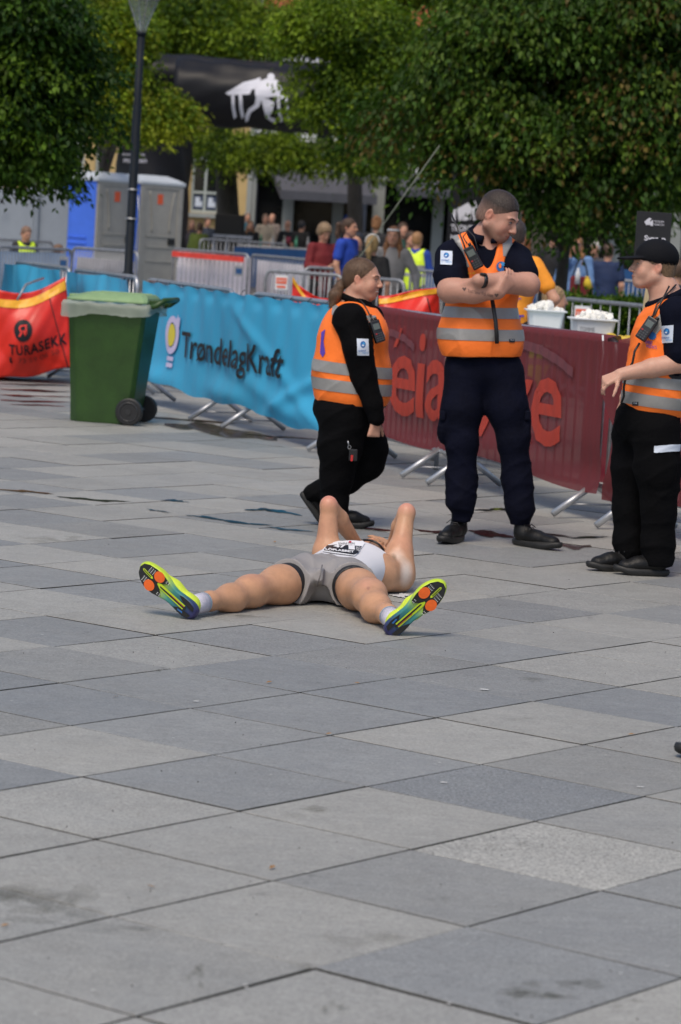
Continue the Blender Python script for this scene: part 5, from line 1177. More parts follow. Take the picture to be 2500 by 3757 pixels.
cut_band('shoulder_band', VV, VF, L(797, 728, -.1), (.45, 0, 1), .055, .003, M['reflect'], vest2, clip=[(L(835, 720, 0), (1, 0, 0)), (L(765, 720, 0), (-1, 0, 0))])
cut_band('shoulder_band', VV, VF, L(862, 745, -.1), (1, 0, .55), .045, .003, M['reflect'], vest2, clip=[(L(860, 725), (0, 0, 1)), (L(862, 772), (0, 0, -1))])
decal(vest2, 'back_print', [(741, 765), (750, 758), (746, 785), (750, 812), (744, 822), (738, 812), (740, 785)], M['purple_print'], vest2, o2, .004)
j2 = [c for c in G2.children if c.name.startswith('jumper')][0]; event_badge(j2, 835, 799, 26, 38, G2, o2, 0.5, .8)
radio(G2, L(868, 763, -.215), frame_from((-.36, .1, .9), (.35, -1, .1)), 0.98, ant=[(0.0, -.01, 0.085), (-.005, -.02, .10)])
tube('radio_cord', [Vector(L(*p)) for p in ((826, 688, -.09), (838, 700, -.12), (850, 722, -.16), (862, 742, -.2))], .004, M['tie'], G2, n=5)
# trousers: near leg planted, far leg lifting off behind
b = Blob((-0.36, -0.26, 0.02), (0.38, 0.26, 0.86), 0.0075)
b.ell(L(803, 935, 0), (.198, .18, .14), .05); b.ell(L(780, 950, 0), (.12, .16, .12), .05)
b.chain([L(790, 965, -.08), L(783, 1030, -.08), L(775, 1100, -.07), L(770, 1160, -.06), L(768, 1198, -.06)], [.138, .120, .090, .074, .074], .04)
b.chain([L(822, 965, .09), L(848, 1035, .08), L(846, 1068, .07), L(800, 1105, .06), L(742, 1130, .05)], [.132, .108, .088, .074, .068], .04)
b.cone(L(742, 1130, .05), L(722, 1135, .05), .072, .06, .02)
tr2, _, _ = blob_obj(b, 'trousers', M['black_cloth'], G2, 1, .020, 51, ((6, 2, 38), (14, -5, 46), (-24, 6, 30), (26, 3, -40)))
boot(G2, L(750, 1215, -.02) * (1, 1, 0), 0.15, .26, .12); bt = boot(G2, (0, 0, 0), 0.0, .28, .12)
bt.location = L(690, 1140, .05); bt.rotation_euler = (0, math.radians(52), math.radians(8))
tube('key_ring', [Vector(L(804.5 + 3.6 * math.cos(a), 1029 + 4 * math.sin(a), -.235)) for a in [2 * PI * k / 12 for k in range(12)]], .0016, M['galv'], G2, n=5, closed=True)
tube('key_clip', [Vector(L(801, 1015, -.235)), Vector(L(803, 1025, -.235))], .004, M['galv'], G2, n=6)
pc = box('key_pouch', L(813, 1047, -.235), (.046, .022, .065), M['plastic_black'], G2, bevel=.006); box('pouch_tag', L(810, 1054, -.250), (.012, .006, .032), mat('red_tag', (.5, .02, .02), .5), G2)

# ================================================================ man in the black cap, right edge
o4 = gr(1480, 1318); o4.z = 0; G4 = thing('person', o4, 'man in a black cap and orange vest facing left at the right edge', 'person')
L = loc_fn(o4)
hc4 = L(1503, 616, 0.0); HR4 = face_frame(math.radians(-80), math.radians(-4), 0)
shN, shF = L(1556, 722, -.17), L(1540, 722, .17); elN = L(1574, 832, -.19); wrN = L(1428, 862, -.20); elF = L(1500, 830, .2); wrF = L(1440, 915, .10)
b = Blob((-0.30, -0.36, 0.80), (0.36, 0.34, 1.74), 0.0052)
b.ell(L(1530, 800, 0), (.15, .18, .27), .05); b.cone(L(1545, 720, 0), L(1530, 670, 0), .075, .068, .05); b.cone(L(1533, 680, 0), hc4 + np.array([.025, 0, -.045]), .068, .064, .04)
P4h, sp4 = head(b, hc4, HR4, 1.02, 1.02, 0.006, smile=.3, brow=(0.28, 0.17, 0.10))
b.chain([shN, elN], [.066, .054], .02); b.cone(elN, (elN + wrN) / 2, .054, .047, .02); b.cone((elN + wrN) / 2, wrN, .046, .031, .02); b.chain([shF, elF, wrF], [.06, .05, .032], .02)
hand(b, wrN, L(1392, 878, -.22) - wrN, (-.25, .35, -.9), 0.98, 0.62, .05, -1); hand(b, wrF, L(1428, 945, .08) - wrF, (1, .3, 0), .95, .3, .05, 1)
body4, _, _ = blob_obj(b, 'body', M['skin'], G4, 1, col_fn=lambda V: skin_col((0.55, 0.31, 0.225), V, sp4))
features(body4, P4h, HR4, 1.02, (.22, .13, .07), .3)
b = Blob(hc4 - .17, hc4 + .17, .0045); P = P4h
b.ell(P(0, -.018, .03), np.array([.079, .098, .080]) * 1.02, .01, HR4); b.ell(P(0, -.045, -.02), np.array([.069, .066, .066]) * 1.02, .02, HR4)
b.ell(P(0, .100, -.02), np.array([.11, .070, .10]) * 1.02, .006, HR4, sub=True); b.plane(P(0, -.06, -.062), HR4 @ np.array([0, .3, -1]))
for x in (-1, 1): b.ell(P(x * .082, .006, -.014), np.array([.026, .030, .042]), .004, HR4, sub=True)
h4 = blob_obj(b, 'hair', M['hair'], G4, 1, col_fn=lambda V: strand(V, (0.20, 0.125, 0.07)))[0]; fuzz(h4, 2600, .016, (.5, 0, -.8), .0008, 3, .4)
b = Blob(hc4 - .24, hc4 + .24, .0048); CR = HR4 @ rotx(math.radians(4))
b.ell(P(0, -.014, .056), (.091, .112, .090), .01, HR4); b.plane(P(0, 0, .020), HR4 @ np.array([0, .12, -1])); b.ell(P(0, -.014, .040), (.083, .104, .080), .004, HR4, sub=True)
b.ell(P(0, .112, .034), (.072, .080, .009), .012, HR4 @ rotx(math.radians(-9)))
b.plane(P(0, .2, 0), HR4 @ np.array([0, 1, 0])); cap, _, _ = blob_obj(b, 'cap', mat('black_cap_cloth', (0.0045, 0.005, 0.0075), 0.85, spec=.2, bump=.2, bscale=120), G4, 1)
tube('cap_button', [Vector(P(0, -.014, .142)), Vector(P(0, -.014, .150))], .008, cap.data.materials[0], G4, n=8)
b = Blob((-0.30, -0.36, 0.88), (0.38, 0.36, 1.56), 0.0062)
b.ell(L(1530, 800, 0), (.165, .19, .27), .05); b.ell(L(1519, 870, 0), (.165, .17, .2), .05); b.cone(shN, shF, .082, .082, .05); b.cone(L(1545, 722, 0), L(1535, 690, 0), .086, .078, .03)
b.cone(shN, shN + (elN - shN) * .80, .082, .086, .02); b.cone(shF, elF, .08, .08, .02); b.cone(L(1532, 690, 0), L(1525, 660, 0), .064, .068, .005, sub=True)
polo4, _, _ = blob_obj(b, 'polo_shirt', M['navy'], G4, 1, .016, 61)
cp = [L(1532, 690, 0) + np.array([.083 * math.cos(a), .083 * math.sin(a), .040 * math.cos(a) + .006]) for a in [math.radians(q_) for q_ in range(0, 360, 15)]]
tube('collar', [Vector(p) for p in cp], .020, M['navy'], G4, n=10, closed=True)
b = Blob((-0.34, -0.36, 0.72), (0.40, 0.36, 1.56), 0.0058)
b.ell(L(1530, 800, 0), (.178, .20, .26), .05); b.ell(L(1516, 880, 0), (.180, .19, .20), .06); b.ell(L(1512, 925, 0), (.172, .185, .14), .05); b.cone(L(1543, 732, -.12), L(1540, 732, .12), .094, .094, .05)
b.plane(L(1500, 958, 0), (.02, 0, -1)); b.cone(L(1532, 690, 0), L(1535, 715, 0), .102, .092, .008, sub=True)
b.cone(L(1560, 735, -.22), L(1580, 850, -.26), .082, .105, .012, sub=True); b.cone(L(1545, 735, .22), L(1545, 850, .26), .08, .10, .012, sub=True)
b.cone(L(1490, 720, 0.03), L(1450, 830, .03), .035, .02, .006, sub=True)
vest4, VV, VF = blob_obj(b, 'vest', M['orange'], G4, 1, .018, 71, ((5, 3, 24), (12, -5, 16), (-18, 4, 28)))
rim(VV, VF, L(1560, 735, -.22), L(1580, 850, -.26), .082, .105, vest4)
cut_band('reflective_band', VV, VF, L(1500, 876), (.05, 0, 1), .054, .003, M['reflect'], vest4); cut_band('reflective_band', VV, VF, L(1500, 920), (.07, 0, 1), .060, .003, M['reflect'], vest4)
cut_band('shoulder_band', VV, VF, L(1522, 732, -.12), (1, 0, -.62), .046, .003, M['reflect'], vest4, clip=[(L(1500, 700), (0, 0, 1)), (L(1500, 768), (0, 0, -1))])
cut_band('hem', VV, VF, L(1500, 957), (-.02, 0, 1), .008, .002, M['tie'], vest4)
decal(vest4, 'care_tag', quad(1463.5, 929, 14, 9), M['tie'], vest4, o4); decal_text(vest4, 'TRUE', 1459, 1468, 926, 929, M['badge_white'], vest4, o4, 0, .006)
decal_text(vest4, 'EVENT', 1487, 1503, 783, 791, M['purple_print'], vest4, o4, 3, .004, .02); decal_text(vest4, 'MEDICS', 1489, 1512, 793, 800, M['purple_print'], vest4, o4, 3, .004)
decal(vest4, 'vest_badge', ell(1502, 773, 9, 9), M['badge_blue'], vest4, o4); event_badge(polo4, 1536, 769, 28, 40, G4, o4, -1, -.8)
radio(G4, L(1489, 757, -.19), frame_from((.50, .05, .85), (-.3, -1, .1)), 1.0, ant=[(0.01, -.01, 0.085), (.03, -.01, .24)])
tube('radio_cord', [Vector(L(*p)) for p in ((1472, 790, -.19), (1461, 808, -.21), (1456, 835, -.20), (1443, 855, -.17), (1436, 890, -.13), (1436, 912, -.11), (1430, 928, -.08))], .006, M['tie'], G4, n=6)
tube('radio_cord', [Vector(L(*p)) for p in ((1500, 735, -.18), (1512, 700, -.16), (1540, 672, -.10), (1556, 655, -.06))], .0045, M['tie'], G4, n=5)
b = Blob((-0.34, -0.28, 0.04), (0.36, 0.30, 0.98), 0.0075)
b.ell(L(1490, 965, 0), (.168, .16, .14), .05); b.chain([L(1462, 990, .09), L(1455, 1080, .08), L(1448, 1170, .07), L(1447, 1240, .06), L(1449, 1270, .05)], [.120, .108, .086, .078, .074], .03)
b.chain([L(1510, 990, -.09), L(1515, 1080, -.09), L(1516, 1170, -.09), L(1515, 1245, -.08), L(1514, 1285, -.08)], [.128, .118, .092, .086, .088], .03)
b.ell(L(1520, 1080, -.19), (.085, .03, .10), .02)
tr4, _, _ = blob_obj(b, 'trousers', M['black_cloth'], G4, 1, .022, 81, ((6, 2, 38), (14, -5, 46), (-24, 6, 30), (26, 3, -40)))
decal(tr4, 'pocket_card', [(1506, 1026), (1565, 1022), (1563, 1038), (1506, 1042)], M['badge_white'], G4, o4, .006)
hl, hr = L(1466, 1300, .06) * (1, 1, 0), L(1536, 1322, -.08) * (1, 1, 0)
boot(G4, hl, math.radians(-160), .27, .10); boot(G4, hr, math.radians(-172), .27, .10)
# stray shoe at the right edge
SX = gr(1606, 1740); SX.z = 0; GS = thing('person', SX, 'toe of a dark running shoe entering at the right edge', 'person')
boot(GS, Vector((0.18, 0.02, 0)), math.radians(-165), .26, .07, m=mat('purple_black_mesh', (0.012, 0.010, 0.02), .6, noise=.3, nscale=40))
tube('trouser_leg', [(0.12, 0.02, 0.08), (0.14, 0.03, 0.45), (0.12, 0.05, 0.8)], [.05, .07, .10], M['black_cloth'], GS, n=16)
# ================================================================ exhausted runner on the ground
o1 = Vector((0.0, 12.6, 0)); G1 = thing('person', o1, 'exhausted runner in a white vest lying on his back with spread legs and raised elbows', 'person')
Wd = lambda px, py, Y: np.array(at(px, py, Y) - o1); g3 = lambda x, y, z: np.array([x, y - o1.y, z])
hipL, hipR = g3(-.130, 12.60, .090), g3(.052, 12.58, .085)
kneL, ankL = Wd(577, 1362, 12.20), Wd(444, 1392, 11.80); kneR, ankR = Wd(850, 1372, 12.10), Wd(909, 1430, 11.70)
pel, che, nek = g3(-.035, 12.68, .092), g3(.075, 13.02, .108), g3(.14, 13.24, .092)
shL, shR = g3(-.050, 13.10, .155), g3(.245, 13.14, .105); elL, elR = Wd(757, 1163, 13.12), Wd(936, 1180, 13.26)
wrL, wrR = Wd(822, 1252, 13.38), g3(.245, 13.46, .135)
hd = g3(.162, 13.45, .102); HR1 = np.stack([np.array([1, -.15, 0]), np.array([0.0, -.30, .95]), np.array([.10, .95, .30])], 1); HR1 /= np.linalg.norm(HR1, axis=0)
b = Blob((-.62, -.92, -.02), (.46, 1.02, .50), 0.006)
fl = ((0, 0, 1), 0.86)
b.cone(hipL, hipR, .085, .085, .05); b.cone(pel, che, .108, .118, .06, ((0, 0, 1), .80)); b.cone(pel + (-.06, 0, 0), che + (-.06, 0, 0), .088, .105, .06, fl); b.cone(pel + (.06, -.0, 0), che + (.07, 0, 0), .088, .10, .06, fl)
b.cone(che, nek, .11, .075, .06, fl); b.cone(nek, hd + (0, -.06, -.01), .058, .055, .04)
P1h, sp1 = head(b, hd, HR1, 1.0)
# legs with thigh, knee cap, calf
b.cone(hipL, hipL + (kneL - hipL) * .5, .088, .078, .05); b.cone(hipL + (kneL - hipL) * .5, kneL, .078, .058, .06); b.ell(kneL + (0.0, -.015, .026), (.030, .030, .016), .05)
cL = kneL + (ankL - kneL) * .35 + (0, 0, -.010); b.cone(kneL, cL, .055, .053, .07); b.cone(cL, kneL + (ankL - kneL) * .72, .052, .038, .06); b.cone(kneL + (ankL - kneL) * .72, ankL, .037, .032, .03)
b.cone(hipR, hipR + (kneR - hipR) * .5, .090, .080, .05); b.cone(hipR + (kneR - hipR) * .5, kneR, .080, .061, .06); b.ell(kneR + (.010, -.01, .030), (.032, .032, .020), .05)
cR = kneR + (ankR - kneR) * .35 + (-.008, 0, -.012); b.cone(kneR, cR, .057, .055, .07); b.cone(cR, kneR + (ankR - kneR) * .72, .054, .039, .06); b.cone(kneR + (ankR - kneR) * .72, ankR, .038, .033, .03)
# arms
b.cone(g3(-.02, 13.08, .12), shL, .075, .062, .04); b.cone(shL, elL, .058, .035, .04); b.ell(elL + (0, .0, .016), (.020, .020, .022), .02)
b.cone(elL, elL + (wrL - elL) * .35, .039, .042, .02); b.cone(elL + (wrL - elL) * .35, wrL, .042, .026, .02)
b.cone(g3(.20, 13.00, .085), g3(.27, 13.12, .075), .085, .078, .05); b.cone(g3(.27, 13.12, .075), shR + (.035, .02, .06), .080, .055, .05); b.cone(shR + (.03, .0, -.01), elR, .062, .036, .05); b.ell(elR + (0, 0, .016), (.020, .021, .024), .02)
b.cone(elR, elR + (wrR - elR) * .35, .040, .042, .02); b.cone(elR + (wrR - elR) * .35, wrR, .042, .027, .02)
hand(b, wrL, hd + (-.04, .03, .07) - wrL, (.1, 0, -1), .95, .25, .08, 1); hand(b, wrR, hd + (.06, .04, .06) - wrR, (-.2, 0, -1), .95, .25, .08, -1)
b.D = np.maximum(b.D, -(b.lo[2] + b.res * np.arange(b.n[2]))[None, None, :].astype(np.float32) + 0.003)     # rests on the slabs
arm = Wd(903, 1302, 13.08)
sp1 += [(elL + (0, 0, .035), .045, (0.62, 0.24, 0.19), .75), (elR + (0, 0, .035), .045, (0.62, 0.27, 0.21), .7), (kneL + (0, 0, .06), .06, (0.52, 0.25, 0.17), .4), (kneR + (0, -.03, .06), .05, (0.54, 0.29, 0.21), .4),
        (Wd(930, 1318, 13.08), (.030, .08, .050), (0.80, 0.74, 0.68), .8), (Wd(915, 1283, 13.10), (.030, .06, .035), (0.72, 0.62, 0.54), .55), (Wd(906, 1288, 13.06), (.012, .05, .022), (0.20, 0.13, 0.07), .85),
        (shR + (.05, .0, .12), (.05, .05, .10), (0.60, 0.27, 0.18), .4), (shL + (-.02, 0, .1), (.05, .05, .12), (0.58, 0.27, 0.18), .4), (Wd(848, 1353, 12.02), (.006, .03, .006), (.25, .11, .08), .8), (Wd(838, 1343, 12.02), (.03, .04, .02), (.50, .24, .17), .5), (Wd(646, 1352, 12.2), (.004, .04, .004), (.2, .09, .06), .8)]
M['skin_leg'] = mat('runner_skin', (0.5, 0.3, 0.2), 0.45, sss=0.05, vcol=True, spec=0.4, noise=0.10, nscale=28, bump=0.10, bscale=180)
body1, _, _ = blob_obj(b, 'body', M['skin_leg'], G1, 1, col_fn=lambda V: skin_col((0.50, 0.27, 0.155), V, sp1)); body1.data.materials[0] = M['skin_leg']
# fair leg and arm hair
q = random.Random(3); mb = MB()
for knee, ank in ((kneL, ankL), (kneR, ankR)):
    for _ in range(380):
        t = q.uniform(-.05, .95); c = Vector(knee + (ank - knee) * t); a = q.uniform(0, 2 * PI); d = Vector((math.cos(a), -.5 * abs(math.cos(a)) + .3 * q.uniform(-1, 1), math.sin(a))).normalized()
        ok, loc, nn, _i = body1.ray_cast(c + d * .14, -d)
        if not ok: continue
        e = loc + (nn * .006 + Vector(ank - knee).normalized() * .007 + Vector((q.uniform(-.003, .003), q.uniform(-.003, .003), -.001)))
        mb.add([loc + Vector((.0003, 0, 0)), loc - Vector((.0003, 0, 0)), e], [(0, 1, 2)])
mb.obj('leg_hair', mat('fair_hair', (0.42, 0.26, 0.12), .5), G1, kind='stuff')
# hair
b = Blob(hd - .2, hd + .2, .005); b.ell(P1h(0, -.02, .03), (.079, .096, .086), .01, HR1); b.ell(P1h(0, .10, -.02), (.11, .07, .09), .006, HR1, sub=True); b.plane(P1h(0, -.06, -.06), HR1 @ np.array([0, .3, -1]))
b.D = np.maximum(b.D, -(b.lo[2] + b.res * np.arange(b.n[2]))[None, None, :].astype(np.float32) + 0.004)
fuzz(blob_obj(b, 'hair', M['hair'], G1, 1, col_fn=lambda V: strand(V, (.08, .05, .03)))[0], 1500, .03, (0, 1, -.2), .0008, 4, .4)
# tank top
b = Blob((-.36, -.10, -.01), (.40, .66, .34), 0.006)
b.cone(pel + (0, -.02, .004), che + (0, 0, .008), .114, .124, .06, ((0, 0, 1), .82)); b.cone(pel + (-.062, 0, .0), che + (-.062, 0, .002), .096, .115, .06, fl); b.cone(pel + (.062, 0, 0), che + (.066, 0, .002), .096, .112, .06, fl)
b.cone(che + (0, 0, .004), nek + (0, -.02, .01), .121, .092, .05, fl)
b.D = np.maximum(b.D, -(b.lo[2] + b.res * np.arange(b.n[2]))[None, None, :].astype(np.float32) + 0.003)
ax = (nek - pel) / np.linalg.norm(nek - pel); b.plane(pel + ax * .005, -ax)
b.cone(shR + (.03, -.05, 0), shR + (.03, .1, .0), .085, .10, .01, sub=True); b.cone(shL + (-.06, -.05, -.02), shL + (-.05, .1, .0), .070, .08, .01, sub=True); b.cone(nek + (0, .06, .05), nek + (0, -.02, .12), .07, .05, .01, sub=True)
shirt, SV, SFc = blob_obj(b, 'running_vest', cloth_mat('white_running_vest', (0.78, 0.78, 0.82), .12), G1, 1, .008, 91, ((26, 12, 10), (40, -22, 8), (60, 18, 30)), where=lambda V: 0.2 + 1.3 * np.clip((V[:, 0] - .12) / .08, 0, 1))
# shorts over black tights
def leg_tube(b, hip, kn, f, r0, r1, k=.04, fl_=None): b.cone(hip, hip + (kn - hip) * f, r0, r1, k, fl_)
zl_ = lambda b: np.maximum(b.D, -(b.lo[2] + b.res * np.arange(b.n[2]))[None, None, :].astype(np.float32) + 0.002)
uL = (kneL - hipL) / np.linalg.norm(kneL - hipL); uR = (kneR - hipR) / np.linalg.norm(kneR - hipR)
b = Blob((-.42, -.36, -.01), (.34, .26, .30), 0.0058)
b.cone(hipL, hipR, .088, .088, .05); leg_tube(b, hipL, kneL, .60, .094, .089); leg_tube(b, hipR, kneR, .60, .097, .090)
b.D = zl_(b); b.cutp(hipL + uL * .192, uL, -.05, -1); b.cutp(hipR + uR * .150, uR, -.05, 1)
blob_obj(b, 'tights', mat('black_tights', (0.005, 0.005, 0.007), .5), G1, 1)
b = Blob((-.46, -.36, -.01), (.38, .30, .32), 0.0052)
b.cone(hipL, hipR, .098, .098, .05); b.cone(pel + (-.06, -.02, .004), pel + (-.05, .03, .006), .104, .102, .05, fl); b.cone(pel + (.06, -.02, .004), pel + (.05, .03, .006), .104, .102, .05, fl); b.cone(pel, pel + (0, .03, 0), .116, .118, .05, ((0, 0, 1), .86))
leg_tube(b, hipL, kneL, .60, .100, .122, .05); leg_tube(b, hipR, kneR, .60, .104, .122, .05)
b.ell(Wd(738, 1325, 12.42), (.030, .05, .040), .05); b.cone(hipL + uL * .02, hipR + uR * .02 + (0, 0, -.02), .085, .085, .05)
b.D = zl_(b); b.plane(pel + ax * .030, ax); b.cutp(hipL + uL * .172, uL + (0, 0, .25), -.05, -1); b.cutp(hipR + uR * .130, uR + (0, 0, .2), -.05, 1)
V, F = b.get(); V = relax(V, F, 1)
V = folds(V, normals(V, F), .026, 95, ((38, 10, 8), (-30, 8, 34), (22, 14, -40), (60, 0, 10)), where=lambda V: 0.45 + 0.9 * np.exp(-((V[:, 0] + .05) / .10) ** 2))
fast_mesh('shorts', V, F, cloth_mat('grey_shorts', (0.29, 0.275, 0.27), .05), G1)
tube('seam', [Vector(Wd(*p)) for p in ((742, 1300, 12.40), (737, 1325, 12.33), (730, 1350, 12.36))], .003, mat('seam_thread', (.16, .15, .15), .7), G1, n=5)
# bib number
BIB = shirt; M['bib'] = mat('white_bib', (0.80, 0.80, 0.82), .5)
decal(BIB, 'race_bib', [(742, 1271), (752, 1255), (779, 1247), (836, 1247), (840, 1252), (822, 1276), (816, 1281), (775, 1276)], M['bib'], G1, o1, .005, 3)
decal(BIB, 'bib_print', [(746, 1269), (754, 1258), (782, 1256), (832, 1260), (824, 1275), (814, 1279), (780, 1274)], M['ink'], G1, o1, .007, 3)
decal_text(BIB, 'MARATON', 780, 816, 1252, 1256, M['ink'], G1, o1, 0, .008); decal_text(BIB, '1', 802, 816, 1259, 1268, M['bib'], G1, o1, 1, .009, .06); decal_text(BIB, '47', 768, 796, 1257, 1264, M['bib'], G1, o1, 1, .009, .05)
decal_text(BIB, 'LÖPLABBET', 750, 814, 1264, 1270, M['bib'], G1, o1, 6, .009, .04); decal_text(BIB, 'PULJE 1', 819, 829, 1262, 1274, M['bib'], G1, o1, 0, .009)
decal(BIB, 'bib_logo', ell(806, 1250.5, 3.2, 2), mat('bib_red', (.5, .03, .05), .5), G1, o1, .008)
# sunglasses and headband
tube('glasses_frame', bez(Wd(836, 1243, 13.34), Wd(872, 1240, 13.28), Wd(886, 1272, 13.30), 12), .0055, M['plastic_black'], G1, n=8)
mesh('glasses_lens', [Vector(Wd(*p)) for p in ((846, 1250, 13.32), (856, 1244, 13.31), (868, 1248, 13.30), (878, 1258, 13.30), (882, 1268, 13.31), (866, 1264, 13.34), (852, 1258, 13.35))], [(0, 1, 2, 3, 4, 5, 6)], mat('mirror_lens', (.55, .56, .62), .08, .6), G1)
tube('wrist_strap', [Vector(wrR + (wrR - elR) * t) for t in (-.16, -.06)], .034, M['plastic_black'], G1, n=14)
# socks and racing shoes
M['sock'] = mat('white_sock', (0.58, 0.56, 0.64), .8, noise=.1, nscale=60, bump=.4, bscale=200); M['shoe_y'] = mat('neon_yellow_mesh', (0.62, 0.76, 0.05), .55, noise=.08, nscale=30, bump=.3, bscale=300)
M['sole_mid'] = mat('gradient_foam', (.5, .5, .5), .4, vcol=True, noise=.08, nscale=40); M['sole_black'] = mat('black_outsole', (.009, .009, .009), .55, bump=.3, bscale=300); M['sole_orange'] = mat('orange_pad', (.78, .125, .012), .5, noise=.10, nscale=70); M['sole_dot'] = mat('outsole_dots', (.6, .62, .6), .5)
M['sole_green'] = mat('green_foam_edge', (.50, .66, .02), .45); M['sole_red'] = mat('red_plate', (.38, .05, .02), .4)
def racer(ank, U, W, side, L=.315):
    U = np.array(U, float); W = np.array(W, float); W /= np.linalg.norm(W); U -= W * (U @ W); U /= np.linalg.norm(U); V_ = np.cross(W, U) * side
    org = ank - W * .082 - U * .050
    def fn(u, v, w_=0.0): return Vector(org + U * u + V_ * v + W * (w_ + .45 * max(0, u - .20) ** 2 * 3.0 + .6 * max(0, .035 - u) ** 2 * 6))
    # outline, v>0 outer side
    P = [(0, 0), (.006, .022), (.03, .036), (.07, .038), (.12, .035), (.16, .042), (.20, .053), (.24, .055), (.275, .045), (.30, .028), (.313, .004), (.305, -.020), (.28, -.036), (.24, -.046), (.20, -.046), (.16, -.038), (.12, -.031), (.07, -.036), (.03, -.036), (.006, -.022)]
    def cr(t):
        n = len(P); i = int(t) % n; f = t - int(t); p = [P[(i + k) % n] for k in (-1, 0, 1, 2)]
        return tuple(.5 * (2 * p[1][a] + (p[2][a] - p[0][a]) * f + (2 * p[0][a] - 5 * p[1][a] + 4 * p[2][a] - p[3][a]) * f * f + (3 * p[1][a] - p[0][a] - 3 * p[2][a] + p[3][a]) * f ** 3) for a in (0, 1))
    ol = [cr(k * len(P) / 72) for k in range(72)]; n = 72
    rings = [(0, 0.0, .003), (.4, 0.0, .001), (.75, 0.0, 0), (.93, 0.0, .0), (1.0, 0, .005), (1.03, 0, .018), (1.02, 0, .030), (.92, 0, .040)]
    VV, CC, FF = [], [], []
    def colr(u, v):
        a, b_, c_, d_ = np.array((.50, .66, .03)), np.array((.045, .25, .22)), np.array((.022, .05, .13)), np.array((.026, .022, .10))
        t = u / .315
        if t > .62: return a
        if t > .42: return a + (b_ - a) * (.62 - t) / .20
        if t > .16: return b_ + (c_ - b_) * (.42 - t) / .26
        return c_ + (d_ - c_) * (.16 - t) / .16
    for g, _, w_ in rings:
        for u, v in ol:
            uu = u if g > 1 else (.157 + (u - .157) * (g ** .3 if g > 0 else .0)); uu = .157 + (u - .157) * max(g, .02) ** .25 if g < 1 else .157 + (u - .157) * g
            VV.append(fn(uu, v * max(g, .001), w_)); CC.append(colr(uu, v))
    for r in range(len(rings) - 1):
        for k in range(n): FF.append((r * n + k, r * n + (k + 1) % n, (r + 1) * n + (k + 1) % n, (r + 1) * n + k))
    mid = mesh('sole', VV, FF, M['sole_mid'], G1, smooth=True); set_col(mid.data, CC)
    on = lambda e: (lambda u, v: fn(u, v, -e))
    fore = [(.165, .030), (.168, .042), (.20, .0505), (.24, .053), (.275, .0435), (.299, .027), (.310, .004), (.303, -.019), (.279, -.0345), (.24, -.0440), (.20, -.0440), (.172, -.037), (.165, -.030), (.185, -.012), (.205, -.003), (.205, .003), (.185, .012)]
    sh = lambda nm, pl, e, m: shape_on(nm, pl, on(e), m, mid, cut=.02)
    sh('outsole', fore, .003, M['sole_black'])
    for u, v in ((.228, .0315), (.214, -.0265)): sh('outsole_pad', ell(u, v, .0255, .0225, 26), .0055, M['sole_orange'])
    sh('toe_groove', [(.238, .004), (.288, .004), (.294, -.001), (.288, -.006), (.238, -.006), (.232, -.001)], .0045, M['sole_green']); sh('toe_slot', [(.243, .001), (.288, .001), (.288, -.003), (.243, -.003)], .0055, M['sole_black'])
    sh('midfoot_groove', [(.055, .012), (.19, .012), (.208, .002), (.208, -.002), (.19, -.009), (.055, -.009)], .0022, M['sole_green']); sh('midfoot_slot', [(.045, .0065), (.185, .0065), (.19, .001), (.045, -.004)], .0034, M['sole_black']); sh('midfoot_plate', [(.055, -.003), (.135, -.003), (.135, .0), (.055, .0)], .0044, M['sole_red'])
    sh('heel_pad', [(.012, .010), (.020, .028), (.05, .0345), (.095, .030), (.075, .016), (.04, .010)], .003, M['sole_black']); sh('heel_pad', [(.015, -.010), (.035, -.010), (.07, -.014), (.10, -.026), (.085, -.033), (.05, -.0335), (.020, -.026)], .003, M['sole_black'])
    sh('heel_window', [(.05, .018), (.075, .022), (.07, .027), (.045, .025)], .004, M['sole_green'] if side > 0 else M['badge_blue'])
    mb = MB(); Ub, Vb, Wb = Vector(U), Vector(V_), Vector(W); RR = Matrix((Ub, Vb, Wb)).transposed()
    for uu, vv, n1, n2 in ((.268, .018, 3, 4), (.266, -.031, 3, 4), (.180, .030, 2, 2), (.176, -.034, 2, 2)):
        for i in range(n1):
            for j in range(n2): mb.box(fn(uu - i * .011, vv + j * .0065 - .3 * i * .0065 * .5, -.0042), (.0048, .0022, .002), RR)
    mb.obj('outsole_dots', M['sole_dot'], mid, kind='stuff')
    # upper
    c = [np.array(fn(.06, 0, .07)), np.array(fn(.15, 0, .06)), np.array(fn(.25, .003, .045)), np.array(fn(.285, .0, .038))]; allp = np.array(c + [ank]); b = Blob(allp.min(0) - .08, allp.max(0) + .08, .0052)
    b.cone(fn(.045, 0, .048), fn(.07, 0, .05), .034, .036, .02); b.cone(fn(.06, 0, .055), fn(.15, 0, .052), .038, .042, .03); b.cone(fn(.15, 0, .052), fn(.235, .003, .038), .042, .043, .03, (W, .8)); b.cone(fn(.235, .003, .036), fn(.275, .001, .030), .041, .030, .03, (W, .7)); b.cone(fn(.055, 0, .06), fn(.05, 0, .088), .036, .037, .02)
    b.plane(fn(.1, 0, .022), -W)
    up, _, _ = blob_obj(b, 'shoe_upper', M['shoe_y'], G1, 1, .004, 7, ((60, 20, 40), (30, 50, -60)))
    return up, fn
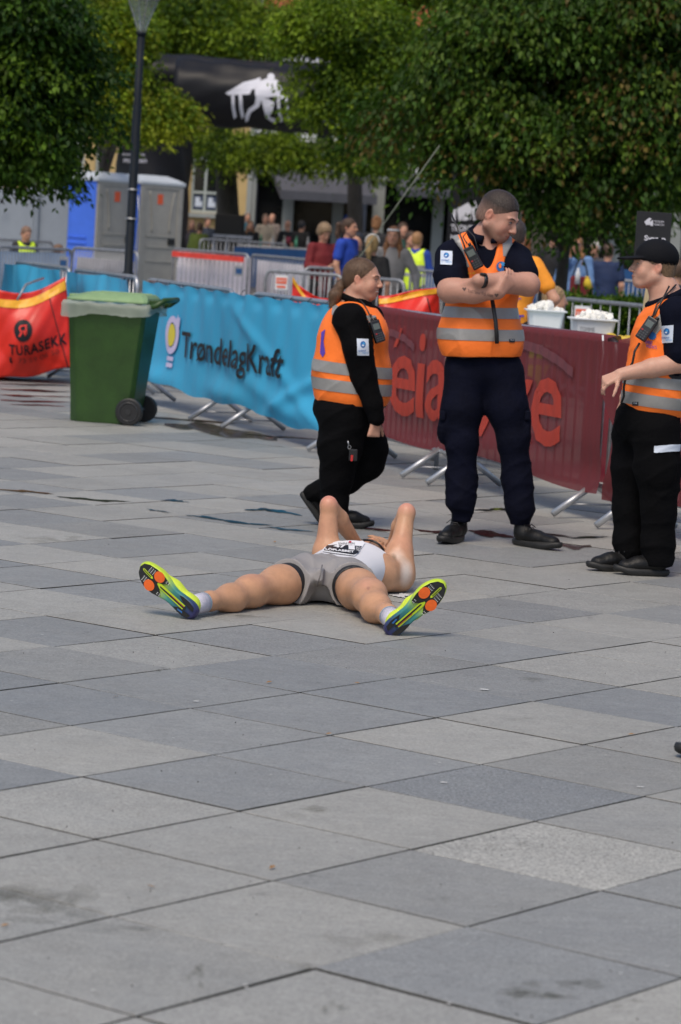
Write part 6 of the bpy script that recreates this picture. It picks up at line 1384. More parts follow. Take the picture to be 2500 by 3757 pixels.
def sock(ank, kn, d):
    u_ = (kn - ank) / np.linalg.norm(kn - ank); a = ank - d * .03; p = [a, ank + u_ * .02, ank + u_ * .085]
    so = tube('sock', [Vector(x) for x in p] + [Vector(p[2] - u_ * .0) + Vector(u_) * .001], [.040, .0405, .0435, .036], M['sock'], G1, n=28)
    tube('sock_stripe', [Vector(ank + u_ * t) for t in (.074, .078)], .0442, mat('sock_trim', (.25, .40, .45), .8), G1, n=28, caps=False)
racer(ankR, (.70, -.02, .70), (-.07, .98, .12), -1); racer(ankL, (-.80, .26, .62), (.33, .94, .06), -1)
sock(ankR, kneR, np.array((-.14, .96, .12)) * .3); sock(ankL, kneL, np.array((.5, .85, .1)) * .3)
b_ = None
chalk = puddle([(905, 1371), (925, 1366), (945, 1372), (930, 1376), (912, 1375)], 'small splash of white powder beside the shoulder of the runner', mat('white_powder', (.55, .55, .55), .8), jit=.03, z=.004)
chalk.name = 'powder'; chalk['group'] = 'spots'; chalk['kind'] = 'stuff'
# ================================================================ people in the background
def col_hair(V, c): st = 0.75 + 0.5 * np.abs(np.sin(V @ np.array([60., 90, 20]))); return np.array(c) * st[:, None]
MC = {}
def cmat(c, r=.8):
    k = tuple(round(x, 3) for x in c) + (r,)
    if k not in MC: MC[k] = mat('clothing', c, r, noise=.15, nscale=8, bump=.2, bscale=50)
    return MC[k]
def person(px, top, Y, yaw, shirt, pants, hair, label, style='short', arms='down', s=1.0, res=.015, fat=0.0, sleeve='long', skin=SKIN, detail=False, vest=None, group='onlookers and helpers beyond the barriers', base=None, lean=0.0, headpitch=0.0, collar=None):
    Z0 = gz(Y) if base is None else base; hp = at(px, top, Y); T_ = hp.z - Z0; org = Vector((hp.x, Y, Z0)); G = thing('person', org, label, 'person', group, yaw)
    R = lambda x, y, z: np.array([x, -y, z])          # x side, y forward, z up; faces -y before the yaw
    top_ = T_; hs = s; hz = top_ - .122 * hs; sh = top_ - .325 * hs; wa = top_ - .62 * hs; hi = top_ - .85 * hs; hi = max(hi, .35); fw = lean
    hc_ = R(0, .02 + fw, hz); HR_ = face_frame(0, headpitch, 0)
    S_ = {}
    for x in (-1, 1):
        a = R(x * .165 * hs, fw * .9, sh)
        if arms == 'down': e, w_ = R(x * (.225 + fat * .5) * hs, -.02 + fw * .6, sh - .27 * hs), R(x * (.215 + fat * .5) * hs, .06 + fw * .5, sh - .50 * hs)
        elif arms == 'front': e, w_ = R(x * .225 * hs, .03 + fw, sh - .26 * hs), R(x * .06 * hs, .27 + fw, sh - .27 * hs)
        elif arms == 'low': e, w_ = R(x * .215 * hs, .03 + fw, sh - .27 * hs), R(x * .10 * hs, .20 + fw, sh - .42 * hs)
        elif arms == 'face': e, w_ = (R(-.215 * hs, .08, sh - .27 * hs), R(-.05 * hs, .17, hz - .16)) if x < 0 else (R(.22 * hs, .05, sh - .27 * hs), R(.12 * hs, .24, sh - .38 * hs))
        elif arms == 'hips': e, w_ = R(x * .34 * hs, -.05, sh - .25 * hs), R(x * .17 * hs, .10, sh - .42 * hs)
        elif arms == 'side': e, w_ = R(x * (.30 if x > 0 else .22) * hs, -.02, sh - .26 * hs), R(x * (.33 if x > 0 else .1) * hs, .12, sh - (.42 if x > 0 else .36) * hs)
        S_[x] = (a, e, w_)
    b = Blob((-.48, -.48, -.02), (.48, .42, top_ + .06), res)
    b.cone(R(0, fw, sh + .02), R(0, .005 + fw, hz - .05), .055, .052, .03); b.ell(R(0, fw * .6, (sh + wa) / 2), (.14, .09, .2), .04); b.cone(R(0, 0, hi + .15), R(0, 0, hi), .12, .13, .04)
    Pn, sp = head(b, hc_, HR_, hs, detail=detail, skin=skin)
    for x in (-1, 1):
        a, e, w_ = S_[x]; b.chain([a, e, w_], [.048, .040, .028], .02)
        d = (w_ - e) / np.linalg.norm(w_ - e)
        if detail: hand(b, w_, d, R(-x, .3, .1), .95, .45, .06, x)
        else: b.cone(w_, w_ + d * .11, .036, .020, .02, ((x, 0, 0), .6))
        b.cone(R(x * .085, 0, hi), R(x * .09, .01, .1), .07, .045, .03)
    bo_ = blob_obj(b, 'body', M['skin'], G, 1, col_fn=lambda V: skin_col(skin, V, sp))[0]
    if detail: features(bo_, Pn, HR_, hs, tuple(np.array(hair) * .7))
    b = Blob((-.48, -.48, .2), (.48, .42, top_), res)
    b.ell(R(0, fw * .8, sh - .15), (.175 + fat, .115 + fat * .7, .20), .05); b.ell(R(0, fw * .4, wa), (.155 + fat, .115 + fat, .22), .06); b.cone(R(-.15 * hs, fw * .9, sh), R(.15 * hs, fw * .9, sh), .062, .062, .04); b.cone(R(0, fw, sh), R(0, fw, sh + .045), .075, .066, .03); b.cone(R(0, 0, hi + .12), R(0, 0, hi), .145 + fat, .15 + fat, .05)
    for x in (-1, 1):
        a, e, w_ = S_[x]
        if sleeve == 'long': b.chain([a, e, e + (w_ - e) * .92], [.066, .056, .043], .02)
        else: b.cone(a, a + (e - a) * .62, .068, .068, .02)
    b.cone(R(0, fw, sh + .03), R(0, fw, sh + .16), .050, .058, .01, sub=True)
    blob_obj(b, 'top', cmat(shirt), G, 1, .016, int(px) % 97)
    if vest is not None:
        b = Blob((-.40, -.36, .2), (.40, .36, top_), res)
        b.ell(R(0, fw * .8, sh - .15), (.195 + fat, .135 + fat * .7, .20), .05); b.ell(R(0, fw * .4, wa), (.175 + fat, .135 + fat, .22), .06); b.cone(R(-.12, fw * .9, sh), R(.12, fw * .9, sh), .078, .078, .04); b.cone(R(0, 0, hi + .14), R(0, 0, hi + .05), .165 + fat, .165 + fat, .05)
        b.cone(R(0, fw, sh), R(0, fw + .02, sh + .16), .08, .10, .01, sub=True)
        for x in (-1, 1): b.cone(S_[x][0] + R(x * .03, 0, 0), S_[x][1], .078, .085, .01, sub=True)
        vo, VV_, VF_ = blob_obj(b, 'vest', M['hivis_yellow'], G, 1, .010, 3)
        for zz_ in (wa - .02, wa + .10): cut_band('reflective_band', VV_, VF_, (0, 0, zz_), (0, 0, 1), .05, .004, M['reflect'], vo)
    b = Blob((-.34, -.34, -.01), (.34, .34, hi + .22), res)
    b.cone(R(-.06, 0, hi + .02), R(.06, 0, hi + .02), .125 + fat, .125 + fat, .05)
    for x in (-1, 1): b.chain([R(x * .085, 0, hi), R(x * .095, .02, hi * .52), R(x * .10, .0, .06)], [.098, .072, .060], .03)
    blob_obj(b, 'trousers', cmat(pants), G, 1, .014, 4)
    for x in (-1, 1): boot(G, Vector(R(x * .10, -.07, 0)), -PI / 2 + x * .12, .27, .08, m=M['boot'])
    # hair
    if style != 'bald':
        b = Blob(hc_ - .30, hc_ + .22, max(.008, res * .7)); P = Pn
        if style in ('short', 'curly'):
            t = .004 if style == 'short' else .020
            b.ell(P(0, -.015, .040), np.array([.078 + t, .098 + t, .086 + t]) * hs, .01, HR_); b.ell(P(0, -.035, -.012), np.array([.072 + t, .072 + t, .070]) * hs, .02, HR_); b.ell(P(0, .105, -.025), np.array([.11, .07, .098]) * hs, .01, HR_, sub=True); b.plane(P(0, -.06, -.055), HR_ @ np.array([0, .25, -1]))
        else:
            b.ell(P(0, -.018, .038), np.array([.083, .102, .090]) * hs, .01, HR_); b.ell(P(0, -.045, -.02), np.array([.076, .07, .08]) * hs, .02, HR_); b.ell(P(0, .105, -.025), np.array([.105, .07, .10]) * hs, .01, HR_, sub=True)
            if style == 'long':
                for x in (-1, 1): b.chain([P(x * .066, -.015, -.03), P(x * .085, .0, -.14), P(x * .085, .045, -.27)], [.034, .036, .018], .02)
                b.chain([P(0, -.08, -.02), P(0, -.10, -.20)], [.06, .05], .03)
            if style == 'pony': b.chain([P(0, -.10, .045), P(0, -.16, .03), P(0, -.165, -.08), P(0, -.13, -.22)], [.028, .036, .036, .015], .015)
            if style == 'bun': b.ell(P(0, -.09, .10), (.04, .04, .04), .01)
        ho_ = blob_obj(b, 'hair', M['hair'], G, 1, col_fn=lambda V: col_hair(V, hair))[0]; fuzz(ho_, 1100 if style != 'short' else 500, .05 if style in ('long', 'pony') else .018, (0, .3, -1), .0012, int(px) % 50, .25 if style != 'curly' else .7)
    return G, Pn, S_
M['hivis_yellow'] = mat('high_visibility_yellow', (0.68, 0.90, 0.03), .6, noise=.08, nscale=7)
BL = (.010, .010, .012); DK = (.02, .02, .025); BRN = (.07, .04, .025); BLD = (.40, .27, .12); GRY = (.20, .17, .14)
A = math.radians
person(746, 515, 38.5, A(30), (.16, .010, .014), BL, (.24, .16, .09), 'woman in a dark red jacket looking down at a phone, left of the blue T-shirt', 'curly', 'front', .98, .011, detail=True, headpitch=.5)
gph = [o for o in bpy.data.objects if o.get('label', '').startswith('woman in a dark red')][0]
ph = box('phone', (0, -.33, (at(746, 515, 38.5).z - gz(38.5)) - .56), (.07, .012, .14), M['plastic_black'], None, bevel=.004, R=Matrix.Rotation(.8, 3, 'X')); ph.matrix_world = Matrix.Translation(gph.location) @ Matrix.Rotation(A(30), 4, 'Z'); tag(ph, 'black phone held by the woman in the dark red jacket', 'phone')
person(803, 502, 36.5, A(62), (.012, .055, .40), (.03, .04, .06), BRN, 'woman in a bright blue T-shirt with a brown ponytail, seen from the side', 'pony', 'down', 1.0, .010, sleeve='short', detail=True)
person(826, 535, 39, A(-20), BL, BL, DK, 'dark haired person in black behind the woman in the blue T-shirt', 'short', 'down', .95)
g_, P_b, arm_ = person(858, 541, 34.6, A(165), BL, BL, BLD, 'blonde woman with a ponytail and white headband, seen from behind', 'pony', 'down', .96, .010, sleeve='short', detail=False)
tube('headband', [Vector(P_b(.086 * math.cos(t), -.015 + .02 * math.sin(t) * 0, .04 + .092 * math.sin(t))) for t in [A(k) for k in range(-10, 191, 12)]], .011, M['white'], g_, n=8)
g_, P_b, arm_ = person(908, 521, 35.4, A(-8), (.27, .26, .26), BL, (.20, .09, .035), 'smiling woman in a light grey sweater with white sunglasses on her hair', 'long', 'side', 1.0, .010, detail=True)
tube('sunglasses', [Vector(P_b(x, .085 - abs(x) * .6, .075)) for x in (-.07, -.035, 0, .035, .07)], .013, M['white'], g_, n=8)
person(868, 498, 46, A(170), BL, DK, (.25, .12, .05), 'ginger haired person behind the blonde ponytail', 'bun', 'down', 1.0)
person(928, 512, 47, A(20), (.02, .06, .045), DK, BRN, 'person in dark green right of the grey sweater', 'short', 'down', 1.0)
g_, P_b, arm_ = person(961, 534, 42.5, A(160), (.012, .05, .30), DK, (.30, .16, .07), 'helper in a yellow vest over blue sleeves, left of the man with crossed arms', 'short', 'front', .98, vest=1)
person(945, 532, 45, A(30), BL, BL, BRN, 'person in black beside the yellow-vested helper', 'short', 'down', 1.0)
# crowd further left
Yb = 72.0
person(612, 493, Yb, A(15), (.42, .34, .25), BL, (.20, .12, .08), 'man in a beige sweater standing behind the navy banner', 'short', 'low', 1.0, .014)
person(628, 492, Yb + 3, A(-20), (.20, .16, .14), DK, (.3, .2, .14), 'bald person just behind the man in the beige sweater', 'bald', 'down', 1.0)
g_, _p, arm_ = person(664, 507, Yb - 2, A(200), BL, BL, (.2, .12, .08), 'bald man in a black jacket with a pink print, hand at his face', 'bald', 'face', 1.0)
b0_ = bpy.data.objects[g_.name]; tube('jacket_print', [Vector((.03, .17, (at(664, 507, Yb - 2).z - gz(Yb)) - .47)), Vector((.03, .18, (at(664, 507, Yb - 2).z - gz(Yb)) - .47))], .09, mat('pink_print', (.30, .03, .06), .6), g_, n=12)
person(695, 508, Yb - 3, A(150), (.012, .012, .013), BL, DK, 'man in a black T-shirt with a grey back panel, right of the bald man', 'short', 'down', 1.0, sleeve='short')
person(569, 488, Yb + 2, A(30), (.02, .12, .17), DK, GRY, 'grey haired man in a teal shirt beside the tree trunk', 'short', 'down', 1.0, sleeve='short')
person(577, 508, Yb - 3, A(10), BL, BL, (.22, .11, .05), 'woman in black left of the man in the beige sweater', 'long', 'down', .96)
person(461, 512, Yb - 4, A(170), (.085, .12, .012), DK, BRN, 'person in an olive green sweater seen from behind, left of the loudspeaker', 'short', 'front', 1.0, fat=.05)
person(478, 500, Yb + 2, A(30), (.03, .04, .06), DK, BRN, 'dark haired man behind the olive sweater', 'short', 'down', 1.0)
person(428, 497, Yb + 3, A(-40), (.10, .11, .09), DK, (.35, .22, .12), 'blonde person right of the toilet cabins', 'long', 'down', 1.0)
person(442, 505, Yb, A(20), (.05, .04, .05), DK, (.25, .15, .08), 'person in dark clothes between the blonde one and the olive sweater', 'long', 'down', .96)
person(414, 500, Yb - 2, A(60), BL, BL, DK, 'person in black at the edge of the right toilet cabin', 'short', 'down', 1.0)
person(810, 473, 79.5, A(35), (.015, .07, .33), DK, BRN, 'man in blue in the doorway of the shop', 'short', 'down', 1.0, base=.95)
# left edge
person(60, 521, 43.2, A(35), (.02, .02, .02), DK, (.20, .12, .08), 'close-cropped helper in a yellow vest behind the barrier at the left edge', 'short', 'down', .92, .011, vest=1, detail=True, headpitch=.35)
person(134, 562, 43.0, A(120), (.2, .2, .22), DK, (.16, .09, .05), 'child with brown hair behind the barrier below the urinal', 'short', 'down', .80, fat=-.02)
# right side
g_, P_b, arm_ = person(1188, 506, 22.6, A(168), (.85, .30, .02), BL, (.05, .035, .03), 'helper in an orange-yellow T-shirt seen from behind the man with crossed arms', 'short', 'hips', 1.04, .009, sleeve='short', fat=.02, detail=True)
tp = [c for c in g_.children if c.name.startswith('top')][0]
PU = M['purple_print']
decal_rot = None
def back_text(g_, body, x0, x1, z0, z1, m, mirror=False):
    tp = [c for c in g_.children if c.name.startswith('top')][0]
    bm, (a0, a1, b0, b1) = text_mesh(body, .02); bad = []
    for v in bm.verts:
        x = x1 + (v.co.x - a0) / (a1 - a0) * (x0 - x1); z = z0 + (v.co.y - b0) / (b1 - b0) * (z1 - z0)
        ok, loc, nn, _ = tp.ray_cast(Vector((x, 1.0, z)), Vector((0, -1, 0)))
        if ok: v.co = loc + nn * .005
        else: bad.append(v)
    if bad: bmesh.ops.delete(bm, geom=bad, context='VERTS')
    me = bpy.data.meshes.new('lettering'); bm.to_mesh(me); bm.free(); link('lettering', me, m, g_)
back_text(g_, 'Løper', -.10, .12, 1.16, 1.21, PU); back_text(g_, 'S.Mar', -.13, .12, 1.02, 1.09, PU)
g_, P_b, arm_ = person(1214, 655, 23.6, A(100), (.010, .016, .045), BL, (.30, .20, .10), 'helper in navy sleeves and a loose yellow vest bending over the white tubs', 'short', 'front', .96, .010, vest=1, lean=.22)
g_, P_b, arm_ = person(1329, 543, 38.5, A(-10), (.14, .26, .50), BL, (.26, .13, .05), 'long haired woman in sunglasses and pale denim jacket, hand at her mouth', 'long', 'face', 1.0, .011, detail=True)
for x in (-1, 1): tube('sunglasses', [Vector(P_b(x * .014, .100, .012)), Vector(P_b(x * .030, .098, .010)), Vector(P_b(x * .048, .088, .012))], .014, M['plastic_black'], g_, n=8)
person(1402, 560, 40.5, A(165), (.008, .022, .075), (.02, .03, .06), BRN, 'man in a navy T-shirt seen from behind, left of the sign', 'short', 'down', .98, .012, sleeve='short')
person(1372, 556, 46, A(-20), (.05, .05, .06), DK, (.4, .38, .36), 'grey haired person behind the man in the navy T-shirt', 'short', 'down', .98)
person(1275, 528, 42, A(15), BL, BL, DK, 'man in black between the two tree trunks', 'short', 'down', 1.0)
person(1562, 598, 30.5, A(200), (.02, .02, .03), BL, BRN, 'helper in a yellow vest mostly hidden at the right edge', 'short', 'down', 1.0, vest=1)
person(-14, 512, 52, A(90), (.02, .02, .02), BL, DK, 'dark figure at the left edge beside the urinal', 'short', 'down', 1.0)

def extra_bag(px, py, Y, c, label):
    t = thing('shoulder_bag', at(px, py, Y), label, 'bag'); box('pouch', (0, 0, 0), (.26, .12, .30), cmat(c), t, bevel=.04); tube('strap', bez((-.10, 0, .14), (0, -.04, .62), (.10, 0, .14), 10), .012, cmat((.02, .02, .02)), t, n=6)
extra_bag(1334, 662, 38.0, (.16, .012, .018), 'dark red bag held by the long haired woman in sunglasses')
tag(tube('water_bottle', [at(1330, 636, 37.9) + Vector((0, 0, z)) for z in (-.10, .04, .08, .11)], [.034, .034, .016, .014], M['white'], None, n=10), 'clear water bottle held above the dark red bag', 'bottle')
tag(tube('scarf', [at(1349, 640, 38.0), at(1352, 655, 37.95), at(1358, 668, 38.0)], [.05, .06, .03], cmat((.62, .45, .03)), None, n=8), 'yellow cloth hanging over the dark red bag', 'scarf')
# ================================================================ buildings behind the trees
YB = 80.0; zb = gz(YB)
def wx(px, py=470): return at(px, py, YB).x
M['cream'] = mat('cream_render', (0.50, 0.36, 0.16), .85, noise=.10, nscale=1.2, bump=.1); M['cream_trim'] = mat('brown_stone_trim', (0.24, 0.17, 0.11), .8, noise=.15, nscale=3)
M['frame_w'] = mat('pale_window_frame', (0.36, 0.40, 0.38), .5); M['pillar'] = mat('pale_grey_pillar', (0.27, 0.29, 0.28), .6, noise=.1, nscale=2); M['white_wall'] = mat('white_facade', (0.72, 0.73, 0.76), .7, noise=.06, nscale=1)
M['awning'] = mat('dark_awning_cloth', (0.06, 0.064, 0.08), .8, noise=.15, nscale=3); M['brick_o'] = mat('orange_panel', (0.42, 0.115, 0.05), .8, noise=.2, nscale=5); M['shop_dark'] = mat('dark_shop_interior', (.012, .011, .010), .8, noise=.5, nscale=2)
M['slate'] = mat('grey_cladding', (.20, .22, .27), .6, noise=.1, nscale=2)
def H(px, py): return at(px, py, YB).z - zb
# cream house
x0, x1 = wx(-120), wx(571); cb = thing('cream_house', ((x0 + x1) / 2, YB, zb), 'cream rendered house with pale window frames behind the loudspeaker and toilets', 'building')
def cx_(px): return wx(px) - (x0 + x1) / 2
wins = [(-60, -15), (60, 105), (150, 190), (215, 245), (438, 503)]; edges = sorted([(cx_(a), cx_(b)) for a, b in wins]); zl, zh = H(470, 490) + .0, H(470, 300)
prev = x0 - (x0 + x1) / 2; xe = x1 - (x0 + x1) / 2
for a, b in edges + [(xe, xe)]:
    if a - prev > .02: box('wall', ((prev + a) / 2, .15, 7), (a - prev, .3, 14), M['cream'], cb)
    prev = b
for a, b in edges:
    box('wall', ((a + b) / 2, .15, zl / 2), (b - a, .3, zl), M['cream'], cb); box('wall', ((a + b) / 2, .15, zh + (14 - zh) / 2), (b - a, .3, 14 - zh), M['cream'], cb)
    w = b - a; wn = MB(); zc = (zl + zh) / 2
    for x in (a + .035, b - .035, (a + b) / 2): wn.box((x, .10, zc), (.07, .08, zh - zl))
    for z in (zl + .04, zh - .04, zl + .56, zl + 1.5): wn.box(((a + b) / 2, .10, z), (w, .075, .07))
    fo = wn.obj('window', M['frame_w'], cb); box('pane', ((a + b) / 2, .15, zc), (w, .01, zh - zl), M['glass_dark'], fo)
    box('sill', ((a + b) / 2, -.03, zl - .07), (w + .2, .28, .12), M['pillar'], fo)
    for x in (a + w * .27, b - w * .27):
        box('poster', (x, .13, zl + .30), (w * .36, .012, .38), mat('blue_poster', (.05, .07, .13), .5), fo)
        mb = MB(); mb.box((x - .02, .12, zl + .30), (w * .16, .01, .26)).box((x + .07, .12, zl + .24), (w * .1, .01, .14)).obj('poster_print', M['badge_white'], fo)
for px in (418, 552): box('pilaster', (cx_(px), -.06, 7), (.26 if px < 500 else .55, .12, 14), M['cream_trim'] if px < 500 else M['cream'], cb)
box('drain_pipe', (cx_(573), -.1, 7), (.14, .14, 14), M['pillar'], cb)
box('roof', (0, 2.4, 14.15), (x1 - x0 + .6, 5.4, .3), M['slate'], cb); box('rear_wall', (0, 4.6, 7), (x1 - x0, .3, 14), M['cream'], cb)
# shop building: dark glass, pale pillars, white upper floor, orange storeys above
x0, x1 = wx(578), wx(1700); xm = (x0 + x1) / 2; sb = thing('shop_building', (xm, YB, zb), 'shop with dark windows, pale pillars and awnings under a white floor and orange storeys', 'building')
W_ = x1 - x0; zt = H(700, 405)
box('shop_interior', (0, 3.2, zt / 2), (W_, .3, zt), M['shop_dark'], sb)
box('shop_floor', (0, 1.7, .05), (W_, 3.0, .1), M['shop_dark'], sb)
for px, w_ in ((578, .25), (664, .30), (779, .30), (812, .09), (838, .16), (872, .32), (1010, .3), (1060, .3), (1180, .35), (1330, .3), (1420, .3), (1560, .3)):
    box('pillar', (wx(px) - xm, .05, zt / 2), (w_, .35, zt), M['pillar'] if w_ != .16 else M['slate'], sb)
pxs = [578, 664, 779, 872, 1010, 1180, 1330, 1560, 1700]
for a, b in zip(pxs, pxs[1:]):
    a_, b_2 = wx(a) - xm + .16, wx(b) - xm - .16
    box('shop_window', ((a_ + b_2) / 2, .35, zt / 2), (b_2 - a_, .02, zt), cloth_mat('tinted_glass', (.02, .022, .024), .0, .35, .06), sb)
q = random.Random(12)
for k in range(46):
    px = q.uniform(585, 1150); c = q.choice([(.10, .05, .02), (.05, .07, .05), (.16, .13, .08), (.04, .05, .08), (.22, .18, .10), (.03, .03, .03)]); x = wx(px) - xm
    hgt = q.uniform(.2, .7); z = q.uniform(.4, 2.6)
    if q.random() < .35: tube('hanging_lamp', [(x, 1.6, z + .5), (x, 1.6, z + .62), (x, 1.6, z + .72)], [.12, .16, .02], cmat((.35, .26, .12)), sb, n=10)
    else: box('shop_display', (x, q.uniform(.9, 2.4), z), (q.uniform(.2, .9), .3, hgt), cmat(c), sb, bevel=.03)
box('lintel', (0, .0, zt + .15), (W_, .45, .3), M['pillar'], sb)
zu = H(900, 300)
box('upper_wall', (0, .15, (zt + .3 + zu) / 2), (W_, .3, zu - zt - .3), M['white_wall'], sb)
for k in range(14):
    x = -W_ / 2 + .9 + k * 1.02; wn = box('window', (x, -.01, zt + 1.25), (.55, .04, .95), M['frame_w'], sb); box('pane', (x, -.04, zt + 1.25), (.42, .03, .82), M['glass_dark'], wn)
z = zu
for fl in range(5):
    hh = 2.9; box('storey_panel', (0, .15, z + hh * .25), (W_, .3, hh * .5), M['brick_o'], sb); box('storey_band', (0, .10, z + hh * .56), (W_, .4, hh * .12), M['white_wall'], sb)
    box('storey_wall', (0, .3, z + hh * .81), (W_, .2, hh * .38), M['slate'], sb)
    for k in range(9):
        x = -W_ / 2 + .9 + k * 1.6; wn = box('window', (x, .17, z + hh * .81), (1.0, .06, hh * .34), M['white_wall'], sb); box('pane', (x, .12, z + hh * .81), (.86, .05, hh * .28), M['glass_dark'], wn)
    z += hh
box('roof', (0, 3.0, z + .1), (W_ + .4, 7, .2), M['slate'], sb); box('rear_wall', (0, 6.3, z / 2), (W_, .3, z), M['slate'], sb); box('side_wall', (-W_ / 2, 3.2, z / 2), (.3, 6, z), M['slate'], sb)
def awning(pa, pb, top_, low, out, drop, label):
    a, b = wx(pa) - xm, wx(pb) - xm; V = []; zt_, zl_ = H((pa + pb) / 2, top_), H((pa + pb) / 2, low)
    V = [(a + .0, -.02, zt_), (b, -.02, zt_), (b + .35, -out, zl_), (a - .0 + .4, -out, zl_), (a + .4, -out, zl_ - drop), (b + .35, -out, zl_ - drop), (a, -.02, zt_ - .1), (b, -.02, zt_ - .1)]
    mesh('awning', V, [(0, 3, 2, 1), (3, 4, 5, 2), (0, 6, 4, 3), (1, 2, 5, 7), (6, 7, 5, 4)], M['awning'], sb)
awning(616, 838, 392, 444, 1.6, .24, ''); awning(886, 1090, 398, 440, 1.5, .2, ''); awning(1180, 1400, 400, 440, 1.5, .2, '')
# pale house ends beyond, seen only through gaps
x0 = wx(1700)
ob = thing('brick_house', (x0 + 6, YB + 4, zb), 'orange brick house front glimpsed beside the right tree trunks', 'building')
box('wall', (0, 0, 7), (12, .4, 14), M['brick_o'], ob); box('roof', (0, 2, 14.2), (12.6, 5, .4), M['slate'], ob)
for k in range(5):
    for j in range(4): wn = box('window', (-4.8 + k * 2.4, -.22, 2.2 + j * 3), (1.1, .06, 1.5), M['white_wall'], ob); box('pane', (-4.8 + k * 2.4, -.26, 2.2 + j * 3), (.9, .04, 1.3), M['glass_dark'], wn)
pl = thing('orange_kiosk', (at(1209, 600, 50).x, 50, gz(50)), 'narrow orange column with a pale edge behind the head of the orange-shirted helper', 'column')
box('shaft', (0, 0, 1.35), (.24, .24, 2.7), mat('orange_column_paint', (.42, .15, .06), .7, noise=.1), pl, bevel=.01); box('edge_strip', (-.15, 0, 1.4), (.05, .2, 2.8), M['pillar'], pl)

# ================================================================ inflatable arch
YA = 62.0; za = gz(YA)
M['arch'] = mat('black_inflatable_fabric', (0.006, 0.006, 0.008), .5, noise=.2, nscale=1.5, bump=.5, bscale=2.5, spec=.3); M['print_w'] = mat('white_print', (.62, .62, .68), .6)
ar = thing('inflatable_arch', (at(640, 520, YA).x, YA, za), 'black inflatable finish arch with a white running figure emblem, half hidden by trees', 'arch')
ox = ar.location.x
def AL(px, py, dy=0): p = at(px, py, YA + dy); return Vector((p.x - ox, dy, p.z - za))
ctop = AL(640, 225); rT = .70; lx, rx_ = AL(345, 300).x, AL(1075, 500).x; zc_ = ctop.z
def fat_tube(name, pts, r, seed, n=40):
    V, F = tube_data(pts, r, n); V = np.array([tuple(v) for v in V]); q_ = np.random.default_rng(seed)
    C = V.mean(0); Nn = V - np.array([tuple(p) for p in pts]).repeat(n, 0)[:len(V)] if len(V) == len(pts) * n else V * 0
    Nn = Nn / (np.linalg.norm(Nn, axis=1, keepdims=True) + 1e-6); V = V + Nn * (0.025 * np.sin(V @ np.array([2.1, 9, 5.3])) + .02 * np.sin(V @ np.array([7.7, 3, -6])) * np.sin(V @ np.array([1.3, 2, 8])))[:, None]
    return mesh(name, V, F, M['arch'], ar, smooth=True)
beam = fat_tube('beam', [Vector((lx + .5 + (rx_ - lx - 1.0) * t, 0, zc_)) for t in [k / 40 for k in range(41)]], [rT] * 41, 1)
fat_tube('rear_tube', [Vector((lx - .4 + (rx_ - lx) * t, 1.3, zc_ + .42)) for t in [k / 30 for k in range(31)]], [.42] * 31, 2)
fat_tube('leg', [Vector((lx + .1, .35, zc_ * (1 - t) + .05)) for t in [k / 20 for k in range(21)]], [.80] * 21, 3); fat_tube('leg', [Vector((rx_ + .35, .35, zc_ * (1 - t) + .05)) for t in [k / 20 for k in range(21)]], [.55] * 21, 4)
def arch_pt(px, py, obj=beam, off=.015):
    fn = decal_fn(obj, off, origin=Vector((ox, YA, za)))(px, py); return fn
AO = Vector((ox, YA, za))
def adecal(nm, poly): return decal(beam, nm, poly, M['print_w'], ar, AO, .012, 5)
# emblem: gate roof, four posts and a striding figure
adecal('emblem_roof', [(519, 214), (560, 190), (584, 184), (600, 178), (600, 196), (592, 205), (580, 206), (575, 217), (526, 219)])
adecal('emblem_roof', [(626, 188), (640, 186), (650, 206), (658, 224), (648, 228), (626, 222), (615, 226), (617, 208)])
for P_ in ([(533, 219), (540, 219), (541, 245), (545, 268), (539, 274), (534, 250)], [(550, 218), (558, 218), (559, 245), (562, 266), (557, 274), (551, 248)], [(637, 225), (644, 225), (646, 250), (651, 278), (645, 281), (639, 256)], [(656, 222), (661, 222), (664, 246), (668, 270), (663, 272), (658, 250)]): adecal('emblem_post', P_)
adecal('emblem_figure', ell(624, 178, 8.5, 9, 14)); adecal('emblem_figure', [(606, 184), (616, 180), (626, 186), (632, 184), (636, 182), (638, 190), (628, 202), (618, 204), (616, 224), (603, 228), (588, 222), (586, 200), (592, 190)])
adecal('emblem_figure', [(590, 222), (604, 228), (596, 246), (578, 258), (572, 276), (566, 281), (564, 268), (572, 250), (586, 240)]); adecal('emblem_figure', [(602, 226), (618, 228), (632, 236), (628, 254), (620, 268), (633, 272), (634, 280), (626, 280), (612, 270), (618, 244), (604, 238)])
decal_text(beam, 'TRONDHEIM', 700, 838, 232, 254, M['print_w'], ar, AO, 6, .012, .02); decal_text(beam, 'MARATON', 700, 826, 262, 284, M['print_w'], ar, AO, 6, .012, .02)
lg = [o for o in ar.children if o.name.startswith('leg')]
decal_text(lg[0], 'trondheim', 283, 334, 350, 358, M['print_w'], ar, AO, 1, .012); decal_text(lg[0], 'maraton', 286, 338, 364, 374, M['print_w'], ar, AO, 1, .012)
fz = thing('feather_banner', (at(1080, 560, 47).x, 47, gz(47)), 'black upright banner lettered TRONDHEIM MARATON, left of the man with crossed arms', 'banner')
fo = Vector(fz.location); B_ = box('panel', (0, 0, 1.5), (.74, .05, 2.9), M['arch'], fz, bevel=.01)
decal_text(B_, 'TRONDHEIM', 1038, 1124, 516, 532, M['print_w'], fz, fo, 4, .01, .02); decal_text(B_, 'MARATON', 1038, 1112, 540, 556, M['print_w'], fz, fo, 4, .01, .02)
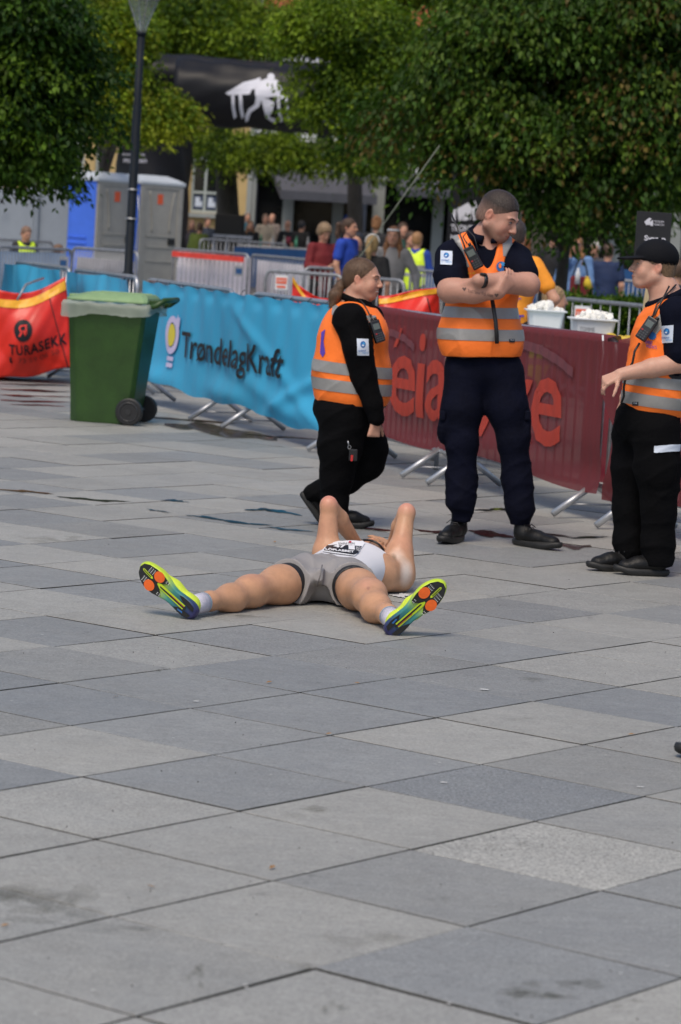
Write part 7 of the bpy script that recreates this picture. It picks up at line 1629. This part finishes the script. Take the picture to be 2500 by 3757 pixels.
for P_ in ([(1052, 480), (1078, 466), (1086, 478), (1084, 504), (1070, 508), (1066, 492), (1056, 508)], [(1084, 470), (1094, 462), (1100, 480), (1098, 508), (1090, 508)], [(1040, 486), (1050, 480), (1048, 508), (1042, 508)]): decal(B_, 'emblem', P_, M['print_w'], fz, fo, .01, 6)
tag(tube('guy_strap', [at(1012, 335, 31.2), at(880, 520, 31.5), at(822, 600, 31.6), at(800, 632, 31.6)], .0055, mat('pale_strap', (.20, .22, .17), .7), None, n=6), 'pale guy strap slanting down from the arch to behind the blonde ponytail', 'strap')
# loudspeaker and its rail
p = at(528, 540, 66); p.z = gz(66); ls_ = thing('loudspeaker', p, 'large black loudspeaker box under the dark tree trunk', 'speaker'); box('cabinet', (0, 0, at(528, 496, 66).z / 2 - .1), (.66, .6, at(528, 496, 66).z - gz(66)), mat('black_cabinet', (.006, .006, .006), .7), ls_, bevel=.02)
box('grille', (0, -.31, .95), (.58, .02, 1.1), mat('black_grille', (.004, .004, .004), .6, bump=.5, bscale=300), ls_); tube('grip', [(.34, -.05, 1.2), (.37, -.05, 1.2), (.37, .1, 1.2), (.34, .1, 1.2)], .012, M['rubber'], ls_)
rl = thing('stage_rail', Vector((at(535, 560, 64).x, 64, gz(64))), 'grey metal rail on posts in front of the loudspeaker', 'railing')
zz_ = at(535, 545, 64).z - gz(64)
box('top_rail', (0, 0, zz_), (.88, .10, .07), M['galv'], rl, bevel=.01)
for x in (-.40, -.12, .16, .38): tube('post', [(x, 0, 0), (x, 0, zz_)], .022, M['galv'], rl)
for (xa, lb) in ((640, 'grey table edge with small bottles in front of the man in the beige sweater'),):
    t = thing('folding_table', Vector((at(640, 575, 62.5).x, 62.5, gz(62.5))), lb, 'table'); box('tabletop', (0, 0, .98), (1.7, .5, .04), M['galv_dull'], t, bevel=.01)
    for x in (-.75, .75):
        for y in (-.2, .2): tube('leg', [(x, y, 0), (x, y, .97)], .015, M['galv_dull'], t)
q = random.Random(2)
for k in range(5): tag(tube('bottle', [Vector((at(600 + k * 27, 575, 62.5).x, 62.4 + q.uniform(-.1, .1), gz(62.5) + 1.0)) + Vector((0, 0, z)) for z in (0, .14, .18, .24)], [.035, .035, .015, .013], cmat([(.05, .2, .12), (.3, .3, .3), (.2, .22, .2)][k % 3]), None, n=8), ['green bottle left of', 'clear bottle left of', 'grey bottle in front of', 'green bottle right of', 'clear bottle right of'][k] + ' the beige sweater on the far table', 'bottle', 'bottles on the far table')

# ================================================================ table with tubs, bananas, sign, hedge
YT = 20.6
tt = thing('trestle_table', Vector((1.75, YT, 0)), 'long pale table behind the dark red banner carrying the white tubs and bananas', 'table')
M['table'] = mat('pale_green_tabletop', (.40, .47, .43), .25, noise=.05, nscale=3); zt = .93
box('tabletop', (0, 0, zt), (2.5, .95, .035), M['table'], tt, bevel=.008)
for x in (-1.1, 1.1):
    for y in (-.4, .4): tube('leg', [(x, y, 0), (x * .98, y * .98, zt)], .016, M['galv'], tt)
def tub(px, py, Y, w_, d_, h_, label, txt=None):
    p = at(px, py, Y); p.z = zt + .018; t = thing('plastic_tub', p, label, 'tub', 'white tubs on the table')
    loft('tub_wall', [ring8(-w_ * .40, w_ * .40, d_ * .40, .03, 0.0), ring8(-w_ * .5, w_ * .5, d_ * .5, .03, h_), ring8(-w_ * .5 - .02, w_ * .5 + .02, d_ * .5 + .02, .03, h_), ring8(-w_ * .5 - .022, w_ * .5 + .022, d_ * .5 + .022, .03, h_ + .012)], M['white'], t, bevel=.004)
    q = random.Random(int(px))
    for k in range(34):
        a, r = q.uniform(0, 6.28), q.uniform(0, 1) ** .5; c = Vector((math.cos(a) * r * w_ * .42, math.sin(a) * r * d_ * .42, h_ + q.uniform(-.02, .03) + .03 * (1 - r)))
        R_ = Matrix.Rotation(q.uniform(0, 6), 3, (q.uniform(-1, 1), q.uniform(-1, 1), q.uniform(-1, 1))); cup = MB().tube([c + R_ @ Vector((0, 0, -.028)), c + R_ @ Vector((0, 0, .028)), c + R_ @ Vector((0, 0, .029))], [.017, .026, .022], 12)
        co = cup.obj('paper_cup', M['cup'], None, smooth=True); co.location = p; tag(co, 'white paper cup heaped in the ' + ('lettered tub beside the bananas' if txt else 'plain tub behind the orange-yellow T-shirt'), 'cup', 'paper cups in the ' + ('lettered' if txt else 'plain') + ' tub')
    if txt:
        for i, s_ in enumerate(txt): text_on('lettering', s_, lambda x, y: (x, -d_ * (.40 + .10 * y / h_) - .006, y), -w_ * .33, w_ * (.02 + .14 * i), h_ * (.55 - .32 * i), h_ * (.72 - .32 * i), mat('marker_ink', (.22, .23, .26), .6), t)
M['cup'] = mat('white_paper_cup', (.78, .77, .72), .6)
tub(1363, 760, 20.2, .30, .30, .17, 'white tub of paper cups with handwriting, right of the bending helper', ['TOMME', 'KRUSEKAR']); tub(1254, 742, 21.1, .26, .28, .19, 'white tub of paper cups behind the orange-yellow T-shirt')
q = random.Random(9); M['banana'] = mat('banana_skin', (.62, .43, .04), .5, noise=.25, nscale=25)
for k in range(16):
    p = at(q.uniform(1405, 1462), 775, q.uniform(19.9, 20.3)); p.z = zt + .03 + q.uniform(0, .045); a = q.uniform(0, PI)
    c = [p + Vector((math.cos(a) * .055 * t, math.sin(a) * .055 * t, .022 * (1 - t * t))) for t in (-1, -.6, -.2, .2, .6, 1)]
    tag(tube('banana_piece', c, [.008, .016, .018, .018, .015, .006], M['banana'], None, n=8), 'yellow banana piece in the heap on the right end of the table', 'banana', 'banana pieces heaped on the table')
sgY = 19.4; a_, b_2 = at(1472, 800, sgY), at(1497, 640, sgY)
sg = thing('placard', (at(1460, 850, sgY).x, sgY, 0), 'black placard with white lettering on a wooden stick above the black cap', 'sign')
so = Vector(sg.location); foot_ = at(1452, 900, sgY) - so; tip = at(1506, 590, sgY) - so
V, F = tube_data([foot_ - Vector((.02, 0, foot_.z - .02)), tip], .028, 4); mesh('stick', [tuple(v) for v in V], F, mat('pale_wood', (.48, .38, .22), .7, noise=.15, nscale=12, stretch=(8, 8, 1)), sg)
pc_ = at(1503, 545, sgY) - so; bd = box('board', pc_, (.235, .012, .33), mat('black_board', (.010, .010, .012), .5), sg, bevel=.002)
decal_text(bd, 'Svamp', 1483, 1532, 541, 557, M['print_w'], sg, so, 3, .006, .03); decal_text(bd, 'TRONDHEIM', 1505, 1528, 507, 512, M['print_w'], sg, so, 1, .006); decal_text(bd, 'MARATON', 1505, 1528, 514, 519, M['print_w'], sg, so, 1, .006)
for P_ in ([(1483, 510), (1494, 501), (1500, 503), (1496, 508), (1497, 518), (1492, 512), (1487, 518)], [(1494, 512), (1503, 506), (1503, 520), (1498, 520)]): decal(bd, 'emblem', P_, M['print_w'], sg, so, .006, 6)

# ================================================================ foliage
def leaf_mat(name, trans=.35):
    m = bpy.data.materials.new(name); m.use_nodes = True; N, L = nodes(m); b = N['Principled BSDF']; out = N['Material Output']
    a = N.new('ShaderNodeAttribute'); a.attribute_name = 'Col'; L.new(a.outputs['Color'], b.inputs['Base Color']); b.inputs['Roughness'].default_value = .55; b.inputs['Specular IOR Level'].default_value = .22
    t = N.new('ShaderNodeBsdfTranslucent'); h = N.new('ShaderNodeVectorMath'); h.operation = 'MULTIPLY'; h.inputs[1].default_value = (1.5, 1.6, .6); L.new(a.outputs['Color'], h.inputs[0]); L.new(h.outputs[0], t.inputs[0])
    mx = N.new('ShaderNodeMixShader'); mx.inputs[0].default_value = trans; L.new(b.outputs[0], mx.inputs[1]); L.new(t.outputs[0], mx.inputs[2]); L.new(mx.outputs[0], out.inputs[0]); return m
M['leaf'] = leaf_mat('leaves'); M['bark'] = mat('dark_bark', (.045, .038, .03), .9, noise=.4, nscale=8, bump=1.0, bscale=14, stretch=(1, 1, .3))
def leaves(name, parent, twigs, dirs, per, size, cols, seed, droop=.5, spread=.16, aspect=.55, clus=None):
    """sprays of single leaves along drooping twigs"""
    g = np.random.default_rng(seed); n = len(twigs); K = n * per; tw = np.repeat(np.arange(n), per); t = g.uniform(0, 1, K)
    side = g.normal(0, 1, (K, 3)) * spread * .38; P = twigs[tw] + dirs[tw] * (t * spread * 2.2)[:, None] + side; P[:, 2] -= droop * spread * t * t * 1.4
    ax = dirs[tw] * .7 + g.normal(0, .55, (K, 3)); ax[:, 2] -= droop * .9; ax /= np.linalg.norm(ax, axis=1, keepdims=True)
    nn = g.normal(0, .6, (K, 3)) + np.array([0, 0, 1.0]); w_ = np.cross(ax, nn); w_ /= np.linalg.norm(w_, axis=1, keepdims=True) + 1e-6; up = np.cross(w_, ax)
    L_ = size * g.uniform(.65, 1.3, K)[:, None]; W2 = L_ * aspect * .5
    A_ = P; B1 = P + ax * L_ * .45 + w_ * W2 + up * L_ * .08; B2 = P + ax * L_ * .45 - w_ * W2 + up * L_ * .08; C_ = P + ax * L_ - up * L_ * .10
    V = np.stack([A_, B1, C_, B2], 1).reshape(-1, 3); F = np.arange(K * 4).reshape(K, 4)
    F = np.concatenate([F[:, [0, 1, 2]], F[:, [0, 2, 3]]])
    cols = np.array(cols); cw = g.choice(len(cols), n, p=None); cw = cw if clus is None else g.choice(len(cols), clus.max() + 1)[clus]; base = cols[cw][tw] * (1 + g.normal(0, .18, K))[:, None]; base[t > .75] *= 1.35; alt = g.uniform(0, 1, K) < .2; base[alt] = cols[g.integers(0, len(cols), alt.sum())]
    Col = np.repeat(np.clip(base, .004, 1), 4, 0)
    return fast_mesh(name, V, F, M['leaf'], parent, smooth=False, Col=Col)
def tree(name, label, Y, ells, trunk, ntw, per, size, cols, seed, droop=.5, spread=.16, thick=.9, r0=.17, kind=None, bias=.25, clump=.42, hole=0):
    """ells: crown lobes as (px, py, rx, ry) seen at depth Y(+dy); trunk: (px, Y)"""
    g = np.random.default_rng(seed); base = at(trunk[0], 620, trunk[1]); base.z = gz(trunk[1]); G = thing(name, base, label, 'tree', None if kind else None); bo = np.array(base)
    sc_ = F_PX / Y / S; C, R_ = [], []
    for e in ells:
        px, py, rx, ry = e[:4]; dy = e[4] if len(e) > 4 else 0; C.append(np.array(at(px, py, Y + dy)) - bo); R_.append(np.maximum(np.array([rx / sc_, max(rx, ry) / sc_ * thick, ry / sc_]) - clump * .75 - spread * .6, .12))
    C, R_ = np.array(C), np.array(R_); vol = np.cbrt(R_.prod(1)) ** 2.4; pr = vol / vol.sum()
    ncl = max(30, int(ntw / 22)); k = g.choice(len(C), ncl, p=pr); d = g.normal(0, 1, (ncl, 3)); d /= np.linalg.norm(d, axis=1, keepdims=True); rad = g.uniform(bias, 1, ncl) ** .45
    cc = C[k] + d * R_[k] * rad[:, None]; wv_ = 2.6 / clump * .42; gp = np.sin(cc @ np.array([1.1, .7, 1.6]) * wv_ + seed) + np.sin(cc @ np.array([-.8, .9, 1.9]) * wv_ + 2 * seed) * .8 + np.sin(cc @ np.array([1.7, -.6, -.7]) * wv_ + 1.7) * .7
    ok_ = gp > -.75; cc, d = cc[ok_], d[ok_]; ncl = len(cc)
    j = g.choice(ncl, ntw); th = g.uniform(0, 6.283, ntw); rr = np.sqrt(g.uniform(0, 1, ntw)); csz = g.uniform(.6, 1.25, ncl)[j] * clump; rad2 = np.stack([np.cos(th), np.sin(th), th * 0], 1)
    tp = cc[j] + rad2 * (rr * csz)[:, None]; tp[:, 2] += csz * .5 * (1 - rr * rr) + g.normal(0, .10, ntw) * csz
    dr = rad2 * rr[:, None] + d[j] * .5 + g.normal(0, .2, (ntw, 3)); dr[:, 2] = .25 - .8 * rr + g.normal(0, .15, ntw); dr /= np.linalg.norm(dr, axis=1, keepdims=True)
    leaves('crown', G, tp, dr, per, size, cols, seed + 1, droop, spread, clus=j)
    top = C.mean(0) + np.array([0, 0, .1 * R_[:, 2].max()]); p0 = np.array([0, 0, 0.]); fork = np.array([top[0] * .25, top[1] * .1, max(1.9, (C[:, 2] - R_[:, 2]).min() + .5)]) if len(trunk) < 3 else np.array(at(trunk[2], trunk[3], trunk[1])) - bo
    tk = tube('trunk', [Vector(p0), Vector(p0 * .7 + fork * .3) + Vector((.02, 0, 0)), Vector(fork)], [r0 * 1.25, r0, r0 * .85], M['bark'], G, n=16)
    mb = MB()
    for i in g.choice(ncl, min(ncl, 34), replace=False):
        e = cc[i]; m_ = fork * .55 + e * .45 + np.array([0, 0, .25 * np.linalg.norm(e - fork) * .4]); mb.tube(bez(fork - (0, 0, g.uniform(0, .3)), m_, e, 7), [r0 * .5 * (1 - t / 9) ** 1.3 + .008 for t in range(8)], 6)
    mb.obj('limb', M['bark'], tk, smooth=True, kind='stuff')
    return G
DG = [(.030, .070, .008), (.050, .105, .010), (.014, .040, .006), (.085, .15, .014), (.032, .070, .009)]
LG = [(.15, .215, .014), (.10, .16, .012), (.22, .26, .02), (.06, .11, .008), (.17, .19, .014)]
MG = [(.085, .15, .012), (.045, .09, .009), (.14, .20, .015), (.028, .06, .007)]
RG = [(.030, .070, .008), (.042, .090, .010), (.085, .135, .016), (.016, .040, .006), (.11, .085, .022), (.03, .065, .008), (.034, .080, .008), (.07, .12, .014), (.022, .055, .006)]
tree('broadleaf_tree', 'dark green tree filling the left edge, its lowest leaves hanging over the urinal', 31, [(10, 200, 190, 200), (-60, 340, 170, 150), (80, 330, 130, 130), (30, 30, 200, 150), (25, 400, 120, 75), (150, 280, 80, 90), (160, 150, 100, 120), (100, 370, 60, 55)], (-120, 31), 3300, 18, .082, DG, 11, .6, .17, r0=.16)
tree('broadleaf_tree', 'light yellow-green tree behind the street lamp, in front of the arch', 50, [(310, 255, 140, 95), (370, 280, 88, 78), (240, 190, 120, 120), (270, 110, 90, 90), (405, 230, 55, 45), (200, 60, 140, 110)], (232, 60.5, 240, 380), 3600, 20, .085, LG, 12, .45, .20, r0=.14)
tree('broadleaf_tree', 'bright green tree rising behind the black arch at the top', 68, [(470, 40, 130, 95), (600, 50, 130, 95), (380, 30, 90, 110), (700, 60, 90, 90), (540, 95, 150, 60), (300, 60, 140, 120)], (520, 70, 515, 300), 4200, 19, .105, MG + LG[:2], 13, .4, .26, r0=.22, clump=.6)
tree('broadleaf_tree', 'tree with a thick dark trunk rising behind the loudspeaker, leaves hanging under the arch', 66.5, [(600, 345, 150, 58), (760, 350, 150, 58), (490, 340, 70, 62), (880, 355, 110, 58), (560, 330, 120, 55)], (533, 67.5, 520, 350), 1350, 17, .095, MG + LG[:1], 14, .8, .24, r0=.26, clump=.5, thick=.5)
tree('broadleaf_tree', 'mid green tree hanging over the right half of the arch', 48, [(790, 150, 125, 100), (770, 245, 95, 80), (850, 230, 110, 110), (800, 60, 160, 100), (910, 140, 110, 130), (735, 185, 60, 60), (860, 330, 90, 60), (715, 95, 60, 60)], (1262, 50, 1200, 300), 3300, 19, .085, MG + LG[:2], 15, .5, .20, r0=.15)
tree('broadleaf_tree', 'large reddish-tipped tree with a slim trunk over the heads at the right', 34, [(1230, 250, 230, 200), (1450, 230, 210, 210), (1100, 330, 130, 130), (1060, 150, 130, 150), (1230, 60, 260, 140), (1450, 420, 160, 110), (1250, 450, 150, 95), (1060, 400, 90, 80), (960, 400, 60, 40), (1540, 120, 180, 160), (1350, 480, 120, 50), (940, 270, 60, 80), (1420, 0, 240, 150), (1560, 330, 120, 130), (1160, 510, 60, 40)], (1284, 36, 1302, 540), 7600, 17, .088, RG, 16, .95, .19, r0=.085, thick=.75, bias=.1, clump=.5)
tree('broadleaf_tree', 'green tree behind the sign at the upper right edge', 47, [(1560, 350, 110, 130), (1520, 470, 70, 60), (1600, 200, 120, 130), (1430, 520, 90, 35)], (1600, 49), 1500, 18, .10, MG, 17, .6, .2, r0=.14)
tree('broadleaf_tree', 'tree with a thick dark trunk left of the slim trunk at right', 52, [(1120, 300, 200, 150), (1350, 350, 200, 150), (980, 200, 120, 160)], (1250, 44, 1245, 500), 2200, 16, .12, MG, 18, .6, .24, r0=.17)
tree('broadleaf_tree', 'green tree rising beyond the right half of the arch, in front of the orange storeys', 70, [(880, 60, 150, 60), (760, 20, 110, 80), (1000, 250, 90, 60), (900, 250, 80, 60), (860, -40, 200, 60)], (820, 72, 815, 300), 1700, 15, .14, MG + LG[:2], 19, .5, .28, r0=.2, clump=.6)
# clipped hedge
hx0, hx1 = at(1288, 720, 31).x, at(1600, 720, 31).x; hg = tag(thing('hedge', ((hx0 + hx1) / 2, 31.5, 0), None, None), 'clipped dark green hedge behind the barrier with the notice', 'hedge')
g = np.random.default_rng(5); n = 2600; V = np.stack([g.uniform(-(hx1 - hx0) / 2, (hx1 - hx0) / 2, n), g.uniform(-.45, .5, n), g.uniform(.05, .95, n)], 1); f_ = g.uniform(0, 1, n); V[f_ < .5, 1] = -.45 + g.normal(0, .03, (f_ < .5).sum()); V[f_ > .7, 2] = .95 + g.normal(0, .03, (f_ > .7).sum())
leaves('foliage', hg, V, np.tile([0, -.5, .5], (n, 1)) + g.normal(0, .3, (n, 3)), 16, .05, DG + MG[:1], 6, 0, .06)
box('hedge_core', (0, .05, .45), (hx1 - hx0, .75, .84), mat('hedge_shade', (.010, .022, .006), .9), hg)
# fallen leaves and litter
q = random.Random(8); M['dry'] = mat('dry_leaf', (.30, .15, .035), .7, noise=.3, nscale=60); mb = MB()
for px, py in ((633, 1247), (620, 1570), (757, 1689), (822, 1572), (267, 1603), (347, 2040), (627, 1996), (12, 2130), (1453, 1690)):
    p = gr(px, py, .004); a = q.uniform(0, 6); s_ = q.uniform(.010, .018); d = Vector((math.cos(a), math.sin(a), 0)); e = Vector((-d.y, d.x, 0)); b0 = len(mb.v)
    mb.add([p - d * s_, p + e * s_ * .4 + Vector((0, 0, .004)), p + d * s_ + Vector((0, 0, .003)), p - e * s_ * .4 + Vector((0, 0, .002))], [(0, 1, 2), (0, 2, 3)])
tag(mb.obj('fallen_leaves', M['dry'], None), 'small dry leaves lying on the slabs', 'leaves', kind='stuff')
mb = MB()
for k in range(110):
    p = gr(q.uniform(0, 1568), 1180 + 1170 * q.random() ** 1.3, .002); s_ = q.uniform(.0008, .0022); mb.tube([p, p + Vector((q.uniform(-1, 1) * s_, q.uniform(-1, 1) * s_, s_ * .6))], s_, 5)
tag(mb.obj('grit', M['bed'], None), 'specks of grit on the slabs', 'grit', kind='stuff')
